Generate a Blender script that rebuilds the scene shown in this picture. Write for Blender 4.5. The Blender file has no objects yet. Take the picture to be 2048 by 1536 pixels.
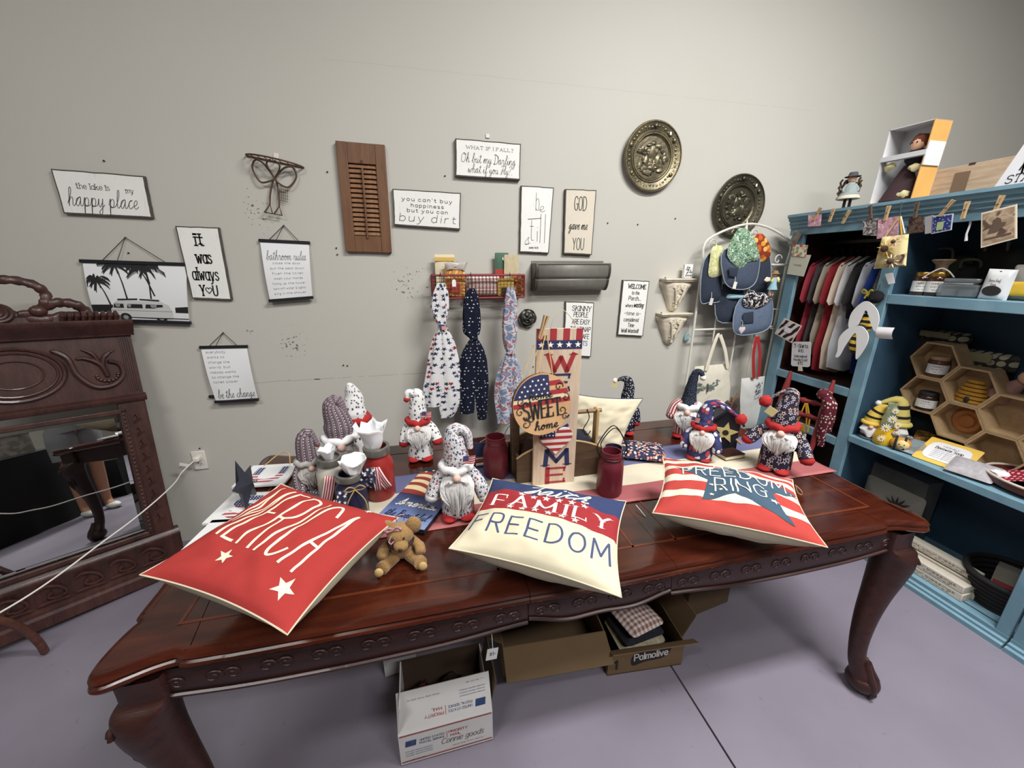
import bpy, math, random
from mathutils import Vector as V, Matrix, noise as NZ
sc = bpy.context.scene
COL = sc.collection
rnd = random.Random(11)
sin, cos, pi, R = math.sin, math.cos, math.pi, math.radians

# ------------------------------------------------------------------ camera, world, lights, exposure
FPX, PITCH, YAW, CAMH = 775.0, R(16.9), R(12.9), 1.65      # the 2048x1536 frame
WALL, TOP, CABX = 2.45, 0.76, 2.466                        # back wall y, table top z, cabinet front x
cd = bpy.data.cameras.new('camera'); cam = bpy.data.objects.new('camera', cd); COL.objects.link(cam)
cam.location = (0, 0, CAMH); cam.rotation_euler = (pi/2 - PITCH, 0, -YAW)
cd.sensor_width = 36; cd.lens = FPX/2048*36; cd.clip_start = .02
sc.camera = cam
sc.view_settings.view_transform = 'Standard'; sc.view_settings.look = 'None'
sc.view_settings.gamma = 1; sc.view_settings.use_curve_mapping = False
sc.view_settings.exposure = 0.27
sc.world = bpy.data.worlds.new('world'); sc.world.use_nodes = True
sc.world.node_tree.nodes['Background'].inputs[0].default_value = (.5, .5, .52, 1)
sc.world.node_tree.nodes['Background'].inputs[1].default_value = .15
def area(name, loc, size, watts, col=(1, .995, .975), rot=(0, 0, 0)):
    l = bpy.data.lights.new(name, 'AREA'); l.shape = 'RECTANGLE'; l.size, l.size_y = size
    l.energy = watts; l.color = col
    o = bpy.data.objects.new(name, l); COL.objects.link(o); o.location = loc; o.rotation_euler = rot
    return o
CEIL = 4.0
LAMPS = [(1.75, .25, 1.6, .35, 128), (1.5, -1.7, 1.6, .35, 92), (-1.7, -.5, 1.6, .35, 46)]   # ceiling fixtures: x, y, length, width, watts
for i, (x, y, a, b, w) in enumerate(LAMPS):
    area('ceiling_lamp_light', (x, y, CEIL-.16), (a, b), w)

# pixel of the frame -> the point of a known plane it shows
_f = V((sin(YAW)*cos(PITCH), cos(YAW)*cos(PITCH), -sin(PITCH))); _r = V((cos(YAW), -sin(YAW), 0)); _u = _r.cross(_f)
def ray(px, py): return _r*((px-1024)/FPX) + _u*((768-py)/FPX) + _f
def at_y(px, py, y=WALL): d = ray(px, py); return V((0, 0, CAMH)) + d*(y/d.y)
def at_x(px, py, x=CABX): d = ray(px, py); return V((0, 0, CAMH)) + d*(x/d.x)
def at_z(px, py, z=TOP): d = ray(px, py); return V((0, 0, CAMH)) + d*((z-CAMH)/d.z)
def tall(px, py, base): # height over base of the pixel, standing at base.y
    return at_y(px, py, base[1]).z - base[2]

# ------------------------------------------------------------------ materials
def lin(c):
    o = []
    for x in c[:3]:
        x = x/255.0
        o.append(x/12.92 if x <= .04045 else ((x+.055)/1.055)**2.4)
    return (*o, 1)
class NT:
    def __init__(s, name, rough=.7, metal=0, spec=.5):
        s.m = bpy.data.materials.new(name); s.m.use_nodes = True; s.t = s.m.node_tree; s.t.nodes.clear()
        s.out = s.n('ShaderNodeOutputMaterial'); s.b = s.n('ShaderNodeBsdfPrincipled')
        s.t.links.new(s.b.outputs[0], s.out.inputs[0])
        s.b.inputs['Roughness'].default_value = rough; s.b.inputs['Metallic'].default_value = metal
        s.b.inputs['Specular IOR Level'].default_value = spec
    def n(s, typ, **kw):
        n = s.t.nodes.new(typ)
        for k, v in kw.items(): setattr(n, k, v)
        return n
    def put(s, sock, v):
        if hasattr(v, 'is_output'): s.t.links.new(v, sock)
        elif isinstance(v, (tuple, list)) and len(v) == 3 and sock.type == 'RGBA': sock.default_value = (*v, 1)
        else: sock.default_value = v
    def math(s, op, a, b=0.0, c=None):
        n = s.n('ShaderNodeMath', operation=op); s.put(n.inputs[0], a); s.put(n.inputs[1], b)
        if c is not None: s.put(n.inputs[2], c)
        return n.outputs[0]
    def mix(s, f, a, b, bt='MIX'):
        n = s.n('ShaderNodeMix', data_type='RGBA', blend_type=bt); s.put(n.inputs[0], f); s.put(n.inputs[6], a); s.put(n.inputs[7], b)
        return n.outputs[2]
    def coord(s, kind='Object', scale=(1, 1, 1), rot=(0, 0, 0)):
        c = s.n('ShaderNodeTexCoord').outputs[kind]
        m = s.n('ShaderNodeMapping'); s.t.links.new(c, m.inputs[0]); m.inputs['Scale'].default_value = scale; m.inputs['Rotation'].default_value = rot
        return m.outputs[0]
    def noise(s, co, scale=5., detail=3., rough=.5, dist=0.):
        n = s.n('ShaderNodeTexNoise'); s.t.links.new(co, n.inputs['Vector'])
        n.inputs['Scale'].default_value = scale; n.inputs['Detail'].default_value = detail
        n.inputs['Roughness'].default_value = rough; n.inputs['Distortion'].default_value = dist
        return n.outputs[0]
    def ramp(s, f, *st, interp='LINEAR'):
        n = s.n('ShaderNodeValToRGB'); s.put(n.inputs[0], f); cr = n.color_ramp; cr.interpolation = interp
        while len(cr.elements) > 1: cr.elements.remove(cr.elements[-1])
        cr.elements[0].position = st[0][0]; cr.elements[0].color = st[0][1]
        for p, c in st[1:]: e = cr.elements.new(p); e.color = c
        return n.outputs[0]
    def xyz(s, co):
        n = s.n('ShaderNodeSeparateXYZ'); s.t.links.new(co, n.inputs[0]); return n.outputs
    def bump(s, h, strength=.3, dist=.01):
        n = s.n('ShaderNodeBump'); n.inputs['Strength'].default_value = strength; n.inputs['Distance'].default_value = dist
        s.t.links.new(h, n.inputs['Height']); s.t.links.new(n.outputs[0], s.b.inputs['Normal'])
    def col(s, c): s.put(s.b.inputs['Base Color'], c); return s
    def stars(s, co, scale, size, keep=1.0, hollow=False):  # mask of five-pointed stars scattered over a 2D coordinate
        v = s.n('ShaderNodeTexVoronoi', voronoi_dimensions='2D'); s.t.links.new(co, v.inputs['Vector'])
        v.inputs['Scale'].default_value = scale; v.inputs['Randomness'].default_value = .75
        d = s.n('ShaderNodeVectorMath', operation='SUBTRACT'); sc_ = s.n('ShaderNodeVectorMath', operation='SCALE')
        s.t.links.new(co, sc_.inputs[0]); sc_.inputs[3].default_value = 1
        s.t.links.new(sc_.outputs[0], d.inputs[0]); s.t.links.new(v.outputs['Position'], d.inputs[1])
        x, y, _ = s.xyz(d.outputs[0])
        h = s.xyz(v.outputs['Color'])[0]
        a = s.math('ADD', s.math('ARCTAN2', y, x), s.math('MULTIPLY', h, 6.28))
        r = s.n('ShaderNodeVectorMath', operation='LENGTH'); s.t.links.new(d.outputs[0], r.inputs[0])
        k = s.math('ABSOLUTE', s.math('SUBTRACT', s.math('FRACT', s.math('MULTIPLY', a, 5/6.2832)), .5))   # 0 at the tips... .5 at notches
        lim = s.math('MULTIPLY', s.math('SUBTRACT', 1.0, s.math('MULTIPLY', s.math('POWER', s.math('MULTIPLY', k, 2.), .6), .62)), size)
        m = s.math('LESS_THAN', r.outputs[1], lim)
        if hollow: m = s.math('SUBTRACT', m, s.math('LESS_THAN', r.outputs[1], s.math('MULTIPLY', lim, .55)))
        if keep < 1: m = s.math('MULTIPLY', m, s.math('LESS_THAN', s.xyz(v.outputs['Color'])[1], keep))
        return m, v.outputs['Color']
_MC = {}
def pm(name, c, rough=.7, metal=0, var=.12, vs=9., bump=0., bs=120., spec=.4, stretch=None, coat=0., sheen=0., trans=0., emit=0.):
    if name in _MC: return _MC[name]
    t = NT(name, rough, metal, spec); co = t.coord('Object', stretch or (1, 1, 1))
    base = lin(c)
    if var:
        f = t.noise(co, vs, 4)
        t.col(t.mix(f, tuple(x*(1-var*1.6) for x in base[:3]), tuple(min(1, x*(1+var*1.3)) for x in base[:3])))
    else: t.col(base)
    if bump: t.bump(t.noise(co, bs, 2), bump, .004)
    t.b.inputs['Coat Weight'].default_value = coat
    if sheen: t.b.inputs['Sheen Weight'].default_value = sheen
    if trans: t.b.inputs['Transmission Weight'].default_value = trans
    if emit: t.b.inputs['Emission Color'].default_value = base; t.b.inputs['Emission Strength'].default_value = emit
    _MC[name] = t.m; return t.m
def wood(name, dark, light, scale=(3, 40, 40), rough=.45, bump=.15, coat=0., ns=1.6):
    if name in _MC: return _MC[name]
    t = NT(name, rough); co = t.coord('Object', scale)
    f = t.noise(co, ns, 5, .6, .6); g = t.noise(co, ns*6, 3)
    f2 = t.math('ADD', t.math('MULTIPLY', f, .75), t.math('MULTIPLY', g, .25))
    t.col(t.ramp(f2, (.3, lin(dark)), (.68, lin(light)))); t.bump(g, bump, .002); t.b.inputs['Coat Weight'].default_value = coat
    _MC[name] = t.m; return t.m
def cloth_stars(name, bg, cols, scale=38, size=.011, hollow=False, keep=1.0, rough=.9, extra=None):
    t = NT(name, rough, 0, .2); co = t.coord('UV')
    m, c = t.stars(co, scale, size, keep, hollow)
    h = t.xyz(c)[2]
    st = [((i)/len(cols), lin(k)) for i, k in enumerate(cols)]
    sc_ = t.ramp(h, *st, interp='CONSTANT') if len(cols) > 1 else lin(cols[0])
    base = t.mix(t.noise(co, 30, 2), tuple(x*.88 for x in lin(bg)[:3]), tuple(min(1, x*1.06) for x in lin(bg)[:3]))
    if extra:   # finer second scatter of dots
        m2, _ = t.stars(t.coord('UV', (1, 1, 1), (0, 0, .7)), extra[1], extra[2]); base = t.mix(m2, base, lin(extra[0]))
    t.col(t.mix(m, base, sc_)); t.bump(t.noise(co, 700, 1), .2, .001); return t.m
def cloth_bands(name, stops, freq, axis=0, rot=0., rough=.9, dots=None, warp=0.):
    t = NT(name, rough, 0, .2); co = t.coord('UV', (1, 1, 1), (0, 0, rot)); x = t.xyz(co)[axis]
    if warp: x = t.math('ADD', x, t.math('MULTIPLY', t.noise(co, 14, 2), warp))
    f = t.math('FRACT', t.math('MULTIPLY', x, freq))
    c = t.ramp(f, *[(p, lin(k)) for p, k in stops], interp='CONSTANT')
    if dots:   # little marks inside some of the bands
        y = t.math('FRACT', t.math('MULTIPLY', t.xyz(co)[1-axis], dots[0]))
        inb = t.math('MULTIPLY', t.math('GREATER_THAN', f, dots[1]), t.math('LESS_THAN', f, dots[2]))
        c = t.mix(t.math('MULTIPLY', inb, t.math('LESS_THAN', y, .45)), c, lin(dots[3]))
    t.col(c); t.bump(t.noise(co, 700, 1), .2, .001); return t.m
def mottled(name, cols, scale=30., rough=.9, coord='UV', detail=1., interp='CONSTANT', dist=.6):
    t = NT(name, rough, 0, .25); co = t.coord(coord)
    f = t.noise(co, scale, detail, .5, dist); n = len(cols)
    t.col(t.ramp(f, *[(.30+.40*i/n if i else 0, lin(k)) for i, k in enumerate(cols)], interp=interp)); return t.m
def lam(name, cols, scale=30., randomness=1., rough=.9):   # voronoi patches (florals, plaid-like prints)
    t = NT(name, rough, 0, .25); co = t.coord('UV')
    v = t.n('ShaderNodeTexVoronoi', voronoi_dimensions='2D'); t.t.links.new(co, v.inputs['Vector']); v.inputs['Scale'].default_value = scale
    v.inputs['Randomness'].default_value = randomness
    h = t.xyz(v.outputs['Color'])[0]; d = v.outputs['Distance']
    c = t.ramp(h, *[(i/len(cols[1:]), lin(k)) for i, k in enumerate(cols[1:])], interp='CONSTANT')
    t.col(t.mix(t.math('LESS_THAN', d, .42), lin(cols[0]), c)); return t.m

# ------------------------------------------------------------------ mesh builder
class MB:
    def __init__(s, sm=True): s.v = []; s.f = []; s.mi = []; s.uv = []; s.s = []; s.sm = sm; s.T = None; s.cur = 0
    def add(s, vs, fs, uv=None, mi=None, sm=None):
        b = len(s.v); T = s.T
        s.v += [tuple(T @ V(p)) if T else tuple(p) for p in vs]
        s.uv += list(uv) if uv else [(p[0], p[2]) for p in vs]
        mi = s.cur if mi is None else mi; sm = s.sm if sm is None else sm
        for f in fs: s.f.append(tuple(b+i for i in f)); s.mi.append(mi); s.s.append(sm)
        return s
    def box(s, c, d, rz=0., ry=0., rx=0., mi=None):
        M_ = Matrix.Translation(c) @ Matrix.Rotation(rz, 4, 'Z') @ Matrix.Rotation(ry, 4, 'Y') @ Matrix.Rotation(rx, 4, 'X')
        x, y, z = d[0]/2, d[1]/2, d[2]/2
        vs = [M_ @ V((a*x, b*y, e*z)) for a in (-1, 1) for b in (-1, 1) for e in (-1, 1)]
        uv = [(a*x, e*z) for a in (-1, 1) for b in (-1, 1) for e in (-1, 1)]
        return s.add(vs, [(0, 1, 3, 2), (4, 6, 7, 5), (0, 4, 5, 1), (2, 3, 7, 6), (0, 2, 6, 4), (1, 5, 7, 3)], uv, mi, False)
    def slab(s, x0, x1, y0, y1, z0, z1, mi=None): return s.box(((x0+x1)/2, (y0+y1)/2, (z0+z1)/2), (x1-x0, y1-y0, z1-z0), mi=mi)
    def grid(s, fn, nu, nv, us=1., vs_=1., cu=False, mi=None, sm=None, uvf=None):
        vs = []; uv = []
        for j in range(nv+1):
            for i in range(nu+1):
                u, v = i/nu, j/nv; vs.append(fn(u, v)); uv.append(uvf(u, v) if uvf else (u*us, v*vs_))
        w = nu+1
        return s.add(vs, [(j*w+i, j*w+i+1, (j+1)*w+i+1, (j+1)*w+i) for j in range(nv) for i in range(nu)], uv, mi, sm)
    def lathe(s, prof, n=20, c=(0, 0, 0), mi=None, sx=1., sy=1., a0=0., a1=2*pi):
        L = [0]
        for (r0, z0), (r1, z1) in zip(prof, prof[1:]): L.append(L[-1]+math.hypot(r1-r0, z1-z0))
        rm = max(p[0] for p in prof); vs = []; uv = []
        for j, (r, z) in enumerate(prof):
            for i in range(n+1):
                a = a0+(a1-a0)*i/n; vs.append((c[0]+r*cos(a)*sx, c[1]+r*sin(a)*sy, c[2]+z)); uv.append(((a1-a0)*i/n*rm, L[j]))
        w = n+1
        return s.add(vs, [(j*w+i, j*w+i+1, (j+1)*w+i+1, (j+1)*w+i) for j in range(len(prof)-1) for i in range(n)], uv, mi)
    def ball(s, c, r, n=14, m=9, mi=None, lump=0., seed=0.):
        r = (r, r, r) if not hasattr(r, '__len__') else r
        def fn(u, v):
            a, b = 2*pi*u, pi*(v-.5); d = V((cos(b)*cos(a), cos(b)*sin(a), sin(b)))
            k = 1+lump*NZ.noise(d*2.5+V((seed, 0, 0))) if lump else 1
            return (c[0]+d.x*r[0]*k, c[1]+d.y*r[1]*k, c[2]+d.z*r[2]*k)
        return s.grid(fn, n, m, 2*pi*r[0], pi*r[2], mi=mi)
    def tube(s, pts, r, n=8, closed=False, cap=True, mi=None, flat=1.):
        P = [V(p) for p in pts]; k = len(P); rs = r if hasattr(r, '__len__') else [r]*k
        if closed: P.append(P[0]); rs = list(rs)+[rs[0]]; k += 1
        ref = None; vs = []; uv = []; L = 0
        for i, p in enumerate(P):
            if closed: t = P[(i+1) % (k-1)]-P[(i-1) % (k-1)]
            else: t = P[min(i+1, k-1)]-P[max(i-1, 0)]
            if t.length < 1e-9: t = V((0, 0, 1))
            t.normalize()
            if ref is None: ref = V((0, 1, 0)) if abs(t.y) < .9 else V((1, 0, 0))
            a = t.cross(ref).normalized(); b = a.cross(t).normalized(); ref = b
            if i: L += (p-P[i-1]).length
            for q in range(n+1):
                w = 2*pi*q/n; vs.append(p+a*(cos(w)*rs[i])+b*(sin(w)*rs[i]*flat)); uv.append((w*max(rs), L))
        w = n+1
        fs = [(j*w+i, j*w+i+1, (j+1)*w+i+1, (j+1)*w+i) for j in range(k-1) for i in range(n)]
        if cap and not closed: fs += [tuple(range(n-1, -1, -1)), tuple((k-1)*w+i for i in range(n))]
        return s.add(vs, fs, uv, mi)
    def prism(s, poly, y0, y1, mi=None, side=None):   # outline in x,z; front face at y0
        n = len(poly); vs = [(x, y0, z) for x, z in poly]+[(x, y1, z) for x, z in poly]
        area_ = sum(poly[i][0]*poly[(i+1) % n][1]-poly[(i+1) % n][0]*poly[i][1] for i in range(n))
        fr = tuple(range(n)) if area_ > 0 else tuple(range(n-1, -1, -1))
        bk = tuple(n+i for i in reversed(fr))
        s.add(vs, [fr, bk], None, mi, False); b = len(s.v)-2*n
        for i in range(n):
            j = (i+1) % n; s.f.append((b+i, b+n+i, b+n+j, b+j) if area_ > 0 else (b+i, b+j, b+n+j, b+n+i)); s.mi.append((s.cur if mi is None else mi) if side is None else side); s.s.append(False)
        return s
    def plan(s, poly, z0, z1, mi=None, side=None):    # outline in x,y; top face at z1
        T = s.T; s.T = (T or Matrix.Identity(4)) @ Matrix(((1, 0, 0, 0), (0, 0, 1, 0), (0, 1, 0, 0), (0, 0, 0, 1))); s.prism(poly[::-1], z1, z0, mi, side); s.T = T
        return s
    def poly(s, pts, mi=None): return s.add(pts, [tuple(range(len(pts)))], [(p[0], p[2]) for p in pts], mi, False)
    def build(s, name, mats, parent=None, bevel=0., sub=0, angle=.75, loc=None, rot=None, kind=None, label=None, solid=0.):
        me = bpy.data.meshes.new(name); me.from_pydata(s.v, [], s.f); mats = mats if isinstance(mats, (list, tuple)) else [mats]
        for m in mats: me.materials.append(m)
        me.polygons.foreach_set('material_index', s.mi); me.polygons.foreach_set('use_smooth', s.s)
        ul = me.uv_layers.new(name='UVMap'); li = [0]*len(me.loops); me.loops.foreach_get('vertex_index', li)
        fl = [0.0]*(2*len(li))
        for k, i in enumerate(li): fl[2*k], fl[2*k+1] = s.uv[i]
        ul.data.foreach_set('uv', fl); me.validate(); me.update()
        try: me.set_sharp_from_angle(angle=angle)
        except Exception: pass
        o = bpy.data.objects.new(name, me); COL.objects.link(o)
        if parent: o.parent = parent
        if loc is not None: o.location = loc
        if rot is not None: o.rotation_euler = rot
        if bevel: b = o.modifiers.new('bevel', 'BEVEL'); b.width = bevel; b.segments = 2; b.limit_method = 'ANGLE'; b.angle_limit = .7
        if sub: b = o.modifiers.new('sub', 'SUBSURF'); b.levels = b.render_levels = sub
        if solid: b = o.modifiers.new('solid', 'SOLIDIFY'); b.thickness = solid; b.offset = 0
        if kind: o['kind'] = kind
        if label: o['label'] = label
        return o
def tag(o, label, cat, group=None):
    o['label'] = label; o['category'] = cat
    if group: o['group'] = group
    return o
def thing(name, label, cat, loc=(0, 0, 0), rot=(0, 0, 0), group=None, scale=1.):
    o = bpy.data.objects.new(name, None); COL.objects.link(o); o.empty_display_size = .05
    o.location = loc; o.rotation_euler = rot if hasattr(rot, '__len__') else (0, 0, rot); o.scale = (scale,)*3
    return tag(o, label, cat, group)
def dup(root, loc, rot=None, label=None):
    def cp(o, par):
        c = o.copy(); COL.objects.link(c); c.parent = par
        for ch in [k for k in o.children]: cp(ch, c)
        return c
    r = cp(root, None); r.location = loc
    if rot is not None: r.rotation_euler = rot if hasattr(rot, '__len__') else (0, 0, rot)
    if label: r['label'] = label
    return r

# ------------------------------------------------------------------ lettering: single-stroke glyphs, drawn with a pen
def cr(pts, k=6, closed=False):   # catmull-rom through points
    n = len(pts); out = []
    if n < 3: return [tuple(p) for p in pts]
    for i in range(n if closed else n-1):
        g = lambda j: pts[j % n] if closed else pts[max(0, min(n-1, j))]
        p0, p1, p2, p3 = g(i-1), g(i), g(i+1), g(i+2)
        for q in range(k):
            t = q/k; out.append(tuple(.5*(2*b+(c-a)*t+(2*a-5*b+4*c-d)*t*t+(3*b-a-3*c+d)*t**3) for a, b, c, d in zip(p0, p1, p2, p3)))
    out.append(tuple(pts[0] if closed else pts[-1])); return out
SANS = {
'A': '-0 0 3 10 6 0;-1.1 3.6 4.9 3.6', 'B': '-0 0 0 10;~0 10 2.8 10 4.8 9.2 4.8 6.2 2.8 5.3 0 5.3;~2.8 5.3 5.3 4.4 5.3 1 3 0 0 0',
'C': '~6 8.3 4.6 9.7 3 10 1 8.7 0 5 1 1.3 3 0 4.6 .3 6 1.7', 'D': '-0 0 0 10;~0 10 2.8 10 5.2 8.2 6 5 5.2 1.8 2.8 0 0 0',
'E': '-5 0 0 0 0 10 5 10;-0 5.2 4.2 5.2', 'F': '-0 0 0 10 5 10;-0 5.2 4 5.2', 'G': '~6 8.3 4.6 9.7 3 10 1 8.7 0 5 1 1.3 3 0 5 .4 6 1.6;-6 1.6 6 4.6 3.6 4.6',
'H': '-0 0 0 10;-6 0 6 10;-0 5.2 6 5.2', 'I': '-.5 0 .5 10;-.5 0 .5 0', 'J': '~4 10 4 3 3.2 .6 1.8 0 .5 .6 0 2', 'K': '-0 0 0 10;-5.4 10 0 4.4;-1.8 6 5.6 0',
'L': '-0 10 0 0 4.8 0', 'M': '-0 0 .4 10 3.7 2.4 7 10 7.4 0', 'N': '-0 0 0 10 6 0 6 10', 'O': '~3.2 10 1 8.8 0 5 1 1.2 3.2 0 5.4 1.2 6.4 5 5.4 8.8 3.2 10',
'P': '-0 0 0 10;~0 10 3 10 5 9.2 5 5.8 3 4.8 0 4.8', 'Q': '~3.2 10 1 8.8 0 5 1 1.2 3.2 0 5.4 1.2 6.4 5 5.4 8.8 3.2 10;-4 2 6.4 -.8',
'R': '-0 0 0 10;~0 10 3 10 5 9.2 5 6 3 5 0 5;-2.6 5 5.4 0', 'S': '~5 8.4 3.8 9.8 1.6 9.8 .2 8.2 .8 6.2 2.8 5.2 4.8 4.2 5.4 2 4 .2 1.6 .1 0 1.6',
'T': '-0 10 6 10;-3 10 3 0', 'U': '~0 10 0 4 .7 1 2.8 0 4.9 1 5.6 4 5.6 10', 'V': '-0 10 3 0 6 10', 'W': '-0 10 2.2 0 4.5 8 6.8 0 9 10', 'X': '-0 0 5.6 10;-0 10 5.6 0',
'Y': '-0 10 2.9 5 5.8 10;-2.9 5 2.9 0', 'Z': '-0 10 5.4 10 0 0 5.4 0',
'a': '~4.2 5.6 2.6 6.7 .8 6 0 3.4 .8 .6 2.5 0 4.2 1.4;-4.2 6.6 4.2 0', 'b': '-0 10 0 0;~0 5.2 1.6 6.7 3.5 6 4.3 3.4 3.5 .7 1.6 0 0 1.2',
'c': '~4 5.7 2.4 6.7 .7 5.8 0 3.4 .7 .8 2.4 0 4 1', 'd': '-4.2 10 4.2 0;~4.2 5.4 2.6 6.7 .8 6 0 3.4 .8 .6 2.5 0 4.2 1.4',
'e': '~0 3.5 4.2 3.6 3.8 5.8 2.2 6.7 .6 5.8 0 3.4 .6 .8 2.3 0 4.1 1', 'f': '~3.4 9.4 2.2 9.9 1.4 8.8 1.3 5 1.3 0;-0 6.3 3 6.3',
'g': '~4.2 5.6 2.6 6.7 .8 6 0 3.6 .8 1 2.5 .5 4.2 1.8;~4.2 6.6 4.2 -1.4 3.2 -3 1.6 -3.1 .3 -2.2', 'h': '-0 10 0 0;~0 4.8 1.6 6.6 3.4 6.3 4 4.6 4 0',
'i': '-.5 6.5 .5 0;-.5 9 .5 8.6', 'j': '~1.2 6.5 1.2 -1.6 .4 -3 -.8 -2.9;-1.2 9 1.2 8.6', 'k': '-0 10 0 0;-3.8 6.6 0 2.8;-1.4 4 4 0', 'l': '-.5 10 .5 0',
'm': '-0 6.6 0 0;~0 4.8 1.4 6.6 2.8 6.2 3.2 4.6 3.2 0;~3.2 4.8 4.6 6.6 6 6.2 6.4 4.6 6.4 0', 'n': '-0 6.6 0 0;~0 4.8 1.6 6.6 3.4 6.3 4 4.6 4 0',
'o': '~2.2 6.7 .6 5.8 0 3.3 .6 .8 2.2 0 3.8 .8 4.4 3.3 3.8 5.8 2.2 6.7', 'p': '-0 6.6 0 -3.2;~0 5.2 1.6 6.7 3.5 6 4.3 3.4 3.5 .7 1.6 0 0 1.2',
'q': '-4.2 6.6 4.2 -3.2;~4.2 5.4 2.6 6.7 .8 6 0 3.4 .8 .6 2.5 0 4.2 1.4', 'r': '-0 6.6 0 0;~0 4.6 1.2 6.3 2.8 6.5', 's': '~3.5 5.6 2.4 6.7 .9 6.5 .2 5.2 1.2 3.8 2.8 3 3.7 1.6 2.7 .2 1 .1 0 1.1',
't': '-1.2 9 1.2 1.2;~1.2 1.6 1.8 .1 3.2 .2;-0 6.4 2.9 6.4', 'u': '~0 6.6 0 2.2 .7 .2 2.4 .1 4 1.8;-4 6.6 4 0', 'v': '-0 6.6 2.1 0 4.2 6.6', 'w': '-0 6.6 1.6 0 3.1 5.4 4.6 0 6.2 6.6',
'x': '-0 6.6 4 0;-4 6.6 0 0', 'y': '-0 6.6 2.2 0;~4.4 6.6 2 -.6 1 -2.8 -.4 -3', 'z': '-0 6.6 4 6.6 0 0 4 0',
'0': '~2.6 10 .7 8.6 0 5 .7 1.4 2.6 0 4.5 1.4 5.2 5 4.5 8.6 2.6 10', '1': '-0 8 1.6 10 1.6 0', '5': '-4.6 10 .6 10 .3 5.6;~.3 5.6 2.6 6.2 4.6 4.8 4.6 1.6 2.4 0 0 .8', '4': '-3.6 0 3.6 10 0 3 5 3', '6': '~4.4 9.4 2 9 .2 5 .2 2 2.4 0 4.6 2 4.2 4.8 2.2 5.6 .3 3.6',
'$': '~4.6 7.8 3 8.8 .8 8 1 5.8 3.6 4.6 4.2 2.4 2.4 1 .2 2;-2.4 10 2.4 0', '.': '-.4 .5 .5 0', ',': '-.6 .6 .2 -1', "'": '-.5 10 .4 8', '?': '~0 8 .8 9.7 2.6 10 4 8.6 3.6 6.8 2 5.4 1.9 3;-1.9 .6 2 0',
'!': '-.5 10 .5 3;-.5 .6 .5 0', '-': '-0 4.6 3.4 4.6', ':': '-.4 5.4 .5 4.8;-.4 .6 .5 0', '/': '-0 -1 3.4 10.5', '&': '~5 0 1 7.6 2 9.8 3.6 8.4 .4 3 1.2 .3 3 .2 5 3.4',
'|': '-.5 11 .5 -2', '=': '-0 6 4 6;-0 3.6 4 3.6', '*': '~3 5 1.4 8 0 6.6 .6 4 3 1.4 5.4 4 6 6.6 4.6 8 3 5'}
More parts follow.
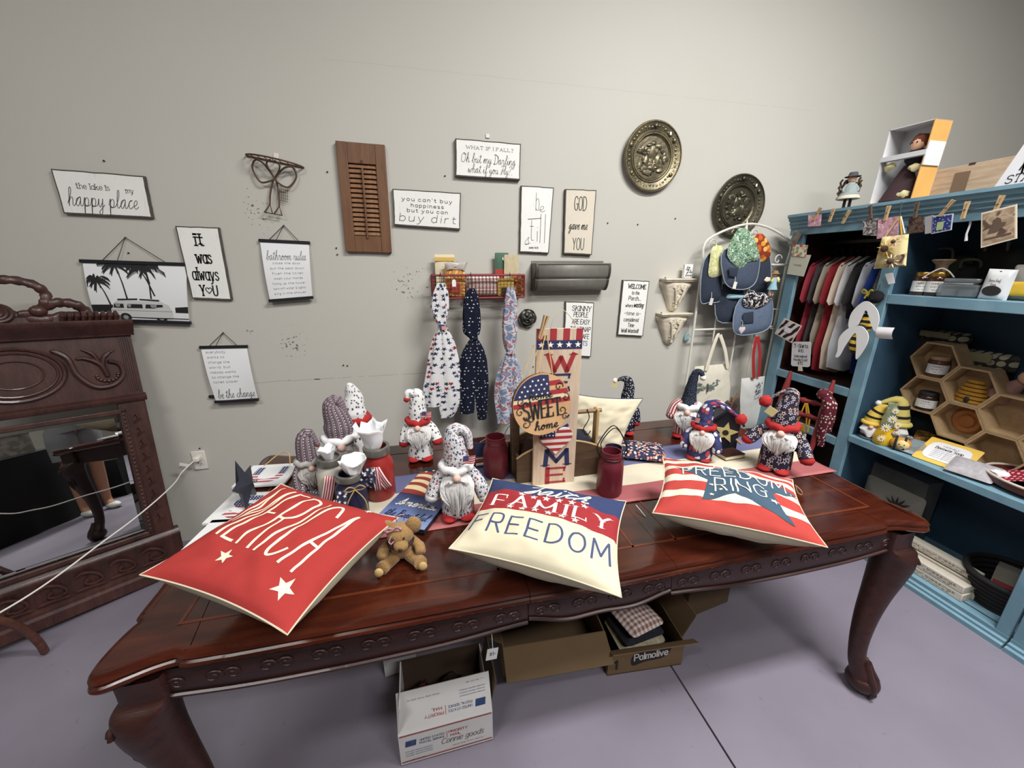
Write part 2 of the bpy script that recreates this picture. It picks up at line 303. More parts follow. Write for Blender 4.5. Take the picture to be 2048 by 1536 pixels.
SCRIPT = {'a': '0 1.4 2.4 4.7 3.6 5 1 4 .5 1.2 1.8 .1 3.6 3 3.9 4.8 3.7 1 4.6 .1 5.8 1.4', 'b': '0 1.4 2.6 7 2.6 9.8 1.4 9 1.2 1.4 2.4 .1 4 1.6 3.8 3.8 3 4.2 4.2 3.2 5.4 3.4',
'c': '0 1.4 2 4.6 3.4 4.6 3 4.9 1.2 3.6 1 1.2 2.2 .1 4.2 1.4', 'd': '0 1.4 2.4 4.7 3.4 4.8 1 3.8 .6 1.2 1.8 .1 3.6 3 4.6 9.6 4 1.2 4.8 .1 6 1.4', 'e': '0 1.4 2.4 2.4 3.2 4.2 2.2 5 .9 3.6 .9 1.2 2.2 .1 4.2 1.4',
'f': '0 1.4 2.2 5 3 9 2.2 10 1.6 7 1.4 -3 2.4 -3.6 2.8 -.4 1.8 .6 4.2 1.6', 'g': '0 1.4 2.4 4.7 3.4 4.8 1 3.8 .6 1.2 1.8 .2 3.6 3.4 3.4 -2.4 2 -4 1 -2.6 3.4 -.2 5.4 1.4',
'h': '0 1.4 2.4 6.6 2.6 9.8 1.4 9.2 1 0 1.2 2.6 2.8 4.9 3.8 4 3.7 .9 4.6 .1 5.8 1.4', 'i': '0 1.4 1.2 4.8 1.1 .9 2 .1 3.2 1.4', 'k': '0 1.4 2.4 6.6 2.6 9.8 1.4 9.2 1 0 1.2 2.4 3 4.9 3.2 3.4 1.6 2.4 3.4 .2 5 1.4',
'l': '0 1.4 2.2 6 2.6 9.6 1.6 9.6 1 3 1.6 .1 3.4 1.4', 'm': '0 1.4 .9 4.8 .8 0 1.4 3.4 2.6 4.9 3.2 3.8 3.1 0 3.8 3.4 5 4.9 5.8 3.8 5.6 .8 6.4 .1 7.6 1.4', 'n': '0 1.4 .9 4.8 .8 0 1.4 3.4 2.8 4.9 3.7 3.8 3.6 .8 4.4 .1 5.6 1.4',
'o': '0 1.4 2 4.8 .8 3.6 .8 1 2.2 .1 3.6 1.8 3.4 4.2 2.2 4.9 2.8 3.6 5 3.8', 'p': '0 1.4 1.2 5 .9 -4 .9 1 1.6 4 3 4.9 4 3.4 3.4 .8 2 .1 1.4 1 3 .3 5.4 1.4', 'r': '0 1.4 1.2 5.2 1.6 4.4 3.2 4.4 3 1 3.8 .1 5 1.4',
's': '0 1.4 2.2 5.4 2.4 3.4 3 1.2 1.6 .1 .4 .8 2.4 .4 4.4 1.4', 't': '0 1.4 1.8 5.4 2 8.6 1.6 5 1.5 1.2 2.4 .1 3.8 1.4', 'u': '0 1.4 .9 4.8 .8 1.4 1.8 .1 3.4 2 3.8 4.8 3.6 1 4.4 .1 5.6 1.4',
'v': '0 1.4 1 4.9 1.6 1 2.2 .1 3.4 2.4 3.6 4.6 3.4 3.8 5 4', 'w': '0 1.4 .9 4.8 .9 1 2 .1 3.2 3.8 3.3 1 4.4 .1 5.6 3 5.6 4.6 6.8 4', 'y': '0 1.4 .9 4.8 .9 1.4 2 .2 3.6 3 3.8 4.6 3.4 -2.6 2 -4 1.2 -2.6 3.6 -.2 5.2 1.4', 'D': '-.6 9.2 1.4 9.4 1.6 0 .2 .3 4.6 .4 6.4 4.4 4.6 8.8 1 9.8 6 8 6.6 3',
'F': '0 8.6 2 10 6 9.8 4 9.8 2.6 1 1 .2 2.6 5 4.6 5.2 5 3', 'O': '3.2 9.8 .4 7 .6 1.6 3.6 0 6 3 5.6 8 3.2 9.8 4 8 7 8.6', 'B': '0 9 1.6 9.8 1.4 0 .6 1 1.8 9.6 4.6 9.6 4.6 6 2 5.2 5.2 4.4 5 .8 2 0 3.6 .2 6 1.4', 'A': '0 .4 1.6 .6 4 9.8 4.4 .4 1.4 3.4 5 3.6 6 1.4'}
def strokes(txt, font='sans', gap=1.7, slant=0., k=6):
    out = []; x = 0; run = []
    def flush():
        if run: out.append((cr(run, k), 1)); run.clear()
    for ch in txt:
        if ch == ' ': flush(); x += 3.4; continue
        g = SCRIPT.get(ch) if font == 'script' else None
        if g:
            v = [float(q) for q in g.split()]; pts = list(zip(v[::2], v[1::2])); w = pts[-1][0]
            if ch.isupper(): flush()
            q = [(a+x, b) for a, b in pts]
            run += q[1:] if run else q
            x += w
            if ch == 't': out.append(([(x-4, 6.6), (x-.6, 7)], 0))
            if ch == 'i': out.append(([(x-1.9, 6.8), (x-1.5, 7.2)], 0))
            if ch.isupper(): flush(); x += .6
        else:
            flush(); w = 0
            for st in SANS.get(ch, SANS['-']).split(';'):
                v = [float(q) for q in st[1:].split()]; pts = list(zip(v[::2], v[1::2])); w = max(w, max(p[0] for p in pts))
                q = [(a+x, b) for a, b in pts]
                out.append((cr(q, k), 1) if st[0] == '~' else (q, 0))
            x += w+gap
    flush()
    x -= 0 if font == 'script' else gap
    return [([(a+b*slant, b) for a, b in s_], c) for s_, c in out], max(x, .1)
def letter(mb, txt, cx, cz, h, width=None, pen=.1, font='sans', mapf=None, mi=0, slant=0., rot=0., serif=0., contrast=1., gap=1.7, seg=None, align='c'):
    """Lay txt centred on (cx, cz), capital height h; pen is a share of h; mapf carries (u, v) onto the surface."""
    st, W = strokes(txt, font, gap, slant); sy = h/10; sx = (width/W) if width else sy; w0 = pen*h
    ca, sa = cos(rot), sin(rot)
    mapf = mapf or (lambda u, v: (u, 0, v))
    def P(a, b):
        u, v = (a-(W/2 if align == 'c' else 0))*sx, b*sy-h/2; return (cx+u*ca-v*sa, cz+u*sa+v*ca)
    def quad(pts, wid):
        Q = [P(*p) for p in pts]
        if seg:
            q2 = []
            for a, b in zip(Q, Q[1:]):
                m = max(1, int(math.hypot(b[0]-a[0], b[1]-a[1])/seg))
                q2 += [(a[0]+(b[0]-a[0])*i/m, a[1]+(b[1]-a[1])*i/m) for i in range(m)]
            Q = q2+[Q[-1]]
        L = []; n = len(Q)
        for i, p in enumerate(Q):
            a, b = Q[max(0, i-1)], Q[min(n-1, i+1)]; dx, dy = b[0]-a[0], b[1]-a[1]; l = math.hypot(dx, dy) or 1
            dx, dy = dx/l, dy/l
            wd = wid*(contrast+(1-contrast)*abs(-dx*sa+dy*ca)) if contrast != 1 else wid
            if i in (0, n-1): k = -wid*.35 if i == 0 else wid*.35; p = (p[0]+dx*k, p[1]+dy*k)
            L.append((mapf(p[0]-dy*wd/2, p[1]+dx*wd/2), mapf(p[0]+dy*wd/2, p[1]-dx*wd/2)))
        vs = [q for pr in L for q in pr]
        mb.add(vs, [(2*i+1, 2*i+3, 2*i+2, 2*i) for i in range(n-1)], [(0, 0)]*len(vs), mi, False)
    for pts, sm in st:
        if sm or len(pts) < 3 or contrast == 1: 
            if sm: quad(pts, w0)
            else:
                for a, b in zip(pts, pts[1:]): quad([a, b], w0)
        else:
            for a, b in zip(pts, pts[1:]): quad([a, b], w0)
        if serif and not sm:
            for e, o in ((pts[0], pts[1]), (pts[-1], pts[-2])):
                d = (o[0]-e[0], o[1]-e[1])
                if abs(d[1]) > abs(d[0])*1.0: quad([(e[0]-serif, e[1]), (e[0]+serif, e[1])], w0*max(contrast, .35))
                elif abs(d[1]) < .2 and e[1] in (0, 10) and abs(e[0]) > .1: quad([(e[0], e[1]), (e[0], e[1]+(1 if e[1] == 0 else -1)*2.0)], w0*max(contrast, .35))
    return mb
def star_pts(cx, cz, r, rot=0., k=.4, n=5):
    return [(cx+(r if i % 2 == 0 else r*k)*sin(rot+pi*i/n), cz+(r if i % 2 == 0 else r*k)*cos(rot+pi*i/n)) for i in range(2*n)]
def star(mb, cx, cz, r, rot=0., mapf=None, mi=0, k=.4, m=1, rad=1):
    mapf = mapf or (lambda u, v: (u, 0, v)); P = star_pts(cx, cz, r, rot, k); B = []
    for a, b in zip(P, P[1:]+P[:1]): B += [(a[0]+(b[0]-a[0])*i/m, a[1]+(b[1]-a[1])*i/m) for i in range(m)]
    n = len(B); vs = [mapf(cx, cz)]; fs = []
    for j in range(1, rad+1): vs += [mapf(cx+(x-cx)*j/rad, cz+(z-cz)*j/rad) for x, z in B]
    for i in range(n):
        fs.append((0, 1+(i+1) % n, 1+i))
        for j in range(rad-1): a = 1+j*n; fs.append((a+i, a+(i+1) % n, a+n+(i+1) % n, a+n+i))
    return mb.add(vs, fs, [(0, 0)]*len(vs), mi, False)
# ------------------------------------------------------------------ the room
def wall_mat():
    t = NT('painted_wall', .62, 0, .3); co = t.coord('Object'); x, y, z = t.xyz(co)
    c = t.mix(t.noise(co, .9, 3), lin((189, 186, 177)), lin((199, 196, 188)))
    zc, zs = at_y(570, 762).z, at_y(1000, 155).z
    wob = t.math('MULTIPLY', t.math('SUBTRACT', t.noise(co, 9, 3), .5), .012)
    def line(z0, w, thr, x0, x1):
        m = t.math('LESS_THAN', t.math('ABSOLUTE', t.math('SUBTRACT', t.math('ADD', z, wob), z0)), w)
        m = t.math('MULTIPLY', m, t.math('GREATER_THAN', t.noise(co, 7, 4, .7), thr))
        return t.math('MULTIPLY', m, t.math('MULTIPLY', t.math('GREATER_THAN', x, x0), t.math('LESS_THAN', x, x1)))
    c = t.mix(t.math('MULTIPLY', line(zc, .0016, .42, -1.1, .3), .5), c, lin((120, 112, 98)))
    c = t.mix(t.math('MULTIPLY', line(zc, .0034, .55, -.80, -.15), .9), c, lin((70, 58, 48)))
    c = t.mix(t.math('MULTIPLY', line(zs, .0022, .40, -.4, 2.6), .16), c, lin((150, 145, 132)))
    m = None   # flaked and scuffed spots
    for px, py, r in ((520, 425, .13), (585, 690, .14), (820, 570, .16), (500, 660, .07)):
        p = at_y(px, py); d = t.n('ShaderNodeVectorMath', operation='DISTANCE'); t.t.links.new(co, d.inputs[0]); d.inputs[1].default_value = p
        k = t.math('SUBTRACT', 1.0, t.math('DIVIDE', d.outputs['Value'], r)); k = t.math('MAXIMUM', k, 0.0)
        m = k if m is None else t.math('MAXIMUM', m, k)
    sp = t.math('GREATER_THAN', t.math('ADD', t.noise(co, 75, 3, .6), t.math('MULTIPLY', m, .16)), .735)
    c = t.mix(t.math('MULTIPLY', sp, t.math('GREATER_THAN', m, .01)), c, lin((105, 92, 82)))
    t.col(c); t.bump(t.noise(co, 260, 2), .12, .002); return t.m
def floor_mat():
    t = NT('painted_concrete', .42, 0, .4); co = t.coord('Object')
    c = t.mix(t.noise(co, 2.2, 5, .6), lin((116, 109, 122)), lin((136, 129, 142)))
    c = t.mix(t.math('MULTIPLY', t.math('GREATER_THAN', t.noise(co, 17, 4, .65, .4), .68), .35), c, lin((104, 96, 112)))
    c = t.mix(t.math('MULTIPLY', t.math('GREATER_THAN', t.noise(co, 110, 2), .76), .5), c, lin((84, 78, 88)))
    t.col(c); t.bump(t.noise(co, 40, 3), .08, .003); return t.m
MW, MFL = wall_mat(), floor_mat()
XL, XR, YB = -3.4, 5.4, -4.6
JOINT = at_z(1407, 1435, 0).x
fl_ = MB().slab(XL, XR, YB, WALL, -.12, -.012).build('floor', pm('joint_filler', (52, 48, 50)), kind='structure')
for a, b in ((XL, JOINT-.004), (JOINT+.004, XR)):
    MB().slab(a, b, YB, WALL, -.012, 0).build('slab', MFL, fl_)
MB().slab(XL, XR, WALL, WALL+.1, -.05, CEIL).build('wall_back', MW, kind='structure')
MWP = pm('plain_wall', (128, 125, 116), .65)
MB().slab(XL-.1, XL, YB, WALL, -.05, CEIL).build('wall_left', MWP, kind='structure')
MB().slab(XR, XR+.1, YB, WALL, -.05, CEIL).build('wall_right', MWP, kind='structure')
MB().slab(XL, XR, YB-.1, YB, -.05, CEIL).build('wall_front', MWP, kind='structure')
MB().slab(XL, XR, YB, WALL, CEIL, CEIL+.1).build('ceiling', pm('ceiling_paint', (150, 148, 144), .8), kind='structure')
for i, (x, y, a, b, w) in enumerate(LAMPS):
    t = thing('ceiling_light', ('long white strip light on the ceiling nearest the back wall', 'long white strip light on the ceiling behind the camera to the right', 'dimmer white strip light on the ceiling to the left')[i], 'light', (x, y, CEIL))
    MB().slab(-a/2-.04, a/2+.04, -b/2-.04, b/2+.04, -.11, 0).build('housing', pm('white_enamel', (230, 230, 228), .4), t, bevel=.01)
    MB().slab(-a/2, a/2, -b/2, b/2, -.125, -.11).build('diffuser', pm('lit_diffuser', (255, 250, 240), .5, var=0, emit=2.0), t)
# nails and screws left in the wall
MDK = pm('dark_iron', (46, 42, 40), .5, .6)
for px, py, w in ((209, 322, 'above the lake sign'), (655, 344, 'left of the shutter at mid height'), (675, 509, 'just below the shutter left corner'), (781, 506, 'just below the shutter right corner'), (890, 352, 'left of the what if I fall sign'), (1350, 437, 'large and slanting between the two brass plates'), (258, 506, 'under the cord of the van print'), (687, 730, 'left one of a close pair above the gnomes'), (695, 731, 'right one of a close pair above the gnomes'), (400, 896, 'just above the wall outlet'), (1215, 446, 'right of the god gave me you board'), (1275, 449, 'under the gold ringed brass plate'), (1066, 733, 'between the pewter rose and the round sign'), (673, 496, 'beside the lower left edge of the shutter')):
    p = at_y(px, py, WALL)
    o = MB().lathe([(0, -.004), (.004, -.003), (.004, 0), (.002, 0), (.002, .004)], 8).build('nail', MDK, loc=(p.x, WALL-.003, p.z), rot=(-pi/2, 0, 0))
    tag(o, 'small dark nail in the wall '+w, 'nail', 'nails left in the wall')

# ------------------------------------------------------------------ dining table
TC = V((.483, 1.39, 0)); HX, HY = 1.285, .558
def table_wood():
    t = NT('polished_cherry', .17, 0, .5); co = t.coord('Object', (2.2, 16, 16))
    f = t.noise(co, 1.3, 5, .6, .8); x, y, z = t.xyz(t.coord('Object'))
    c = t.ramp(f, (.25, lin((42, 15, 10))), (.5, lin((62, 24, 14))), (.8, lin((86, 39, 21))))
    t.col(c); t.b.inputs['Coat Weight'].default_value = .35; t.b.inputs['Coat Roughness'].default_value = .12; return t.m
MT = table_wood(); MTD = wood('carved_mahogany', (30, 12, 10), (58, 26, 19), (3, 30, 30), .45, .3, .1)
table = thing('dining_table', 'long polished cherry dining table with carved apron and cabriole legs', 'table', TC)
def corner():   # from the front edge round the left corner to the middle of the left side (table space, -x, -y corner)
    h, k = HX, HY
    return [(-h+.33, -k+.014), (-h+.27, -k+.016), (-h+.215, -k+.017), (-h+.185, -k+.020), (-h+.172, -k+.028), (-h+.155, -k+.027), (-h+.12, -k+.019), (-h+.075, -k+.003), (-h+.045, -k-.008), (-h+.022, -k-.006), (-h+.006, -k+.012),
            (-h-.002, -k+.045), (-h+.002, -k+.10), (-h+.012, -k+.145), (-h+.018, -k+.160), (-h+.008, -k+.172), (-h+.005, -k+.20), (-h+.004, -k+.30), (-h-.012, -.12), (-h-.016, 0)]
SE = .237
cnr = corner()
left = [(-SE, -HY+.014), (-.5, -HY+.014)]+cnr
left = cr(left, 3); left = left+[(x, -y) for x, y in reversed(left[:-1])]            # front seam -> round -> back seam
LEV = [(.030, .760), (.016, .7605), (.006, .757), (.001, .751), (.005, .746), (.0055, .742), (.000, .738), (-.003, .731), (.002, .723), (.014, .717), (.030, .712)]
def edge_loops(mb, line, sgn=1, c=(0, 0)):
    n = len(line); N = []
    for i in range(n):
        a, b = line[max(0, i-1)], line[min(n-1, i+1)]; d = V((b[0]-a[0], b[1]-a[1])); d.normalize()
        m = V((d.y, -d.x))*-sgn      # inward
        if i in (0, n-1) : m = V((0, 1 if line[i][1] < 0 else -1))
        N.append(m)
    vs = []; uv = []
    for ins, z in LEV:
        for (x, y), m in zip(line, N): vs.append((x+m.x*ins, y+m.y*ins, z)); uv.append((x, y))
    L = len(LEV)
    mb.add(vs, [((j*n+i), ((j+1)*n+i), ((j+1)*n+i+1), (j*n+i+1))[::sgn] for j in range(L-1) for i in range(n-1)], uv)
    return vs[:n], vs[-n:]
def top_section(line, extra=None, sgn=1):
    mb = MB(); a, b = edge_loops(mb, line, sgn); 
    if extra: a2, b2 = edge_loops(mb, extra, sgn); a, b = a+a2, b+b2
    A, B = (a, b[::-1]) if sgn < 0 else (a[::-1], b)
    mb.add(A, [tuple(range(len(A)))][:1], [(p[0], p[1]) for p in A], None, False); mb.add(B, [tuple(range(len(B)))], None, None, False)
    # the cut faces at the leaf seams
    for i0, i1 in ((0, -1),) if not extra else ((0, -1),):
        pass
    return mb.build('tabletop', MT, table, angle=.5)
tl = top_section(left, None, -1)
right = [(-x, y) for x, y in left]
tr_ = top_section(right, None, 1)
leaf_f = [(-SE+.0015+(2*SE-.003)*i/8, -HY+.013-.004*sin(pi*i/8)) for i in range(9)]
leaf_b = [(x, -y) for x, y in leaf_f]
tm_ = top_section(leaf_f[::-1], leaf_b, -1)
tm_.location.z = .0004
MIN_ = pm('inlay_line', (98, 46, 24), .25, var=.08, coat=.3)
def strip_line(mb, pts, w, z):
    for a, b in zip(pts, pts[1:]):
        z += .00025
        d = V((b[0]-a[0], b[1]-a[1])); l = d.length; ang = math.atan2(d.y, d.x)
        mb.box(((a[0]+b[0])/2, (a[1]+b[1])/2, z), (l+w, w, .0012), ang)
ix0, iy0 = HX-.135, HY-.125
mb = MB(); strip_line(mb, [(-SE, -iy0), (-ix0, -iy0), (-ix0, iy0), (-SE, iy0)], .009, .7603); strip_line(mb, [(-SE-.07, -iy0), (-SE-.07, iy0)], .008, .7603); mb.build('inlay_band', MIN_, tl)
mb = MB(); strip_line(mb, [(SE, -iy0), (ix0, -iy0), (ix0, iy0), (SE, iy0)], .009, .7603); strip_line(mb, [(SE+.07, -iy0), (SE+.07, iy0)], .008, .7603); mb.build('inlay_band', MIN_, tr_)
mb = MB(); strip_line(mb, [(-SE+.004, -iy0), (SE-.004, -iy0)], .009, .7603); strip_line(mb, [(-SE+.004, iy0), (SE-.004, iy0)], .009, .7603); strip_line(mb, [(SE-.09, -iy0), (SE-.09, iy0)], .008, .7603); mb.build('inlay_band', MIN_, tm_)
# aprons: lower edge scalloped
def apron(mb, p0, p1, low, thick=.022, n=30):
    d = V((p1[0]-p0[0], p1[1]-p0[1])); L = d.length; d.normalize(); m = V((-d.y, d.x))
    def fn(side):
        def g(u, v):
            zl = low(u); z = .714+(zl-.714)*v
            o = side*thick/2 + (.006*sin(pi*min(1, v*1.0))*(1 if side < 0 else 0))*-1
            return (p0[0]+d.x*u*L+m.x*o, p0[1]+d.y*u*L+m.y*o, z)
        return g
    mb.grid(fn(-1), n, 6); mb.grid(fn(1), n, 6)
    for u in (0, 1):
        a = [fn(-1)(u, v/6) for v in range(7)]+[fn(1)(u, v/6) for v in range(6, -1, -1)]; mb.add(a, [tuple(range(14))], None, None, False)
    mb.add([fn(s)(i/n, 1) for i in range(n+1) for s in (-1, 1)], [(2*i, 2*i+1, 2*i+3, 2*i+2) for i in range(n)])
    return mb
lowL = lambda u: .628-.014*sin(pi*u)-.012*sin(pi*u)**8+.010*cos(2*pi*u*2)*.5
lowM = lambda u: .640-.028*sin(pi*u)+.006*cos(4*pi*u)
AY, AX = HY-.045, HX-.075
def scroll(mb, c, ax, r0, turns, sg=1, w=.005, n=34):   # carved spiral lying on a vertical face
    pts = []
    for i in range(n):
        t = i/(n-1); a = turns*2*pi*t*sg; r = r0*(1-.82*t); pts.append((c[0]+ax[0]*r*cos(a), c[1]+ax[1]*r*cos(a), c[2]+r*sin(a)*.8))
    mb.tube(pts, [w*(1-.5*i/(n-1)) for i in range(n)], 6)
for y in (-AY, AY):
    for x0, x1, lo in ((-AX, -SE-.001, lowL), (-SE+.001, SE-.001, lowM), (SE+.001, AX, lowL)):
        ap = apron(MB(), (x0, y), (x1, y), lo).build('apron', MTD, table)
        if y < 0:
            mb = MB(); L = x1-x0; k = int(L/.11)
            for q in range(k):
                cx = x0+(q+.5)*L/k; scroll(mb, (cx-.022, y-.017, .672), (1, 0), .024, 1.4, 1, .0028, 20); scroll(mb, (cx+.022, y-.017, .672), (-1, 0), .024, 1.4, 1, .0028, 20)
            mb.tube([(x0+L*i/20, y-.016, lo(i/20)+.008) for i in range(21)], .006, 6)
            mb.build('carving', MTD, ap)
for x in (-AX, AX): apron(MB(), (x, -AY), (x, AY), lowL).build('apron', MTD, table)
def leg(mb, sx, sy):
    dx, dy = sx*.707, sy*.707
    K = [(.715, .000, .052, .30), (.66, .000, .052, .30), (.645, .004, .054, .4), (.63, .016, .060, .7), (.60, .026, .066, 1), (.56, .027, .064, 1), (.50, .018, .056, 1), (.42, .002, .046, 1), (.33, -.014, .038, 1), (.24, -.022, .032, 1), (.17, -.020, .029, 1), (.125, -.010, .032, 1), (.09, .008, .040, 1), (.055, .020, .046, 1), (.022, .022, .040, 1), (.0, .022, .028, 1)]
    KK = cr(K, 3)
    def fn(u, v):
        z, o, r, q = KK[min(len(KK)-1, int(round(v*(len(KK)-1))))]; a = 2*pi*u+pi/4
        p = 2+6*(1-min(1, max(0, q))); ca, sa = cos(a), sin(a); k = (abs(ca)**p+abs(sa)**p)**(-1/p)
        f = max(0, min(1, (.62-z)/.5)); f = f*f*(3-2*f)
        return (sx*(HX-.088-.05*f)+dx*o+r*k*ca, sy*(HY-.062+.07*f)+dy*o+r*k*sa, z)
    mb.grid(fn, 28, len(KK)-1)
    cx, cy = sx*(HX-.088), sy*(HY-.062)
    mb.ball((sx*(HX-.124), sy*(HY+.022), .046), (.056, .056, .046), 18, 12)
    for t in (-.75, 0, .75):        # claws gripping the ball foot
        a = math.atan2(sy, sx)+t; ex, ey = cos(a), sin(a); cx, cy = sx*(HX-.138), sy*(HY+.008)
        mb.tube([(cx+ex*.02, cy+ey*.02, .14), (cx+ex*.034, cy+ey*.034, .105), (cx+ex*.056, cy+ey*.056, .07), (cx+ex*.066, cy+ey*.066, .035), (cx+ex*.058, cy+ey*.058, .006)], [.010, .013, .013, .011, .006], 8)
    return mb
for sx in (-1, 1):
    for sy in (-1, 1):
        lg = leg(MB(), sx, sy).build('leg', MTD, table)
        mb = MB(); cx, cy = sx*(HX-.088), sy*(HY-.062); o = .062
        for ax, off in (((1, 0), (0, sy)), ((0, 1), (sx, 0))):
            c = (cx+off[0]*o+ax[0]*sx*.020+.018*sx*abs(off[1]), cy+off[1]*o+ax[1]*sy*.020+.018*sy*abs(off[0]), .585)
            scroll(mb, c, (ax[0]*sx, ax[1]*sy), .036, 1.6, 1, .008)
            for q in range(3): mb.tube([(c[0]-ax[0]*sx*(.02*q-.01), c[1]-ax[1]*sy*(.02*q-.01), .56), (c[0]-ax[0]*sx*(.02*q), c[1]-ax[1]*sy*(.02*q), .50), (c[0]-ax[0]*sx*.03, c[1]-ax[1]*sy*.03, .44)], [.006, .007, .002], 6)
        mb.build('carving', MTD, lg)

# ------------------------------------------------------------------ carved mirror leaning in the left corner
MMR = wood('mirror_mahogany', (44, 24, 21), (78, 46, 40), (14, 14, 3), .42, .35, .1)
mz = R(38); PR = V((-1.432, 2.195, .022)); MWD = .80
ma = V((cos(mz), sin(mz), 0))
mo = PR-ma*(MWD/2)
mir = thing('carved_mirror', 'dark carved wooden standing mirror with ribbon crest in the left corner', 'mirror', mo, (R(-7.5), R(3.4), mz))
w2 = MWD/2
def moulded(mb, x0, x1, prof):   # horizontal moulding: profile of (y, z)
    n = len(prof); vs = [(x, y, z) for x in (x0, x1) for y, z in prof]
    mb.add(vs, [(i, i+1, n+i+1, n+i) for i in range(n-1)]+[tuple(range(n-1, -1, -1)), tuple(range(n, 2*n))], None, None, False)
GX0, GX1, GZ0, GZ1 = -w2+.105, w2-.105, .275, .935
fr = MB(); fr.slab(-w2, GX0, -.005, .035, .20, 1.01); fr.slab(GX1, w2, -.005, .035, .20, 1.01)
for s_ in (GX0-.012, GX1+.012): fr.slab(s_-.012, s_+.012, -.016, 0, .262, .955)
fr.slab(GX0-.024, GX1+.024, -.016, 0, .93, .955); fr.slab(GX0-.024, GX1+.024, -.016, 0, .253, .278)
fr.build('frame', MMR, mir, bevel=.004)
for s_ in (GX0, GX1):
    mb = MB(); sg = -1 if s_ < 0 else 1
    for i in range(30): mb.ball((s_+sg*.012, -.017, .29+i*.022), (.006, .004, .008), 6, 4)
    for i in range(9): mb.tube([(s_+sg*.045, -.004, .31+i*.07), (s_+sg*.066, -.012, .335+i*.07), (s_+sg*.058, -.010, .36+i*.07), (s_+sg*.048, -.004, .345+i*.07)], [.004, .008, .006, .002], 6)
    mb.build('beading', MMR, mir)
bs = MB(); moulded(bs, -w2-.02, w2+.02, [(.04, 0), (-.04, 0), (-.04, .05), (-.028, .062), (-.028, .075), (-.012, .085), (-.012, .20), (-.02, .21), (-.02, .225), (-.004, .245), (.04, .245)])
bs.build('base_panel', MMR, mir)
mb = MB()
for i in range(6):
    x = -w2+.10+i*.12
    mb.tube(cr([(x-.05, -.014, .17), (x-.02, -.022, .185), (x+.02, -.020, .165), (x+.04, -.022, .13), (x+.01, -.02, .115), (x-.02, -.022, .13), (x-.005, -.020, .15)], 4), .006, 6)
    mb.tube(cr([(x-.06, -.014, .10), (x-.01, -.02, .105), (x+.05, -.014, .095)], 4), [.003]+[.007]*7+[.003], 6)
mb.build('carving', MMR, mir)
hd = MB(); hd.slab(-w2, w2, -.004, .035, 1.01, 1.335)
moulded(hd, -w2-.008, w2+.008, [(.03, .985), (-.012, .985), (-.02, .995), (-.02, 1.01), (-.006, 1.022), (.03, 1.022)])
hd.build('header_panel', MMR, mir)
mb = MB()   # oval cartouche and scrolls of the header
for rx, rz, w in ((.150, .118, .010), (.128, .098, .006), (.085, .062, .004)):
    mb.tube([(rx*cos(2*pi*i/36), -.006, 1.175+rz*sin(2*pi*i/36)) for i in range(36)], w, 7, True)
for sg in (-1, 1):
    mb.tube(cr([(sg*.12, -.004, 1.275), (sg*.165, -.014, 1.235), (sg*.185, -.014, 1.15), (sg*.235, -.014, 1.085), (sg*.30, -.012, 1.085), (sg*.34, -.012, 1.13), (sg*.335, -.012, 1.185), (sg*.295, -.010, 1.205)], 5), [.005]+[.011]*34+[.004], 7)
    for k in range(9): a = pi*k/8; mb.ball((sg*.285+.038*cos(a+pi), -.01, 1.135-.03*sin(a)), (.008, .006, .008), 6, 4)
    mb.tube(cr([(sg*.285, -.012, 1.13), (sg*.27, -.018, 1.19), (sg*.225, -.012, 1.225), (sg*.19, -.006, 1.225)], 4), [.010]*9+[.008]*3+[.003], 6)
    mb.tube(cr([(sg*.275, -.014, 1.17), (sg*.285, -.018, 1.225), (sg*.33, -.010, 1.26)], 4), [.010]*6+[.006, .004, .002], 6)
    mb.tube(cr([(sg*.265, -.014, 1.20), (sg*.25, -.018, 1.245), (sg*.215, -.010, 1.27)], 4), [.008]*6+[.006, .004, .002], 6)
    for k in range(5): mb.slab(sg*(.355+.008*k)-.002, sg*(.355+.008*k)+.002, -.009, 0, 1.04, 1.32)
mb.build('carving', MMR, mir)
cn = MB(); moulded(cn, -w2-.012, w2+.012, [(.03, 1.325), (-.02, 1.325), (-.024, 1.338), (-.04, 1.348), (-.046, 1.362), (-.062, 1.374), (-.07, 1.392), (-.07, 1.402), (.03, 1.402)])
cn.build('cornice', MMR, mir)
cst = MB()   # carved ribbon crest
def ribbon_loop(pts, r=.019, flat=.5): q = cr(pts, 6); cst.tube([(x, -.012+.006*sin(i*.8), z) for i, (x, z) in enumerate(q)], [r*(1+.12*sin(i*1.9)) for i in range(len(q))], 10, flat=flat)
for sg in (-1, 1):
    ribbon_loop([(sg*.02, 1.43), (sg*.10, 1.445), (sg*.135, 1.475), (sg*.150, 1.53), (sg*.115, 1.575), (sg*.05, 1.590), (0, 1.578)])
    ribbon_loop([(sg*.11, 1.455), (sg*.17, 1.488), (sg*.225, 1.485), (sg*.262, 1.45), (sg*.27, 1.415)], .021)
    ribbon_loop([(sg*.03, 1.44), (sg*.12, 1.415), (sg*.2, 1.43), (sg*.28, 1.415), (sg*.36, 1.420)], .021)
    for k in range(9): cst.tube([(sg*(.18+.022*k), -.03, 1.402), (sg*(.186+.022*k), -.04, 1.425), (sg*(.184+.022*k), -.03, 1.446)], [.009, .012, .007], 7)
    cst.ball((sg*.115, -.02, 1.452), (.03, .02, .026), 12, 8)
for r in (.042, .028, .014): cst.tube([(r*cos(2*pi*i/22), -.026, 1.445+r*.85*sin(2*pi*i/22)) for i in range(22)], .009, 7, True)
cst.slab(-w2+.02, w2-.02, -.02, .02, 1.40, 1.425)
cst.build('crest', MMR, mir)
MGL = pm('silvered_glass', (225, 228, 226), .012, 1, 0)
g = MB(); g.slab(GX0, GX1, .010, .014, GZ0, GZ1)
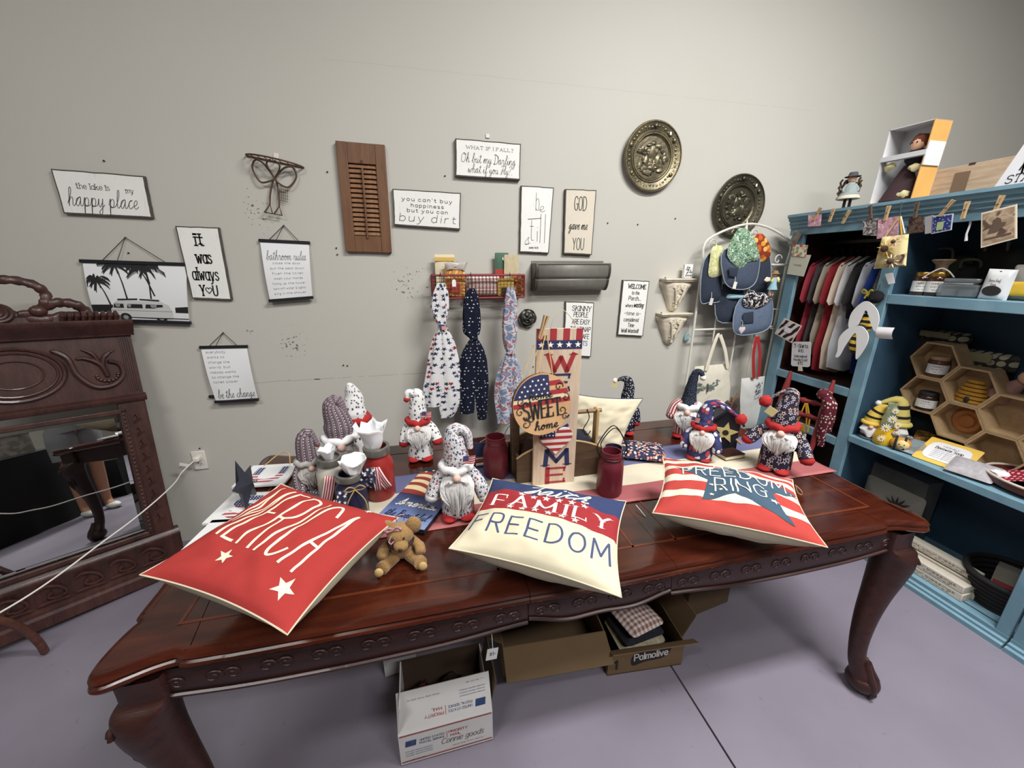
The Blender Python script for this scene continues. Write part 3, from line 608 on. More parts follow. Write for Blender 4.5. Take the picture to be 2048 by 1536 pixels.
gl = g.build('mirror_glass', MGL, mir)
b_ = .022
g = MB(False)      # bevelled rim of the glass
for (x0, z0), (x1, z1), (x2, z2), (x3, z3) in (((GX0, GZ0), (GX1, GZ0), (GX1-b_, GZ0+b_), (GX0+b_, GZ0+b_)), ((GX1, GZ0), (GX1, GZ1), (GX1-b_, GZ1-b_), (GX1-b_, GZ0+b_)), ((GX1, GZ1), (GX0, GZ1), (GX0+b_, GZ1-b_), (GX1-b_, GZ1-b_)), ((GX0, GZ1), (GX0, GZ0), (GX0+b_, GZ0+b_), (GX0+b_, GZ1-b_))):
    g.add([(x0, .0095, z0), (x1, .0095, z1), (x2, .0065, z2), (x3, .0065, z3)], [(0, 1, 2, 3)])
g.build('bevel', MGL, gl)

# outlet, plug and cord
po = at_y(400, 920)
out = thing('wall_outlet', 'white duplex wall outlet on the back wall beside the mirror', 'outlet', (po.x, WALL, po.z))
MWH = pm('white_plastic', (226, 220, 212), .35, var=.02)
MB().slab(-.036, .036, -.007, 0, -.060, .060).build('cover_plate', MWH, out, bevel=.004)
for dz in (.021, -.021):
    f = MB().prism([(.017*cos(a)*1.0, dz+.0145*sin(a)) for a in [2*pi*i/20 for i in range(20)]], -.0085, -.005).build('socket', MWH, out)
    mb = MB()
    for x in (-.006, .006): mb.slab(x-.0012, x+.0012, -.0092, -.0083, dz-.001, dz+.008)
    mb.ball((0, -.0088, dz-.007), (.0025, .0006, .0025), 8, 5); mb.build('slot', pm('slot_black', (20, 20, 20)), f)
pl = thing('power_cable', 'white power cord plugged into the wall outlet and hanging left past the mirror', 'cord', (po.x, WALL, po.z))
MB().slab(-.016, .016, -.045, -.009, .006, .034).build('plug', MWH, pl, bevel=.006)
c0 = V((po.x-.01, WALL-.045, po.z+.016))
pts = [c0, V((c0.x-.03, c0.y-.07, c0.z-.03))]+[at_y(px, py, y) for px, py, y in ((350, 965, 2.2), (318, 996, 2.05), (265, 1040, 1.9), (200, 1088, 1.75), (120, 1148, 1.6), (60, 1189, 1.5), (0, 1225, 1.42), (-90, 1275, 1.3))]
pts = cr([tuple(p-V((po.x, WALL, po.z))) for p in pts], 6)
MB().tube(pts, .0032, 8).build('cable', MWH, pl)
MB().box((-.052, -.06, .006), (.045, .001, .018), 0, .35).build('paper_tag', pm('paper_white', (232, 230, 225), .8, var=.03), pl)
# curved brown furniture foot at the left edge
p0 = at_z(92, 1308, 0); 
q = [p0, at_y(78, 1285, p0.y-.01), at_y(52, 1262, p0.y-.03), at_y(20, 1246, p0.y-.06), at_y(-25, 1236, p0.y-.09), at_y(-80, 1226, p0.y-.13), at_y(-150, 1190, p0.y-.18)]
o = thing('bentwood_stand', 'brown bentwood stand at the left edge with one curved foot showing', 'stand', (p0.x, p0.y, 0))
MB().tube(cr([tuple(V((v.x, v.y, max(v.z, .013)))-V((p0.x, p0.y, 0))) for v in q], 5), [.0145]*28+[.017]*3, 12).build('foot', wood('bentwood', (66, 36, 26), (100, 62, 48), (3, 20, 20), .4), o)
e = q[-1]-V((p0.x, p0.y, 0))
MB().lathe([(0, .05), (.03, .06), (.034, .5), (.026, .8), (.03, .95), (0, .96)], 14, (e.x-.12, e.y+.0, 0)).build('post', wood('bentwood', (0, 0, 0), (0, 0, 0)), o)
for k in (1, 2): 
    a = R(-20)+k*2.1; MB().tube(cr([(e.x-.12, e.y, .18), (e.x-.12+.10*cos(a+1.2), e.y+.10*sin(a+1.2), .16), (e.x-.12+.2*cos(a+1.2), e.y+.2*sin(a+1.2), .09), (e.x-.12+.25*cos(a+1.2), e.y+.25*sin(a+1.2), .014)], 5), .0145, 10).build('foot', wood('bentwood', (0, 0, 0), (0, 0, 0)), o)
# ------------------------------------------------------------------ things on the back wall
def puff(mb, poly, depth, y=0., rings=5, back=True, mi=None, wr=0., seed=0., fl=.5):
    """A stuffed flat shape: outline in x,z inflated by depth along -y."""
    n = len(poly); cx = sum(p[0] for p in poly)/n; cz = sum(p[1] for p in poly)/n
    for sg in ((-1, 1) if back else (-1,)):
        vs = [(cx, y+sg*depth/2, cz)]; uv = [(cx, cz)]
        for j in range(1, rings+1):
            t = j/rings; h = (1-t**2.2)**fl
            for x, z in poly:
                px, pz = cx+(x-cx)*t, cz+(z-cz)*t
                w = wr*NZ.noise(V((px*22+seed, pz*22, sg))) if wr else 0
                vs.append((px, y+sg*depth/2*h+w*h, pz)); uv.append((px, pz))
        fs = [(0, 1+i, 1+(i+1) % n)[::-sg] for i in range(n)]
        for j in range(rings-1):
            a = 1+j*n; fs += [(a+i, a+n+i, a+n+(i+1) % n, a+(i+1) % n)[::-sg] for i in range(n)]
        mb.add(vs, fs, uv, mi)
    return mb
def rrect(w, h, r=.01, n=4, cx=0, cz=0):
    out = []
    for sx, sz, a0 in ((1, 1, 0), (-1, 1, 90), (-1, -1, 180), (1, -1, 270)):
        for i in range(n+1): a = R(a0+90*i/n); out.append((cx+sx*(w/2-r)+r*cos(a), cz+sz*(h/2-r)+r*sin(a)))
    return out
def dens(poly, m=4): return [(a[0]+(b[0]-a[0])*i/m, a[1]+(b[1]-a[1])*i/m) for a, b in zip(poly, poly[1:]+poly[:1]) for i in range(m)]
def wob(poly, a, seed=0): 
    return [(x+a*NZ.noise(V((x*30, z*30, seed))), z+a*NZ.noise(V((x*30, z*30, seed+9)))) for x, z in poly]
MINK = pm('black_ink', (38, 36, 36), .7, var=0); MGREY = pm('soft_grey_ink', (92, 90, 88), .7, var=0)
def board_mat(name, c, worn=.3, edge=(74, 70, 64)):
    t = NT(name, .75, 0, .25); co = t.coord('Object'); f = t.noise(co, 14, 4, .6)
    a = t.mix(f, tuple(k*.93 for k in lin(c)[:3]), tuple(min(1, k*1.04) for k in lin(c)[:3]))
    g = t.noise(t.coord('Object', (60, 60, 6)), 3, 3)
    a = t.mix(t.math('MULTIPLY', t.math('GREATER_THAN', g, .66), worn), a, lin(edge)); t.col(a); return t.m
MBD = board_mat('white_board', (240, 239, 235), .10); MBW = board_mat('cream_board', (218, 209, 192), .30, (196, 170, 140))
MBE = pm('dark_board_edge', (88, 84, 78), .8, var=.3, vs=30)
def quad_frame(px, y):
    P = [at_y(a, b, y) for a, b in px]; c = sum(P, V())/4
    ex = ((P[1]-P[0])+(P[2]-P[3]))/2; ez = ((P[0]-P[3])+(P[1]-P[2]))/2; W, Hh = ex.length, ez.length
    ro = math.atan2(ex.z, ex.x); return P, c, W, Hh, ro
def sign(label, px, lines, mat=None, thick=.018, name='wall_sign', group=None, edge=True, ink=None):
    y = WALL-thick; P, c, W, Hh, ro = quad_frame(px, y)
    t = thing(name, label, 'sign', (c.x, WALL, c.z), (0, -ro, 0), group)
    ca, sa = cos(-ro), sin(-ro)
    out_ = [((p.x-c.x)*ca-(p.z-c.z)*sa, (p.x-c.x)*sa+(p.z-c.z)*ca) for p in P]
    o2 = wob(dens(out_, 9), .0022, W*50)
    face = [(x*(1-.006/W*2), z*(1-.006/Hh*2)) for x, z in o2]
    mb = MB(); mb.prism(o2, -thick+.0012, 0, 1); mb.prism(face, -thick-.0003, -thick+.0015, 0, 1)
    mb.build('board', [mat or MBD, MBE], t)
    yy = -thick-.0009
    for L in lines:
        s, font, fx, fz, fh, fw, pen = L[:7]; kw = L[7] if len(L) > 7 else {}; lm = MB()
        letter(lm, s, (fx-.5)*W, (.5-fz)*Hh, fh*Hh, fw*W if fw else None, pen, font, lambda u, v: (u, yy, v), **kw); lm.build('lettering', ink or MINK, t)
    return t, W, Hh
SL = dict(serif=1.0)
sign('white plank sign reading the lake is my happy place above the van print', [(101, 337), (288, 352), (305, 436), (127, 427)],
     [('the lake is', 'sans', .40, .34, .125, .36, .10, SL), ('my', 'sans', .80, .375, .12, .085, .10, SL), ('happy place', 'script', .47, .60, .42, .78, .035, dict(slant=.25))], ink=MGREY)
t, W, Hh = sign('white vertical board reading it was always you with a heart', [(350, 452), (437, 455), (464, 600), (384, 597)],
     [('it', 'sans', .46, .165, .17, .20, .115, SL), ('was', 'sans', .50, .405, .17, .36, .115, SL), ('always', 'sans', .47, .64, .17, .62, .10, SL), ('Y', 'sans', .335, .875, .145, .10, .13, SL), ('U', 'sans', .645, .875, .145, .10, .13, SL)])
mb = MB(); hx, hz, hr = (.49-.5)*W, (.5-.87)*Hh, W*.075
mb.tube([(hx+hr*1.0*sin(a)**3, -.0195, hz+hr*.075*(13*cos(a)-5*cos(2*a)-2*cos(3*a)-cos(4*a))) for a in [2*pi*i/30 for i in range(30)]], .0022, 5, True, flat=.3); mb.build('heart', MINK, t)
sign('white plank sign asking what if I fall in top middle of wall', [(911, 276), (1042, 288), (1040, 360), (911, 352)],
     [('WHAT IF I FALL?', 'sans', .52, .205, .085, .72, .11, dict(serif=.8, gap=3)), ('Oh but my Darling', 'script', .50, .48, .26, .84, .045, dict(slant=.2)), ('what if you Fly?.', 'script', .53, .76, .24, .70, .045, dict(slant=.2))], thick=.026)
sign('white plank sign about buying dirt right of the wooden shutter', [(785, 377), (922, 386), (920, 459), (788, 450)],
     [("you can't buy", 'sans', .50, .255, .095, .74, .15, dict(gap=3.2)), ('happiness', 'sans', .50, .415, .095, .48, .15, dict(gap=3.2)), ('but you can', 'sans', .50, .555, .095, .60, .15, dict(gap=3.2)), ('buy dirt', 'sans', .50, .755, .21, .84, .07, dict(gap=3, slant=.1))], thick=.02)
sign('white vertical board reading be still in thin tall letters', [(1042, 371), (1108, 375), (1098, 507), (1039, 504)],
     [('b', 'sans', .53, .22, .26, .10, .022, {}), ('e', 'script', .68, .285, .17, .20, .035, {}), ('s', 'script', .24, .77, .22, .18, .028, dict(slant=.2)), ('t', 'sans', .38, .64, .34, .13, .02, {}), ('-', 'sans', .45, .475, .06, .42, .16, dict(rot=.12)), ('i', 'sans', .55, .70, .24, .02, .028, {}), ('ll', 'sans', .72, .62, .44, .16, .017, dict(gap=5)), ('psalm 46.10', 'sans', .46, .92, .028, .30, .18, {})], thick=.018)
sign('weathered cream board reading god gave me you', [(1131, 378), (1193, 380), (1184, 510), (1127, 507)],
     [('GOD', 'sans', .50, .21, .205, .40, .06, {}), ('gave me', 'script', .46, .53, .16, .62, .065, dict(slant=.3)), ('YOU', 'sans', .50, .835, .185, .38, .06, {})], mat=MBW, thick=.024)
sign('white board about skinny people behind the tall welcome sign', [(1131, 603), (1188, 605), (1182, 714), (1127, 711)],
     [('SKINNY', 'sans', .52, .115, .085, .66, .13, dict(serif=.5)), ('PEOPLE', 'sans', .52, .225, .085, .50, .12, {}), ('ARE EASY', 'sans', .55, .355, .085, .62, .12, {}), ('TO KIDNAP', 'sans', .56, .49, .085, .72, .12, {}), ('STAY SAFE', 'sans', .55, .62, .085, .70, .12, {}), ('EAT LOTS', 'sans', .54, .75, .085, .66, .12, {}), ('OF CAKE', 'sans', .40, .87, .085, .5, .12, {})])
sign('white board welcoming guests to the porch left of the corbel shelves', [(1246, 560), (1299, 562), (1286, 673), (1235, 670)],
     [('WELCOME', 'sans', .52, .105, .075, .66, .16, dict(serif=.5)), ('to the', 'sans', .50, .215, .06, .28, .14, {}), ('Porch...', 'sans', .50, .315, .07, .46, .14, {}), ('where', 'sans', .33, .445, .06, .28, .13, {}), ('wasting', 'sans', .68, .43, .08, .36, .15, dict(slant=.3)), ('-time is-', 'sans', .50, .585, .065, .62, .13, {}), ('considered', 'sans', .48, .70, .07, .56, .13, {}), ('Time', 'sans', .50, .80, .07, .24, .13, {}), ('Well Wasted!', 'sans', .49, .905, .07, .66, .15, {})])

# wooden shutter
MSH = wood('shutter_wood', (94, 62, 42), (126, 88, 60), (30, 30, 3), .5, .1)
P, c, W, Hh, ro = quad_frame([(674, 281), (773, 290), (780, 507), (688, 501)], WALL-.026)
sh = thing('wooden_shutter', 'small brown wooden louvred shutter hanging in the middle of the wall', 'shutter', (c.x, WALL, c.z), (0, -ro-.02, 0))
sw, rt, rb = .052, .098, .085
for s_ in (-1, 1): MB().slab(s_*W/2-(sw if s_ > 0 else 0), s_*W/2+(sw if s_ < 0 else 0), -.026, -.002, -Hh/2, Hh/2).build('stile', MSH, sh, bevel=.002)
MB().slab(-W/2+sw, W/2-sw, -.024, -.003, Hh/2-rt, Hh/2).build('rail', MSH, sh, bevel=.002); MB().slab(-W/2+sw, W/2-sw, -.024, -.003, -Hh/2, -Hh/2+rb).build('rail', MSH, sh, bevel=.002)
MLV = wood('lit_louver_wood', (122, 86, 62), (152, 114, 84), (30, 30, 3), .5, .1); z0, z1 = -Hh/2+rb, Hh/2-rt; nl = 15; lm_ = None  # shutter wood made lighter: light on the louver faces is put into the colour
for i in range(nl):
    z = z0+(i+.5)*(z1-z0)/nl
    o = MB().box((0, 0, 0), (W-2*sw, .005, (z1-z0)/nl*.86), 0, 0, -.55).build('louver', MLV, sh) if not lm_ else lm_.copy()
    if lm_: COL.objects.link(o)
    lm_ = lm_ or o; o.location = (0, -.014, z)
MB().slab(-.004, .004, -.034, -.026, z0-.012, z1-.02).build('tilt_rod', MSH, sh, bevel=.001)
MB().tube([(-.004, -.028, z1+.004), (-.004, -.033, z1+.014), (.004, -.033, z1+.014), (.004, -.028, z1+.004)], .0012, 6).build('staple', MDK, sh)
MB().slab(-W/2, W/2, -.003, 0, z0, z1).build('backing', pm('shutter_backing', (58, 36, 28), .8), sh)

# hanging prints: wooden bars, paper, cord
MPAP = pm('print_paper', (236, 236, 237), .6, var=.03, vs=4); MBAR = pm('black_bar', (30, 31, 36), .5, var=.1); MCRD = pm('dark_cord', (52, 48, 40), .9)
def hanging(label, tl, tr, br, bl, apex, art, bar=.016, second=False, curl=.012):
    A, B, Cc, Dd = at_y(*tl), at_y(*tr), at_y(*br), at_y(*bl); K = at_y(*apex)
    t = thing('hanging_print', label, 'print', (K.x, WALL, K.z)); L = lambda p, y: (p.x-K.x, y, p.z-K.z)
    def bar_(p, q, y, mn):
        d = q-p; ang = math.atan2(d.z, d.x); m_ = (p+q)/2
        MB().box((m_.x-K.x, y, m_.z-K.z), (d.length, .014, bar), 0, -ang).build(mn, MBAR, t, bevel=.002)
    bar_(A, B, -.010, 'top_bar'); bar_(Dd, Cc, -.014-curl, 'bottom_bar')
    ins = .022
    def S(u, v):   # v 0 top .. 1 bottom
        uu = ins+u*(1-2*ins); p = A.lerp(B, uu).lerp(Dd.lerp(Cc, uu), v); return (p.x-K.x, -.0105-curl*v-.010*sin(pi*v)*(1 if curl > 0 else 0)-.004*sin(2*pi*u)*v, p.z-K.z)
    pp = MB().grid(lambda u, v: S(u, 1-v), 8, 10).build('paper', MPAP, t)
    def M(u, v, lift=.0012): x, y, z = S(u, v); return (x, y-lift, z)
    for s_ in (.2, .78):
        p = A.lerp(B, s_); MB().tube([(p.x-K.x, -.01, p.z-K.z+.006), (0, -.006, 0)], .0016, 6).build('cord', MCRD, t)
    p = A.lerp(B, .34); MB().tube([(p.x-K.x, -.014, p.z-K.z+.006), (0, -.008, -.002)], .0014, 6).build('cord', MCRD, t)
    MB().lathe([(0, -.004), (.003, -.002), (.002, .008)], 8).build('nail', MDK, t, loc=(0, -.006, 0), rot=(-pi/2, 0, 0))
    if second:   # a second sheet behind
        o = V((-.03, 0, .01))
        MB().grid(lambda u, v: (S(u, 1-v)[0]-.028*(1-v)*1.0, -.004, S(u, 1-v)[2]+.012), 4, 4).build('back_sheet', pm('back_sheet_paper', (206, 204, 194), .7), t)
        p, q = Dd+V((-.032, 0, .028)), Cc+V((-.04, 0, .028)); bar_(p, q, -.006, 'back_bar')
    art(t, pp, M); return t
def txt_art(head, lines, body, foot=None, left=False):
    def art(t, pp, M):
        mp = lambda u, v: M(u, v); lm = MB()
        f = lambda u, v: M(u, 1-v)
        if head: letter(lm, head, .5, 1-.235, .16, .84, .04, 'script', f, slant=.25)
        for i, s in enumerate(lines):
            fz, fx, fw = body[0]+i*body[1], .5, min(.72, .042*len(s))
            if left: letter(lm, s, .09, 1-fz, body[2], .05*len(s)*.92, .10, 'sans', f, gap=2.6, align='l')
            else: letter(lm, s, fx, 1-fz, body[2], fw, .10, 'sans', f, gap=2.6)
        if foot: letter(lm, foot, .52, 1-.855, .17, .86, .05, 'script', f, slant=.3)
        lm.build('lettering', MGREY, pp)
    return art
hanging('white bathroom rules print hanging between two black bars', (519, 481), (621, 486), (629, 594), (541, 601), (568, 451),
        txt_art('bathroom rules', ['close the door', 'put the seat down', 'flush the toilet', 'wash your hands', 'hang up the towel', 'turn off water & lights', 'sing in the shower'], (.365, .087, .034)))
hanging('small white be the change print hanging low beside the mirror', (401, 694), (497, 692), (521, 796), (434, 801), (447, 665),
        txt_art(None, ['everybody', 'wants to', 'change the', 'world, but', 'nobody wants', 'to change the', 'toilet paper'], (.085, .09, .04), 'be the change', True), second=True)
MG1 = pm('print_black', (36, 36, 38), .6, var=.05); MG2 = pm('print_grey', (150, 150, 150), .6, var=.1); MG3 = pm('print_pale', (206, 206, 204), .6, var=.05)
def van_art(t, pp, M):
    f = lambda u, v: M(u, v, .0014)
    def P(mb, pts, lift=.0014): mb.add([M(u, v, lift) for u, v in pts], [tuple(range(len(pts)))], None, None, False)
    def line(mb, pts, w, lift=.0016):
        q = cr(pts, 5); vs = []
        for i, (u, v) in enumerate(q):
            a, b = q[max(0, i-1)], q[min(len(q)-1, i+1)]; dx, dy = b[0]-a[0], b[1]-a[1]; l = math.hypot(dx, dy) or 1; k = w*(1-.6*i/len(q))
            vs += [M(u-dy/l*k/2, v+dx/l*k/2*1.5, lift), M(u+dy/l*k/2, v-dx/l*k/2*1.5, lift)]
        mb.add(vs, [(2*i, 2*i+1, 2*i+3, 2*i+2) for i in range(len(q)-1)], None, None, False)
    k = MB()
    P(k, [(0, .735), (.22, .72), (.22, .86), (0, .86)]); P(k, [(.86, .74), (1, .72), (1, .83), (.86, .83)]); P(k, [(.8, .93), (1, .93), (1, .945), (.8, .945)]); P(k, [(0, .92), (.2, .92), (.2, .935), (0, .935)]); P(k, [(0, .985), (1, .985), (1, 1), (0, 1)])
    palms = [((.10, .30), (.20, .72), .9), ((.29, .02), (.38, .62), 1.), ((.58, .05), (.62, .60), 1.25), ((.50, .02), (.66, .55), .9)]
    for i, ((x, y), (bx, by), s) in enumerate(palms):
        line(k, [(bx, by), ((x+bx)/2+.015, (y+by)/2), (x, y)], .016)
        for q in range(11):
            a = 2*pi*q/11+i*.7; dx, dy = cos(a), sin(a); L_ = s*(.9+.25*sin(q*2.7+i))
            fr = cr([(x, y), (x+dx*.08*L_, max(.012, y+dy*.09*L_-.012)), (min(.985, max(.015, x+dx*.145*L_)), max(.012, y+dy*.12*L_+.05*s))], 6)
            line(k, fr[::3], .010)
            for j in range(2, len(fr)-1):
                u0, v0 = fr[j]
                for sd in (-1, 1): line(k, [(u0, v0), (min(.99, max(.01, u0+sd*.010*abs(dy)+dx*.018)), min(.99, max(.012, v0+.055*s+sd*.012)))], .0085)
    k.build('palm_print', MG1, pp)
    v = MB(); P(v, [(.19, .94), (.195, .80), (.235, .735), (.27, .69), (.30, .672), (.74, .672), (.79, .70), (.825, .80), (.83, .94)], .0020); P(v, [(.24, .69), (.27, .645), (.72, .645), (.76, .69)], .0018)
    v.build('van_print', MG3, pp)
    d = MB()
    for a, b in ((.225, .33), (.36, .52), (.545, .73)): P(d, [(a+.012, .70), (b, .70), (b, .77), (a, .77)], .0026)
    P(d, [(.28, .615), (.48, .60), (.48, .625), (.28, .64)], .0026); P(d, [(.5, .605), (.70, .615), (.70, .64), (.5, .625)], .0026)
    for cx in (.33, .70): P(d, [(cx+.058*cos(2*pi*i/16), .935+.075*sin(2*pi*i/16)) for i in range(16)], .0027)
    P(d, [(.19, .93), (.83, .93), (.83, .945), (.19, .945)], .0024); d.build('window_print', MG1, pp)
    w = MB()
    for a, b in ((.245, .30), (.37, .41), (.60, .67)): P(w, [(a, .705), (b, .705), (b-.01, .755), (a+.01, .755)], .0031)
    for cx in (.33, .70): P(w, [(cx+.028*cos(2*pi*i/12), .935+.038*sin(2*pi*i/12)) for i in range(12)], .0032)
    P(w, [(.2, .81), (.825, .81), (.825, .818), (.2, .818)], .0026); w.build('trim_print', MG2, pp)
hanging('large black and white print of a camper van under palms', (163, 522), (380, 529), (386, 645), (192, 638), (252, 475), van_art, bar=.017, curl=.004)

# wire ribbon hook with half-oval shelf
p = at_y(552, 335); S_ = .36/131*.98
hk = thing('wire_wall_hook', 'brown wire wall hook shelf with ribbon bow and dangling feet', 'hook', (p.x, WALL, p.z), (0, .16, 0))
MRU = pm('brown_wire', (96, 76, 60), .55, .4, .25)
u_ = .0029
mb = MB(); mb.tube([(45*u_*cos(a), -.005-.085*sin(a), .026) for a in [pi*i/24 for i in range(25)]], .0042, 8); mb.tube([(-45*u_, -.004, .026), (45*u_, -.004, .026)], .0042, 8)
for k in range(1, 8): x = -45*u_+90*u_*k/8; mb.tube([(x, -.004, .026), (x, -.005-.085*math.sqrt(max(0, 1-(x/(45*u_))**2)), .026)], .002, 6)
mb.build('shelf', MRU, hk)
mb = MB()
for sg in (-1, 1): mb.tube(cr([(0, -.02, -.055), (sg*.045, -.03, .0), (sg*.085, -.025, .012), (sg*.10, -.02, -.03), (sg*.065, -.025, -.085), (sg*.02, -.03, -.075), (0, -.02, -.055)], 5), .0045, 8)
for sg in (-1, 1): mb.tube(cr([(0, -.02, -.055), (sg*.03, -.04, .0), (sg*.01, -.05, .025)], 4), .004, 8)
mb.build('bow', MRU, hk)
mb = MB()
for sg in (-1, 1):
    x = sg*.02; mb.tube(cr([(x*.3, -.018, -.06), (x, -.018, -.13), (x*1.1, -.02, -.19)], 4), .0042, 8)
    mb.tube([(x*1.1, -.02, -.185), (x*1.1+.0-.022, -.03, -.228), (x*1.1+.016, -.03, -.228)], .0042, 8, True)
mb.build('ribbon_tail', MRU, hk)
mb = MB()
for i in range(6): mb.tube([(.016+.045*i/5, -.018, -.085), (.012+.045*i/5, -.018, -.155)], .001, 5); mb.tube([(.012, -.018, -.085-.07*i/5), (.064, -.018, -.088-.07*i/5)], .001, 5)
mb.build('mesh', MRU, hk)
MB().slab(-.012, .012, -.004, 0, .04, .066).build('adhesive_clip', MWH, hk, bevel=.002)
p = at_y(975, 275); tag(MB().slab(-.011, .011, -.006, 0, -.008, .012).build('adhesive_clip', MWH, loc=(p.x, WALL, p.z+.004), bevel=.002), 'white adhesive clip above the what if I fall sign', 'clip')

# embossed brass chargers
def brass(name, c1, c2):
    t = NT(name, .42, .75, .5); co = t.coord('Object'); f = t.noise(co, 9, 4, .6)
    t.col(t.ramp(f, (.3, lin(c1)), (.7, lin(c2)))); t.bump(t.noise(co, 55, 3, .6), .35, .006); return t.m
def charger(label, px, rim, r, m1, m2, fig, sq):
    p = at_y(*px, WALL-.02)
    t = thing('brass_plate', label, 'plate', (p.x, WALL-.004, p.z), (R(2), 0, 0), 'brass plates')
    T_ = Matrix.Rotation(pi/2, 4, 'X')
    mb = MB(); mb.T = T_; mb.lathe([(0, .012), (r*.60, .012), (r*.64, .020), (r*.70, .024), (r*.74, .020), (r*.95, .034), (r, .036), (r*1.005, .030), (r*.97, .024), (r*.7, .0), (0, 0)], 56); mb.build('dish', m1, t)
    mb = MB()
    for rr, w in ((.66, .0045), (.72, .003), (.97, .004)): mb.tube([(r*rr*cos(2*pi*i/48), -.024-(.012 if rr > .9 else 0), r*rr*sin(2*pi*i/48)) for i in range(48)], w, 6, True)
    for i in range(44):
        a = 2*pi*i/44; q = r*(.845+.03*sin(i*5.1)); mb.ball((q*cos(a), -.027, q*sin(a)), (.008+.003*sin(i*3.3), .004, .008), 7, 4)
    for a in (35, 90, 160, 215, 325): mb.lathe([(.012, -.002), (.014, .004), (.006, .006), (0, .003)], 12, (0, 0, 0)) if 0 else mb.ball((r*.85*cos(R(a)), -.031, r*.85*sin(R(a))), (.013, .006, .013), 10, 6)
    mb.build('rim_relief', m2, t)
    mb = MB(); rr = random.Random(sq)
    for x, z, a, b in fig: mb.ball((x*r, -.014, z*r), (a*r*.7, .012, b*r*.7), 12, 7, lump=.5, seed=x*9+z*5)
    for _ in range(64):
        a = rr.random()*2*pi; q = r*.5*rr.random()**.6; mb.ball((q*cos(a), -.014, q*sin(a)*.9-.04*r), (.010+.014*rr.random(), .008, .008+.012*rr.random()), 8, 5, lump=.5, seed=a)
    mb.build('figure_relief', m1, t)
    MB().slab(-.006, .006, -.0375, -.036, -.008, .008).build('price_sticker', MPAP, t, loc=(r*.5, 0, r*.66))
    return t
MB1, MB2 = brass('old_brass', (96, 90, 76), (140, 130, 104)), brass('bright_brass', (90, 84, 70), (150, 136, 100))
MB3, MB4 = brass('tarnished_brass', (70, 66, 56), (110, 104, 86)), brass('tarnished_brass_rim', (74, 70, 60), (120, 112, 92))
charger('round brass embossed plate high on the wall with bright gold centre ring', (1304, 314), 0, .193, MB1, MB2, [(0, .12, .22, .3), (-.2, -.12, .16, .25), (.2, -.1, .16, .28), (0, -.32, .26, .14), (.02, .38, .12, .1)], 3)
charger('darker tarnished brass plate partly behind the denim pouches', (1476, 412), 0, .193, MB3, MB4, [(-.08, .1, .2, .24), (.16, .2, .12, .12), (-.1, .35, .09, .1), (.0, -.2, .3, .2), (.2, -.1, .12, .24)], 8)

# half-round galvanised wall bin
A = at_y(1072, 528, WALL-.11); B = at_y(1221, 536, WALL-.11); zb = at_y(1145, 579, WALL-.03).z
bn = thing('metal_wall_bin', 'grey galvanised half round wall bin below the hanging boards', 'bin', ((A.x+B.x)/2, WALL, A.z))
MGV = pm('galvanised', (134, 132, 124), .5, .25, .12, 25, .1, 80); MGD = pm('galvanised_dark', (84, 82, 76), .5, .3)
W = B.x-A.x; hz = zb-A.z; dz = B.z-A.z
pr = cr([(-.112, 0), (-.118, hz*.2), (-.112, hz*.45), (-.098, hz*.56), (-.100, hz*.62), (-.088, hz*.85), (-.062, hz*1.0), (0, hz*1.0)], 4)
mb = MB(); mb.grid(lambda u, v: (-W/2+.008+(W-.016)*u, *pr[int(round(v*(len(pr)-1)))]), 1, len(pr)-1); mb.build('trough', MGV, bn, solid=.002)
for s_ in (-1, 1):
    mb = MB(); q = [(s_*W/2, y, z) for y, z in pr]+[(s_*W/2, 0, .004), (s_*W/2, -.11, .004)]; mb.add(q, [tuple(range(len(q)))], None, None, False); mb.tube([(s_*(W/2-.004), y, z) for y, z in pr], .005, 6); mb.tube([(s_*(W/2-.012), y-.001, z) for y, z in pr], .003, 6)
    mb.build('end_cap', MGD, bn, solid=.002)
MB().tube([(-W/2, -.112, .0), (W/2, -.112, 0)], .006, 8).build('rim', MGD, bn); MB().slab(-W/2, W/2, -.003, 0, hz, .02).build('back_plate', MGV, bn)

# pewter rose on the wall
p = at_y(1056, 637, WALL-.03); rs = thing('metal_rose', 'dark pewter rose ornament on the wall left of the welcome sign', 'ornament', (p.x, WALL, p.z))
MPW = pm('pewter', (84, 82, 76), .4, .6, .2, 40)
for ring, (n, ro_, sz, y) in enumerate(((5, .040, .038, -.014), (5, .026, .030, -.024), (3, .013, .020, -.032))):
    for i in range(n):
        a = 2*pi*i/n+ring*.6; mb = MB()
        mb.grid(lambda u, v: ((ro_+sz*.8*(v-.4))*cos(a+(u-.5)*1.5)*1., y-.012*sin(pi*u)*1.0+.012*v*v-.010*(v > .9), (ro_+sz*.8*(v-.4))*sin(a+(u-.5)*1.5)), 8, 6); mb.build('petal', MPW, rs, solid=.004)
MB().lathe([(0, 0), (.05, 0), (.045, .012), (0, .014)], 18).build('backing', MPW, rs, rot=(pi/2, 0, 0)); MB().ball((0, -.034, 0), .008, 8, 6).build('bud', MPW, rs)

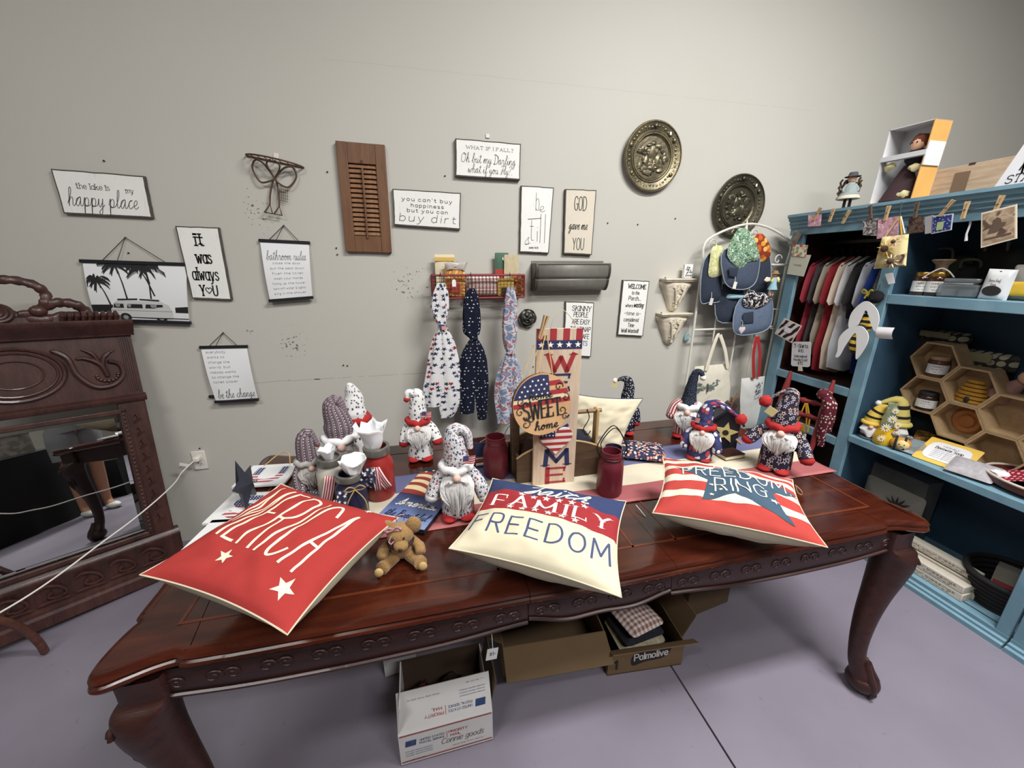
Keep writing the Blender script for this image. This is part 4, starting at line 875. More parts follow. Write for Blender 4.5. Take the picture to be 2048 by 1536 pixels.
# plaster corbel shelves
MPL = pm('cream_plaster', (216, 206, 186), .7, 0, .12, 30)
def corbel(label, px0, px1, pb):
    a, b = at_y(*px0, WALL-.06), at_y(*px1, WALL-.06); q = at_y(*pb, WALL-.02); W = b.x-a.x; h = a.z-q.z
    t = thing('corbel_shelf', label, 'shelf', ((a.x+b.x)/2, WALL, a.z), 0, 'corbel shelves')
    mb = MB(); mb.slab(-W/2, W/2, -.085, 0, -.012, 0); mb.slab(-W/2+.006, W/2-.006, -.078, 0, -.022, -.012); mb.build('top', MPL, t, bevel=.003)
    pf = [(1.0, .070, -.022), (.96, .072, -.045), (.80, .068, -.07), (.70, .060, -h*.45), (.55, .055, -h*.6), (.42, .045, -h*.75), (.30, .030, -h*.9), (.10, .010, -h)]
    pf = cr(pf, 4)
    def fn(u, v):
        w, d, z = pf[int(round(v*(len(pf)-1)))]; an = pi*u; k = 1+.14*NZ.noise(V((u*6, v*7, W*40)))
        return (W/2*w*-cos(an), -d*sin(an)**.6*k-.001, z)
    MB().grid(fn, 24, len(pf)-1).build('bracket', MPL, t)
    mb = MB(); rr = random.Random(5)
    for sg in (-1, 1):
        mb.tube([(sg*(.026+.020*(1-i/22)*cos(1.7*2*pi*i/22)), -.070, -.062+.022*(1-i/22)*sin(1.7*2*pi*i/22)) for i in range(23)], .006, 6)
        mb.tube(cr([(sg*.04, -.07, -.05), (sg*.03, -.072, -.09), (sg*.012, -.062, -h*.72)], 4), .006, 6)
    for i in range(16): mb.ball(((rr.random()-.5)*.045, -.066+.03*(i/16), -.045-(h-.06)*i/16), (.011, .008, .010), 8, 5, lump=.4, seed=i)
    mb.build('carving', MPL, t)
    for sg in (-1, 1): MB().lathe([(.003, 0), (.004, .006), (0, .010)], 8, (sg*(W/2-.012), -.05, 0)).build('peg', MDK, t)
    return t
corbel('upper ornate cream plaster corbel shelf holding a small sign', (1329, 557), (1392, 558), (1354, 622))
corbel('lower ornate cream plaster corbel shelf with bare top', (1321, 627), (1383, 628), (1341, 690))
p = at_y(1373, 556, WALL-.05); t = thing('block_sign', 'little white block sign standing on the upper corbel shelf', 'sign', (p.x, WALL-.05, p.z+.001))
MB().slab(-.031, .031, -.012, .012, 0, .088).build('block', MBD, t, bevel=.002)
lm = MB(); f = lambda u, v: (u, -.0128, v)
letter(lm, '+', 0, .07, .016, .012, .2, 'sans', f); letter(lm, 'let', -.008, .062, .024, .028, .12, 'script', f, slant=.3); letter(lm, 'it be', .006, .042, .022, .038, .12, 'script', f, slant=.3); letter(lm, 'love', 0, .020, .022, .048, .12, 'script', f, slant=.3); lm.build('lettering', MINK, t)
p = at_y(1374, 675, WALL-.02); t = thing('egg_tag', 'pale blue egg shaped tag hanging under the lower corbel', 'tag', (p.x, WALL-.02, p.z))
puff(MB(), [(.021*cos(2*pi*i/20), .034*sin(2*pi*i/20)-.006*cos(4*pi*i/20)) for i in range(20)], .010).build('egg', pm('egg_blue', (160, 196, 200), .6), t)
MB().tube([(0, 0, .03), (.004, .004, .06), (.012, .012, .10)], .001, 6).build('string', MCRD, t)
# ------------------------------------------------------------------ red wire basket with its goods, scarves
MRD = pm('red_wire', (128, 48, 52), .45, .1, .12)
A = at_y(864, 551, WALL-.125); B = at_y(1049, 547, WALL-.125); zb = at_y(957, 596, WALL-.125).z
bw, bh, bd = B.x-A.x, A.z-zb+.0, .12
bk = thing('wire_basket', 'long red wire basket hung on the wall with scarves tied to it', 'basket', ((A.x+B.x)/2, WALL, zb))
mb = MB()
for z in (0, bh): mb.tube([(-bw/2, -bd, z), (bw/2, -bd, z), (bw/2, -.004, z), (-bw/2, -.004, z)], .0065, 7, True)
for x in (-bw/2, bw/2):
    for y in (-bd, -.004): mb.tube([(x, y, 0), (x, y, bh)], .0055, 7)
mb.build('frame', MRD, bk)
MWI = pm('rusty_wire', (112, 58, 52), .5, .3, .1)
def mesh_panel(p, ex, ez, nx, nz, nm):
    mb = MB(); p, ex, ez = V(p), V(ex), V(ez)
    for i in range(1, nx): mb.tube([p+ex*i/nx, p+ex*i/nx+ez], .0013, 4, cap=False)
    for j in range(1, nz): mb.tube([p+ez*j/nz, p+ez*j/nz+ex], .0013, 4, cap=False)
    mb.build(nm, MWI, bk, kind='stuff')
mesh_panel((-bw/2, -bd, 0), (bw, 0, 0), (0, 0, bh), 26, 7, 'front_mesh'); mesh_panel((-bw/2, -.004, 0), (bw, 0, 0), (0, 0, bh), 26, 7, 'back_mesh')
mesh_panel((-bw/2, -bd, 0), (bw, 0, 0), (0, bd, 0), 26, 6, 'bottom_mesh')
for x in (-bw/2, bw/2): mesh_panel((x, -bd, 0), (0, bd, 0), (0, 0, bh), 6, 7, 'end_mesh')
BX, BZ = (A.x+B.x)/2, zb
gin = NT('gingham', .9, 0, .2); co = gin.coord('UV'); gx, gy, _ = gin.xyz(co)
ga = gin.math('ADD', gin.math('GREATER_THAN', gin.math('FRACT', gin.math('MULTIPLY', gx, 46)), .5), gin.math('GREATER_THAN', gin.math('FRACT', gin.math('MULTIPLY', gy, 46)), .5))
gin.col(gin.ramp(gin.math('MULTIPLY', ga, .5), (0, lin((228, 218, 212))), (.4, lin((190, 165, 160))), (.9, lin((140, 104, 100))), interp='CONSTANT'))
o = MB(); puff(o, dens(rrect(.20, .115, .01), 2), .05, wr=.004, rings=4); tag(o.build('gingham_cloth', gin.m, loc=(BX+.03, WALL-.06, BZ+.066), bevel=0), 'folded gingham cloth in the middle of the red wire basket', 'cloth')
def packet(name, label, cat, x, z, w, h, y, mats, lean=0, art=None, d=.016):
    t = thing(name, label, cat, (x, y, z), (0, lean, 0))
    puff(MB(), dens(rrect(w, h, .006, 3, 0, h/2), 2), d, rings=4, wr=.003, seed=x*9).build('pouch', mats[0], t)
    if art: art(t, w, h, d)
    return t
MCR, MYE, MOR = pm('cream_paper', (226, 214, 184), .8), pm('honey_paper', (214, 178, 96), .8), pm('label_orange', (206, 120, 60), .7)
def band(mat, z0, z1, ins=0, nm='label'):
    return lambda t, w, h, d: MB().slab(-w/2+ins, w/2-ins, -d/2-.003, -d/2-.0005, h*z0, h*z1).build(nm, mat, t)
p = at_y(895, 512, WALL-.085)
packet('food_packet', 'cream packet with yellow top at left end of the red basket', 'packet', p.x-.015, BZ+.01, .115, p.z-BZ-.0, WALL-.045, [MCR], 0, band(MYE, .84, .93))
packet('food_packet', 'clear bag of golden mix tied in front of the cream packet', 'packet', p.x+.035, BZ+.01, .115, .185, WALL-.085, [mottled('dry_mix', [(214, 160, 84), (188, 120, 54), (230, 196, 130)], 60)], .03, lambda t, w, h, d: (puff(MB(), dens([(-.05, h*.78), (-.02, h*.80), (.02, h*.80), (.055, h*.78), (.075, h*1.06), (.02, h*1.02), (-.03, h*1.05), (-.06, h*1.0)], 3), .03, -.005, wr=.012).build('bag_top', pm('clear_film', (225, 222, 214), .15, 0, .04, trans=.35), t), MB().slab(-.04, .03, -d/2-.003, -d/2, .02, .075).build('label', pm('label_red', (178, 76, 62), .7), t)))
t = thing('price_tag', 'white swing tag hanging on string from the red basket', 'tag', (at_y(908, 566, WALL-.14).x, WALL-.14, at_y(908, 566, WALL-.14).z))
MB().prism([(-.011, -.02), (.011, -.02), (.011, .012), (.005, .02), (-.005, .02), (-.011, .012)], -.001, .001).build('card', MPAP, t); MB().tube([(0, -.001, .016), (-.004, .008, .05), (-.002, .018, .055)], .0008, 5).build('string', MCRD, t)
p = at_y(1005, 508, WALL-.06)
packet('gift_book', 'green covered booklet standing in the right end of the basket', 'book', p.x, BZ+.008, .085, p.z-BZ, WALL-.035, [pm('booklet_green', (70, 104, 84), .5)], 0, lambda t, w, h, d: (band(pm('booklet_red', (176, 62, 56), .5), .30, .62)(t, w, h, d), MB().lathe([(0, 0), (.011, 0), (.011, .002), (0, .002)], 14).build('seal', MPAP, t, loc=(.012, -d/2-.002, h*.86), rot=(pi/2, 0, 0))), d=.012)
packet('greeting_card', 'tan card standing at the right end of the basket', 'card', p.x+.052, BZ+.008, .090, p.z-BZ-.012, WALL-.055, [pm('tan_card', (198, 184, 150), .7, var=.18, vs=30)], .02, None, d=.006)
packet('candy_box', 'yellow and brown box low in the right end of the basket', 'box', p.x+.015, BZ+.008, .10, .10, WALL-.085, [pm('box_yellow', (196, 166, 72), .6)], 0, band(pm('box_brown', (58, 44, 38), .6), .1, .5, .02))
packet('candy_packet', 'brown and gold packet at right end of the red basket', 'packet', p.x+.095, BZ+.008, .07, .125, WALL-.07, [mottled('gold_foil', [(196, 150, 70), (120, 70, 40), (150, 60, 50)], 40)], 0)

def scarf(label, px, mat, y, pts, knot, tails, group='scarves', extra=None):
    """pts: (px, py, halfwidth px) from the basket down to the knot; tails: lists of the same below it."""
    k = at_y(*knot, y); t = thing('star_scarf', label, 'scarf', (k.x, y, k.z), 0, None)
    def seg(nm, L, seed):
        q = [(at_y(a, b, y), h*at_y(a+1, b, y).x-h*at_y(a, b, y).x) for a, b, h in L]
        C_ = cr([(p.x-k.x, p.z-k.z, w) for p, w in q], 5); n = len(C_)-1
        Ls = [0]
        for a, b in zip(C_, C_[1:]): Ls.append(Ls[-1]+math.hypot(b[0]-a[0], b[1]-a[1]))
        def fn(u, v):
            cx, cz, w = C_[int(round(v*n))]; a = 2*pi*u
            f = 1+.16*sin(a*5+seed+v*3)+.10*NZ.noise(V((cos(a)*2, sin(a)*2, v*9+seed)))
            return (cx+w*cos(a)*f, -.022*sin(a)*f*(.5+min(1, w/.03)*.5), cz)
        mb = MB(); mb.grid(fn, 26, n, uvf=lambda u, v: (u*.22, Ls[int(round(v*n))])); mb.build(nm, mat, t)
    seg('loop', pts, 1)
    for i, L in enumerate(tails): seg('tail', L, 3+i*2)
    MB().ball((0, -.004, 0), (.026, .026, .02), 14, 8, lump=.25, seed=knot[0]).build('knot', mat, t)
    p = at_y(pts[0][0], pts[0][1], y); MB().tube([(p.x-k.x, 0, p.z-k.z-.004), (p.x-k.x+.004, .004, p.z-k.z+.03), (p.x-k.x, .016, at_y(pts[0][0], 549, y).z-k.z+.010), (p.x-k.x-.004, .028, p.z-k.z+.03)], .0018, 6).build('hanger_loop', MCRD, t)
    if extra: extra(t)
    return t
YS = WALL-.155
MS1 = cloth_stars('white_star_cotton', (226, 225, 226), [(48, 50, 84), (150, 44, 56), (84, 86, 110), (60, 62, 90), (44, 46, 70)], 34, .0140, keep=.85)
MS2 = cloth_stars('navy_glitter_cloth', (22, 26, 44), [(220, 222, 230)], 48, .0048, keep=.5)
MS3 = mottled('blue_floral_gauze', [(112, 122, 148), (146, 158, 178), (196, 198, 204), (160, 96, 104), (124, 138, 164)], 26)
def pin(t):
    MB().slab(-.018, .012, -.034, -.031, -.004, .014).build('flag_pin', pm('pin_blue', (62, 74, 120), .4), t); MB().slab(-.004, .022, -.036, -.033, -.018, .004).build('flag_pin', pm('pin_pink', (206, 150, 146), .4), t)
scarf('white scarf printed with stars at the left end of the basket', 0, MS1, YS, [(882, 566, 7), (880, 590, 15), (879, 618, 17), (882, 640, 11), (884, 650, 8)], (884, 652),
      [[(884, 655, 8), (880, 690, 17), (876, 740, 20), (868, 780, 19), (868, 812, 15)], [(886, 655, 8), (892, 690, 18), (895, 740, 22), (899, 800, 21), (893, 834, 12)]], extra=pin)
scarf('navy sparkling scarf in the middle of the basket front', 0, MS2, YS, [(943, 577, 6), (942, 600, 14), (943, 640, 17), (944, 665, 15), (947, 675, 8)], (947, 677),
      [[(946, 680, 7), (938, 710, 14), (934, 760, 16), (934, 826, 13)], [(950, 680, 7), (957, 710, 13), (961, 770, 14), (964, 838, 8)]])
scarf('pale blue floral scarf at the right end of the basket', 0, MS3, YS, [(1021, 574, 7), (1020, 610, 12), (1019, 660, 14), (1020, 690, 11), (1020, 704, 7)], (1020, 706),
      [[(1018, 709, 8), (1012, 745, 15), (1008, 790, 17), (1010, 845, 14)], [(1023, 709, 7), (1028, 745, 13), (1033, 790, 15), (1028, 830, 12)]])

# ------------------------------------------------------------------ white metal rack, denim pouches, totes
YR = WALL-.10
MRK = pm('white_rack_metal', (222, 219, 208), .45, .1, .06)
k0 = at_y(1470, 657, YR)
rk = thing('garment_rack', 'white metal grid rack standing against the wall behind the table', 'rack', (k0.x, YR, 0))
def rp(px, py, y=YR): p = at_y(px, py, y); return (p.x-k0.x, p.y-YR, p.z)
x0, x1 = rp(1387, 660)[0], rp(1549, 652)[0]; zt, zm = 1.80, rp(1460, 657)[2]
mb = MB()
for x in (x0, x1): mb.tube([(x, 0, 0), (x, 0, zt-.12)], .0085, 8)
mb.tube(cr([(x0, 0, zt-.12), (x0+.02, 0, zt+.02), ((x0+x1)/2, 0, zt+.12), (x1-.02, 0, zt+.02), (x1, 0, zt-.12)], 6), .008, 8)
for z in (.25, zm, zt-.14): mb.tube([(x0, 0, z), (x1, 0, z)], .0075, 8)
for x in (x0, x1): mb.tube([(x, -.045, .008), (x, .06, .008)], .008, 8)
mb.build('frame', MRK, rk)
for f in (.25, .52, .76): MB().tube([(x0+(x1-x0)*f, 0, .25), (x0+(x1-x0)*f, 0, zt-.14)], .0055, 7).build('upright', MRK, rk)
q = rp(1490, 470); MB().lathe([(.006, 0), (.010, .02), (.013, .05), (.009, .08), (.003, .12), (0, .125)], 12, (q[0], 0, q[2]-.03)).build('finial', MRK, rk)
for sg, px, py in ((-1, 1425, 490), (1, 1505, 470), (1, 1553, 520)):
    q = rp(px, py); MB().tube([(q[0]+sg*(.035*(1-i/30))*cos(.3+i*.24), -.01, q[2]+(.04*(1-i/30))*sin(.3+i*.24)) for i in range(26)], .004, 6).build('scroll', MRK, rk)
for px, py in ((1545, 618), (1540, 657)): q = rp(px, py); MB().tube([(q[0], 0, q[2]), (q[0]+.075, -.05, q[2]-.005)], .004, 6).build('peg', MRK, rk)
MDN = [mottled('denim_dark', [(40, 46, 58), (50, 57, 71)], 120, interp='LINEAR'), mottled('denim_mid', [(56, 65, 82), (74, 84, 102)], 90, interp='LINEAR'), mottled('denim_light', [(80, 94, 116), (98, 112, 134)], 60, interp='LINEAR')]
MSTI = pm('frayed_edge', (150, 160, 172), .9)
def wpoly(pts, y, k): return [(at_y(a, b, y).x-k.x, at_y(a, b, y).z-k.z) for a, b in pts]
def pouch(label, y, body, flap, md, mf, hook, tagp=None, tagc=(200, 200, 205), pocket=None):
    k = at_y(*hook, y); t = thing('denim_pouch', label, 'bag', (k.x, y, k.z), 0, None)
    b = wpoly(body, y, k); q = cr(b, 4, True)[:-1]
    puff(MB(), q, .05, wr=.004, seed=hook[0]).build('body', md, t)
    MB().tube([(x, -.003, z) for x, z in q], .0032, 5, True).build('frayed_hem', MSTI, t)
    f = cr(wpoly(flap, y, k), 3, True)[:-1]; puff(MB(), f, .036, -.026, wr=.008, seed=hook[1]).build('flap', mf, t)
    MB().tube([(0, -.02, -.012), (.006, .01, .012), (0, .05, .016), (-.006, .06, -.01)], .003, 6).build('loop', MRK, t)
    if pocket: puff(MB(), wpoly(pocket, y, k), .012, -.030).build('pocket', MDN[0], t)
    if tagp:
        g = at_y(*tagp, y); MB().slab(-.012, .012, -.002, 0, -.022, .022).build('tag', pm('tag_%d' % tagc[0], tagc, .7), t, loc=(g.x-k.x, -.045, g.z-k.z), rot=(0, .15, 0)); MB().tube([(g.x-k.x, -.045, g.z-k.z+.02), (g.x-k.x+.006, -.03, g.z-k.z+.06)], .001, 5).build('tag_string', MPAP, t)
    return t
MF1 = mottled('green_paisley', [(62, 96, 84), (132, 164, 140), (92, 126, 92), (200, 214, 196), (74, 110, 70)], 34, dist=1.5)
MF2 = mottled('cream_green_print', [(214, 206, 164), (190, 196, 130), (228, 220, 190)], 40)
MF3 = lam('orange_floral', [(132, 54, 34), (214, 150, 60), (190, 90, 44), (224, 180, 96), (150, 60, 40)], 26)
MF4 = mottled('black_white_print', [(28, 26, 30), (36, 34, 38), (210, 206, 204), (60, 44, 50)], 30, dist=1.2)
pouch('dark denim pouch with orange floral flap at the rack top right', YR-.03, [(1500, 500), (1535, 505), (1541, 560), (1530, 595), (1500, 590)], [(1502, 475), (1518, 468), (1533, 490), (1534, 512), (1518, 524), (1500, 515)], MDN[0], MF3, (1518, 472))
pouch('dark denim pouch with cream and green flap at rack left', YR-.05, [(1408, 520), (1440, 505), (1443, 560), (1440, 600), (1418, 605), (1400, 600)], [(1420, 494), (1442, 496), (1443, 540), (1432, 552), (1412, 552), (1414, 520)], MDN[0], MF2, (1432, 492), (1413, 602), (206, 206, 202))
pouch('dark denim pouch with pale triangle low in the rack middle', YR-.04, [(1436, 572), (1486, 580), (1482, 635), (1434, 641)], [(1452, 588), (1484, 590), (1484, 596), (1450, 597)], MDN[0], pm('pale_satin', (150, 184, 196), .5), (1460, 575))
pouch('light denim pouch with black and white flap at rack bottom right', YR-.08, [(1478, 600), (1538, 590), (1541, 650), (1505, 668), (1467, 663)], [(1484, 590), (1500, 584), (1532, 590), (1534, 602), (1510, 616), (1482, 612)], MDN[2], MF4, (1508, 586), None, pocket=[(1480, 625), (1500, 622), (1500, 645), (1478, 645)])
pouch('denim pouch with green paisley flap hanging front and centre', YR-.11, [(1447, 500), (1513, 500), (1514, 555), (1495, 577), (1462, 576), (1446, 555)], [(1448, 510), (1462, 470), (1478, 456), (1498, 470), (1513, 515), (1490, 525), (1473, 537)], MDN[1], MF1, (1480, 460), (1459, 570), (226, 224, 214), pocket=[(1450, 535), (1470, 535), (1466, 555), (1452, 552)])
g = at_y(1484, 660, YR-.14); t = thing('heart_tag', 'pale pink heart tag hanging from the light denim pouch', 'tag', (g.x, YR-.14, g.z))
puff(MB(), [(.026*sin(a)**3, .0018*(13*cos(a)-5*cos(2*a)-2*cos(3*a)-cos(4*a))) for a in [2*pi*i/24 for i in range(24)]], .008).build('heart', pm('heart_pink', (214, 196, 196), .7, var=.25, vs=60), t); MB().tube([(0, 0, .012), (.005, .01, .05), (.01, .03, .065)], .0012, 5).build('string', MRK, t)
def tote(label, y, poly, strap, mstrap, art, hook, mat=None):
    k = at_y(*hook, y); t = thing('tote_bag', label, 'bag', (k.x, y, k.z), 0, None)
    puff(MB(), dens(wpoly(poly, y, k), 5), .045, wr=.006, seed=hook[0]).build('body', mat or pm('canvas', (220, 214, 196), .9, var=.06, vs=40, bump=.15, bs=500), t)
    for s in strap:
        q = wpoly(s, y, k); MB().tube(cr([(x, -.022, z) for x, z in q], 5), .013, 6, flat=.25).build('strap', mstrap, t)
    art(t, k); return t
def butterfly(t, k):
    y = YR-.06; g = at_y(1415, 775, y); mb = MB(); rr = random.Random(2); cols = [pm('print_teal', (92, 122, 116), .8), pm('print_plum', (120, 96, 104), .8), pm('print_sage', (150, 160, 140), .8)]
    mats = cols+[pm('print_bark', (96, 80, 72), .8)]
    for sg in (-1, 1):
        for w, (a, b, L) in enumerate(((.25, .5, .10), (-.35, .4, .07))):
            for i in range(16):
                f = rr.random(); q = (rr.random()-.5)*.045*(1.2-abs(f-.5)); x = sg*(.012+L*f); z = (a if w == 0 else a)*L*f+q
                mb.poly([(x+.011*cos(j), -.030+.012*f, z+.008*sin(j)) for j in [2*pi*i_/6 for i_ in range(6)]], rr.randrange(3))
    mb.tube([(0, -.032, -.035), (0, -.034, .03)], .005, 6, mi=3); mb.build('butterfly_print', mats, t, loc=(g.x-k.x, 0, g.z-k.z), rot=(0, -.12, 0))
tote('cream canvas tote printed with a butterfly behind the gnomes', YR-.03, [(1390, 733), (1456, 727), (1461, 775), (1455, 840), (1386, 845), (1385, 790)], [[(1408, 740), (1420, 700), (1430, 672), (1434, 669)], [(1436, 669), (1446, 700), (1451, 735)]], pm('strap_canvas', (222, 214, 194), .9), butterfly, (1434, 669))
def jarprint(t, k):
    g = at_y(1512, 780, YR-.06); mb = MB(); rr = random.Random(4)
    for i in range(42): x, z = (rr.random()-.5)*.042, (rr.random()-.5)*.13; mb.poly([(x+.0055*cos(j), -.026-.004*rr.random(), z+.0055*sin(j)) for j in [2*pi*q/6 for q in range(6)]], 0 if rr.random() < .6 else 1)
    mb.build('dotted_print', [pm('print_navy', (52, 58, 76), .8), pm('print_white', (214, 214, 214), .8)], t, loc=(g.x-k.x, -.004, g.z-k.z))
tote('small white tote hanging on a red ribbon beside the blue cabinet', YR-.05, [(1483, 757), (1530, 752), (1528, 800), (1520, 855), (1482, 858), (1480, 800)], [[(1503, 756), (1502, 710), (1508, 672)], [(1513, 752), (1515, 710), (1511, 672)]], pm('red_ribbon', (164, 42, 44), .6), jarprint, (1509, 668), pm('white_canvas', (214, 213, 208), .9, var=.05))
# hanging fairy ornament
p = at_y(1548, 560, YR-.13); t = thing('fairy_ornament', 'small winged figurine in straw hat and pale blue dress hanging by the rack', 'ornament', (p.x, YR-.13, p.z))
MSK = pm('doll_skin', (214, 168, 140), .6, var=.05)
MB().ball((0, 0, .035), .016, 12, 8).build('head', MSK, t); MB().lathe([(.030, .040), (.018, .046), (.016, .058), (0, .062)], 16).build('hat', pm('straw', (150, 120, 78), .8), t)
MB().lathe([(.008, .020), (.016, .0), (.020, -.03), (.030, -.062), (0, -.062)], 14).build('dress', pm('doll_blue', (140, 176, 190), .8), t)
for sg in (-1, 1): puff(MB(), [(sg*.01, .015), (sg*.05, .02), (sg*.066, .0), (sg*.045, -.012), (sg*.012, -.006)], .006, .014).build('wing', pm('wing_cream', (228, 218, 196), .7), t); MB().tube([(sg*.012, -.004, .012), (sg*.03, -.012, -.012)], .005, 6).build('arm', pm('sleeve_yellow', (222, 190, 90), .8), t); MB().tube([(sg*.008, 0, -.06), (sg*.01, 0, -.10)], .005, 6).build('leg', MSK, t)
MB().tube([(0, 0, .06), (-.02, .05, .12)], .001, 5).build('string', MCRD, t)

# red chair with a limp doll, between table and cabinet
MRC = pm('red_chair_paint', (120, 40, 42), .4, 0, .18, 14)
cy_ = 1.93; a, b = at_y(1582, 742, cy_), at_y(1668, 760, cy_-.22)
ch = thing('red_chair', 'red painted ladder back chair between the table and the blue cabinet', 'chair', ((a.x+b.x)/2+.10, (a.y+b.y)/2, 0))
O_ = V(((a.x+b.x)/2+.10, (a.y+b.y)/2, 0)); pa, pb = a-O_, b-O_; fw = V((-.9, -.35, 0)).normalized(); fw = V((-(pb-pa).y, (pb-pa).x, 0)).normalized()
if fw.x > 0: fw = -fw
fw = -fw if False else fw
def post(nm, top, sg):
    lo = V((top.x, top.y, 0))-fw*0.0; base = lo+fw*.12
    P_ = [base+V((0, 0, 0)), base+V((0, 0, .40)), lo+fw*.07+V((0, 0, .62)), top]
    q = cr([tuple(v) for v in P_], 6); MB().tube(q, [.017+.006*sin(i*.5) for i in range(len(q)-3)]+[.019, .014, .008], 10).build(nm, MRC, ch)
    return P_
A_ = post('back_post', pa, -1); B_ = post('back_post', pb, 1)
for f in (.80, .58): 
    l = V(A_[2]).lerp(A_[3], f-.2); r_ = V(B_[2]).lerp(B_[3], f-.2)
    n = 12; MB().tube([l.lerp(r_, i/n) for i in range(n+1)], [.010+.006*(i % 3 == 0)+.003*sin(pi*i/n) for i in range(n+1)], 10).build('back_rung', MRC, ch)
s0 = [A_[1], B_[1], B_[1]+fw*.34, A_[1]+fw*.34]; cS = sum((V(v) for v in s0), V())/4
mb = MB(); mb.plan([(v.x, v.y) for v in s0], .40, .43); mb.build('seat', MRC, ch, bevel=.006)
for v in s0[2:]: MB().tube([(v.x, v.y, 0), (v.x, v.y, .2), (v.x, v.y, .40)], [.013, .019, .016], 10).build('front_leg', MRC, ch)
for i, j in ((0, 1), (1, 2), (2, 3), (3, 0)): MB().tube([(s0[i].x, s0[i].y, .2), (s0[j].x, s0[j].y, .2)], .010, 8).build('stretcher', MRC, ch)
MS5 = cloth_stars('dark_red_print', (92, 26, 34), [(214, 206, 200), (60, 40, 60)], 60, .007)
dp = at_y(1640, 812, cy_-.22); t = thing('rag_doll', 'dark red printed rag doll legs dangling from the red chair', 'doll', (dp.x, dp.y-.02, dp.z))
MB().tube(cr([(0, 0, .055), (-.004, -.03, .03), (-.01, -.035, -.05), (-.006, -.03, -.14), (.012, -.03, -.235)], 5), [.014]+[.026]*9+[.022]*8+[.018]*3, 12).build('leg', MS5, t)
MB().tube(cr([(.028, 0, .055), (.03, -.03, .02), (.03, -.035, -.06), (.034, -.03, -.15)], 5), [.014]+[.020]*14+[.016], 12).build('leg', MS5, t)
MB().ball((.014, .02, .07), (.045, .035, .035), 12, 8, lump=.2).build('body', MS5, t)
y_ = 1.86; k = at_y(1605, 800, y_); t = thing('yellow_bag', 'small mustard yellow fabric bag hanging beside the red chair', 'bag', (k.x, y_, k.z))
MYB = pm('mustard_cloth', (206, 152, 44), .9, var=.15, vs=20)
puff(MB(), dens(wpoly([(1588, 846), (1610, 848), (1610, 868), (1588, 862)], y_, k), 4), .03, wr=.006).build('body', MYB, t); puff(MB(), dens(wpoly([(1590, 863), (1614, 868), (1612, 885), (1598, 884)], y_, k), 4), .024, .004, wr=.004).build('lining', MPL, t)
for L in ([(1590, 848), (1600, 822), (1607, 805)], [(1609, 850), (1610, 830), (1608, 805)], [(1612, 862), (1616, 835), (1611, 806)]): MB().tube([(x, -.012, z) for x, z in wpoly(L, y_, k)], .006, 7, flat=.5).build('strap', MYB, t)
# ------------------------------------------------------------------ blue display cabinet
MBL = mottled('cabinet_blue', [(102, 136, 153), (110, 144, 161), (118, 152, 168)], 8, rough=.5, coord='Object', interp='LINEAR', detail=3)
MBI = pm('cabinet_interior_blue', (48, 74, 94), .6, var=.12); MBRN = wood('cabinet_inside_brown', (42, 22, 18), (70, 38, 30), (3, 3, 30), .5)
YL, YD0, YD1, YU, DEP = 2.285, 1.705, 1.64, .795, .47
X0, X1 = CABX, CABX+DEP
cab = thing('display_cabinet', 'tall light blue painted open display cabinet on the right filled with goods', 'cabinet', (X0, (YL+YU)/2, 0))
OC = V((X0, (YL+YU)/2, 0))
def cbx(nm, x0, x1, y0, y1, z0, z1, m=None, bevel=.003, par=None):
    return MB().slab(x0-OC.x, x1-OC.x, y0-OC.y, y1-OC.y, z0, z1).build(nm, m or MBL, par or cab, bevel=bevel)
ZT = 1.872
YE = .42     # the carcass runs on out of the frame
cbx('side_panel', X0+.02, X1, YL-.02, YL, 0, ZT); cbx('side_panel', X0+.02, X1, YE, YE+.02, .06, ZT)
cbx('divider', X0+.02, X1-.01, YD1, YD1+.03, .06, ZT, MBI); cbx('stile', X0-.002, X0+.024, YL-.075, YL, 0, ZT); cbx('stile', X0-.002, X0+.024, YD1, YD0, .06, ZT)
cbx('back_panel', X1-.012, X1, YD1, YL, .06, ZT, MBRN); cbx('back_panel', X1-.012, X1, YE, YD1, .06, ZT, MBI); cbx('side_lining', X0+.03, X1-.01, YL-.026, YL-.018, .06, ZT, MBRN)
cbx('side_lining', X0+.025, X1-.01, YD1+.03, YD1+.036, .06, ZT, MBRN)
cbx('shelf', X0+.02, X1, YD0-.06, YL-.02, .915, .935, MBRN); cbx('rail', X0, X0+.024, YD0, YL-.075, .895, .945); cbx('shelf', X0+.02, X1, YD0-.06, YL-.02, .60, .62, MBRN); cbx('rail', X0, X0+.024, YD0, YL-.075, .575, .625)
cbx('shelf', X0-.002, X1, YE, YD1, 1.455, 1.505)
sb = cbx('shelf', X0-.006, X1, YE, YD1, -.028, .012); sb.location = (0, 0, .665); 
ZS = .678
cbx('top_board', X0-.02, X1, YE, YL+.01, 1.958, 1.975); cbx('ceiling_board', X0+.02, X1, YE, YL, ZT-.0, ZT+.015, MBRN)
pr = [(a, z-.037) for a, z in [(.03, 1.885), (-.004, 1.885), (-.004, 1.925), (-.014, 1.932), (-.014, 1.945), (-.026, 1.955), (-.022, 1.968), (-.036, 1.976), (-.036, 1.988), (-.05, 1.996), (-.05, 2.012), (.03, 2.012)]]
mb = MB(False); n = len(pr); vs = [(a, y-OC.y, z) for y in (YE, YL+.03) for a, z in pr]
mb.add(vs, [(i, i+1, n+i+1, n+i) for i in range(n-1)]+[tuple(range(n)), tuple(range(2*n-1, n-1, -1))]); mb.build('cornice', MBL, cab)
pr = [(.05, 0), (-.030, 0), (-.030, .022), (-.018, .028), (-.018, .040), (-.006, .046), (-.006, .065), (.05, .065)]
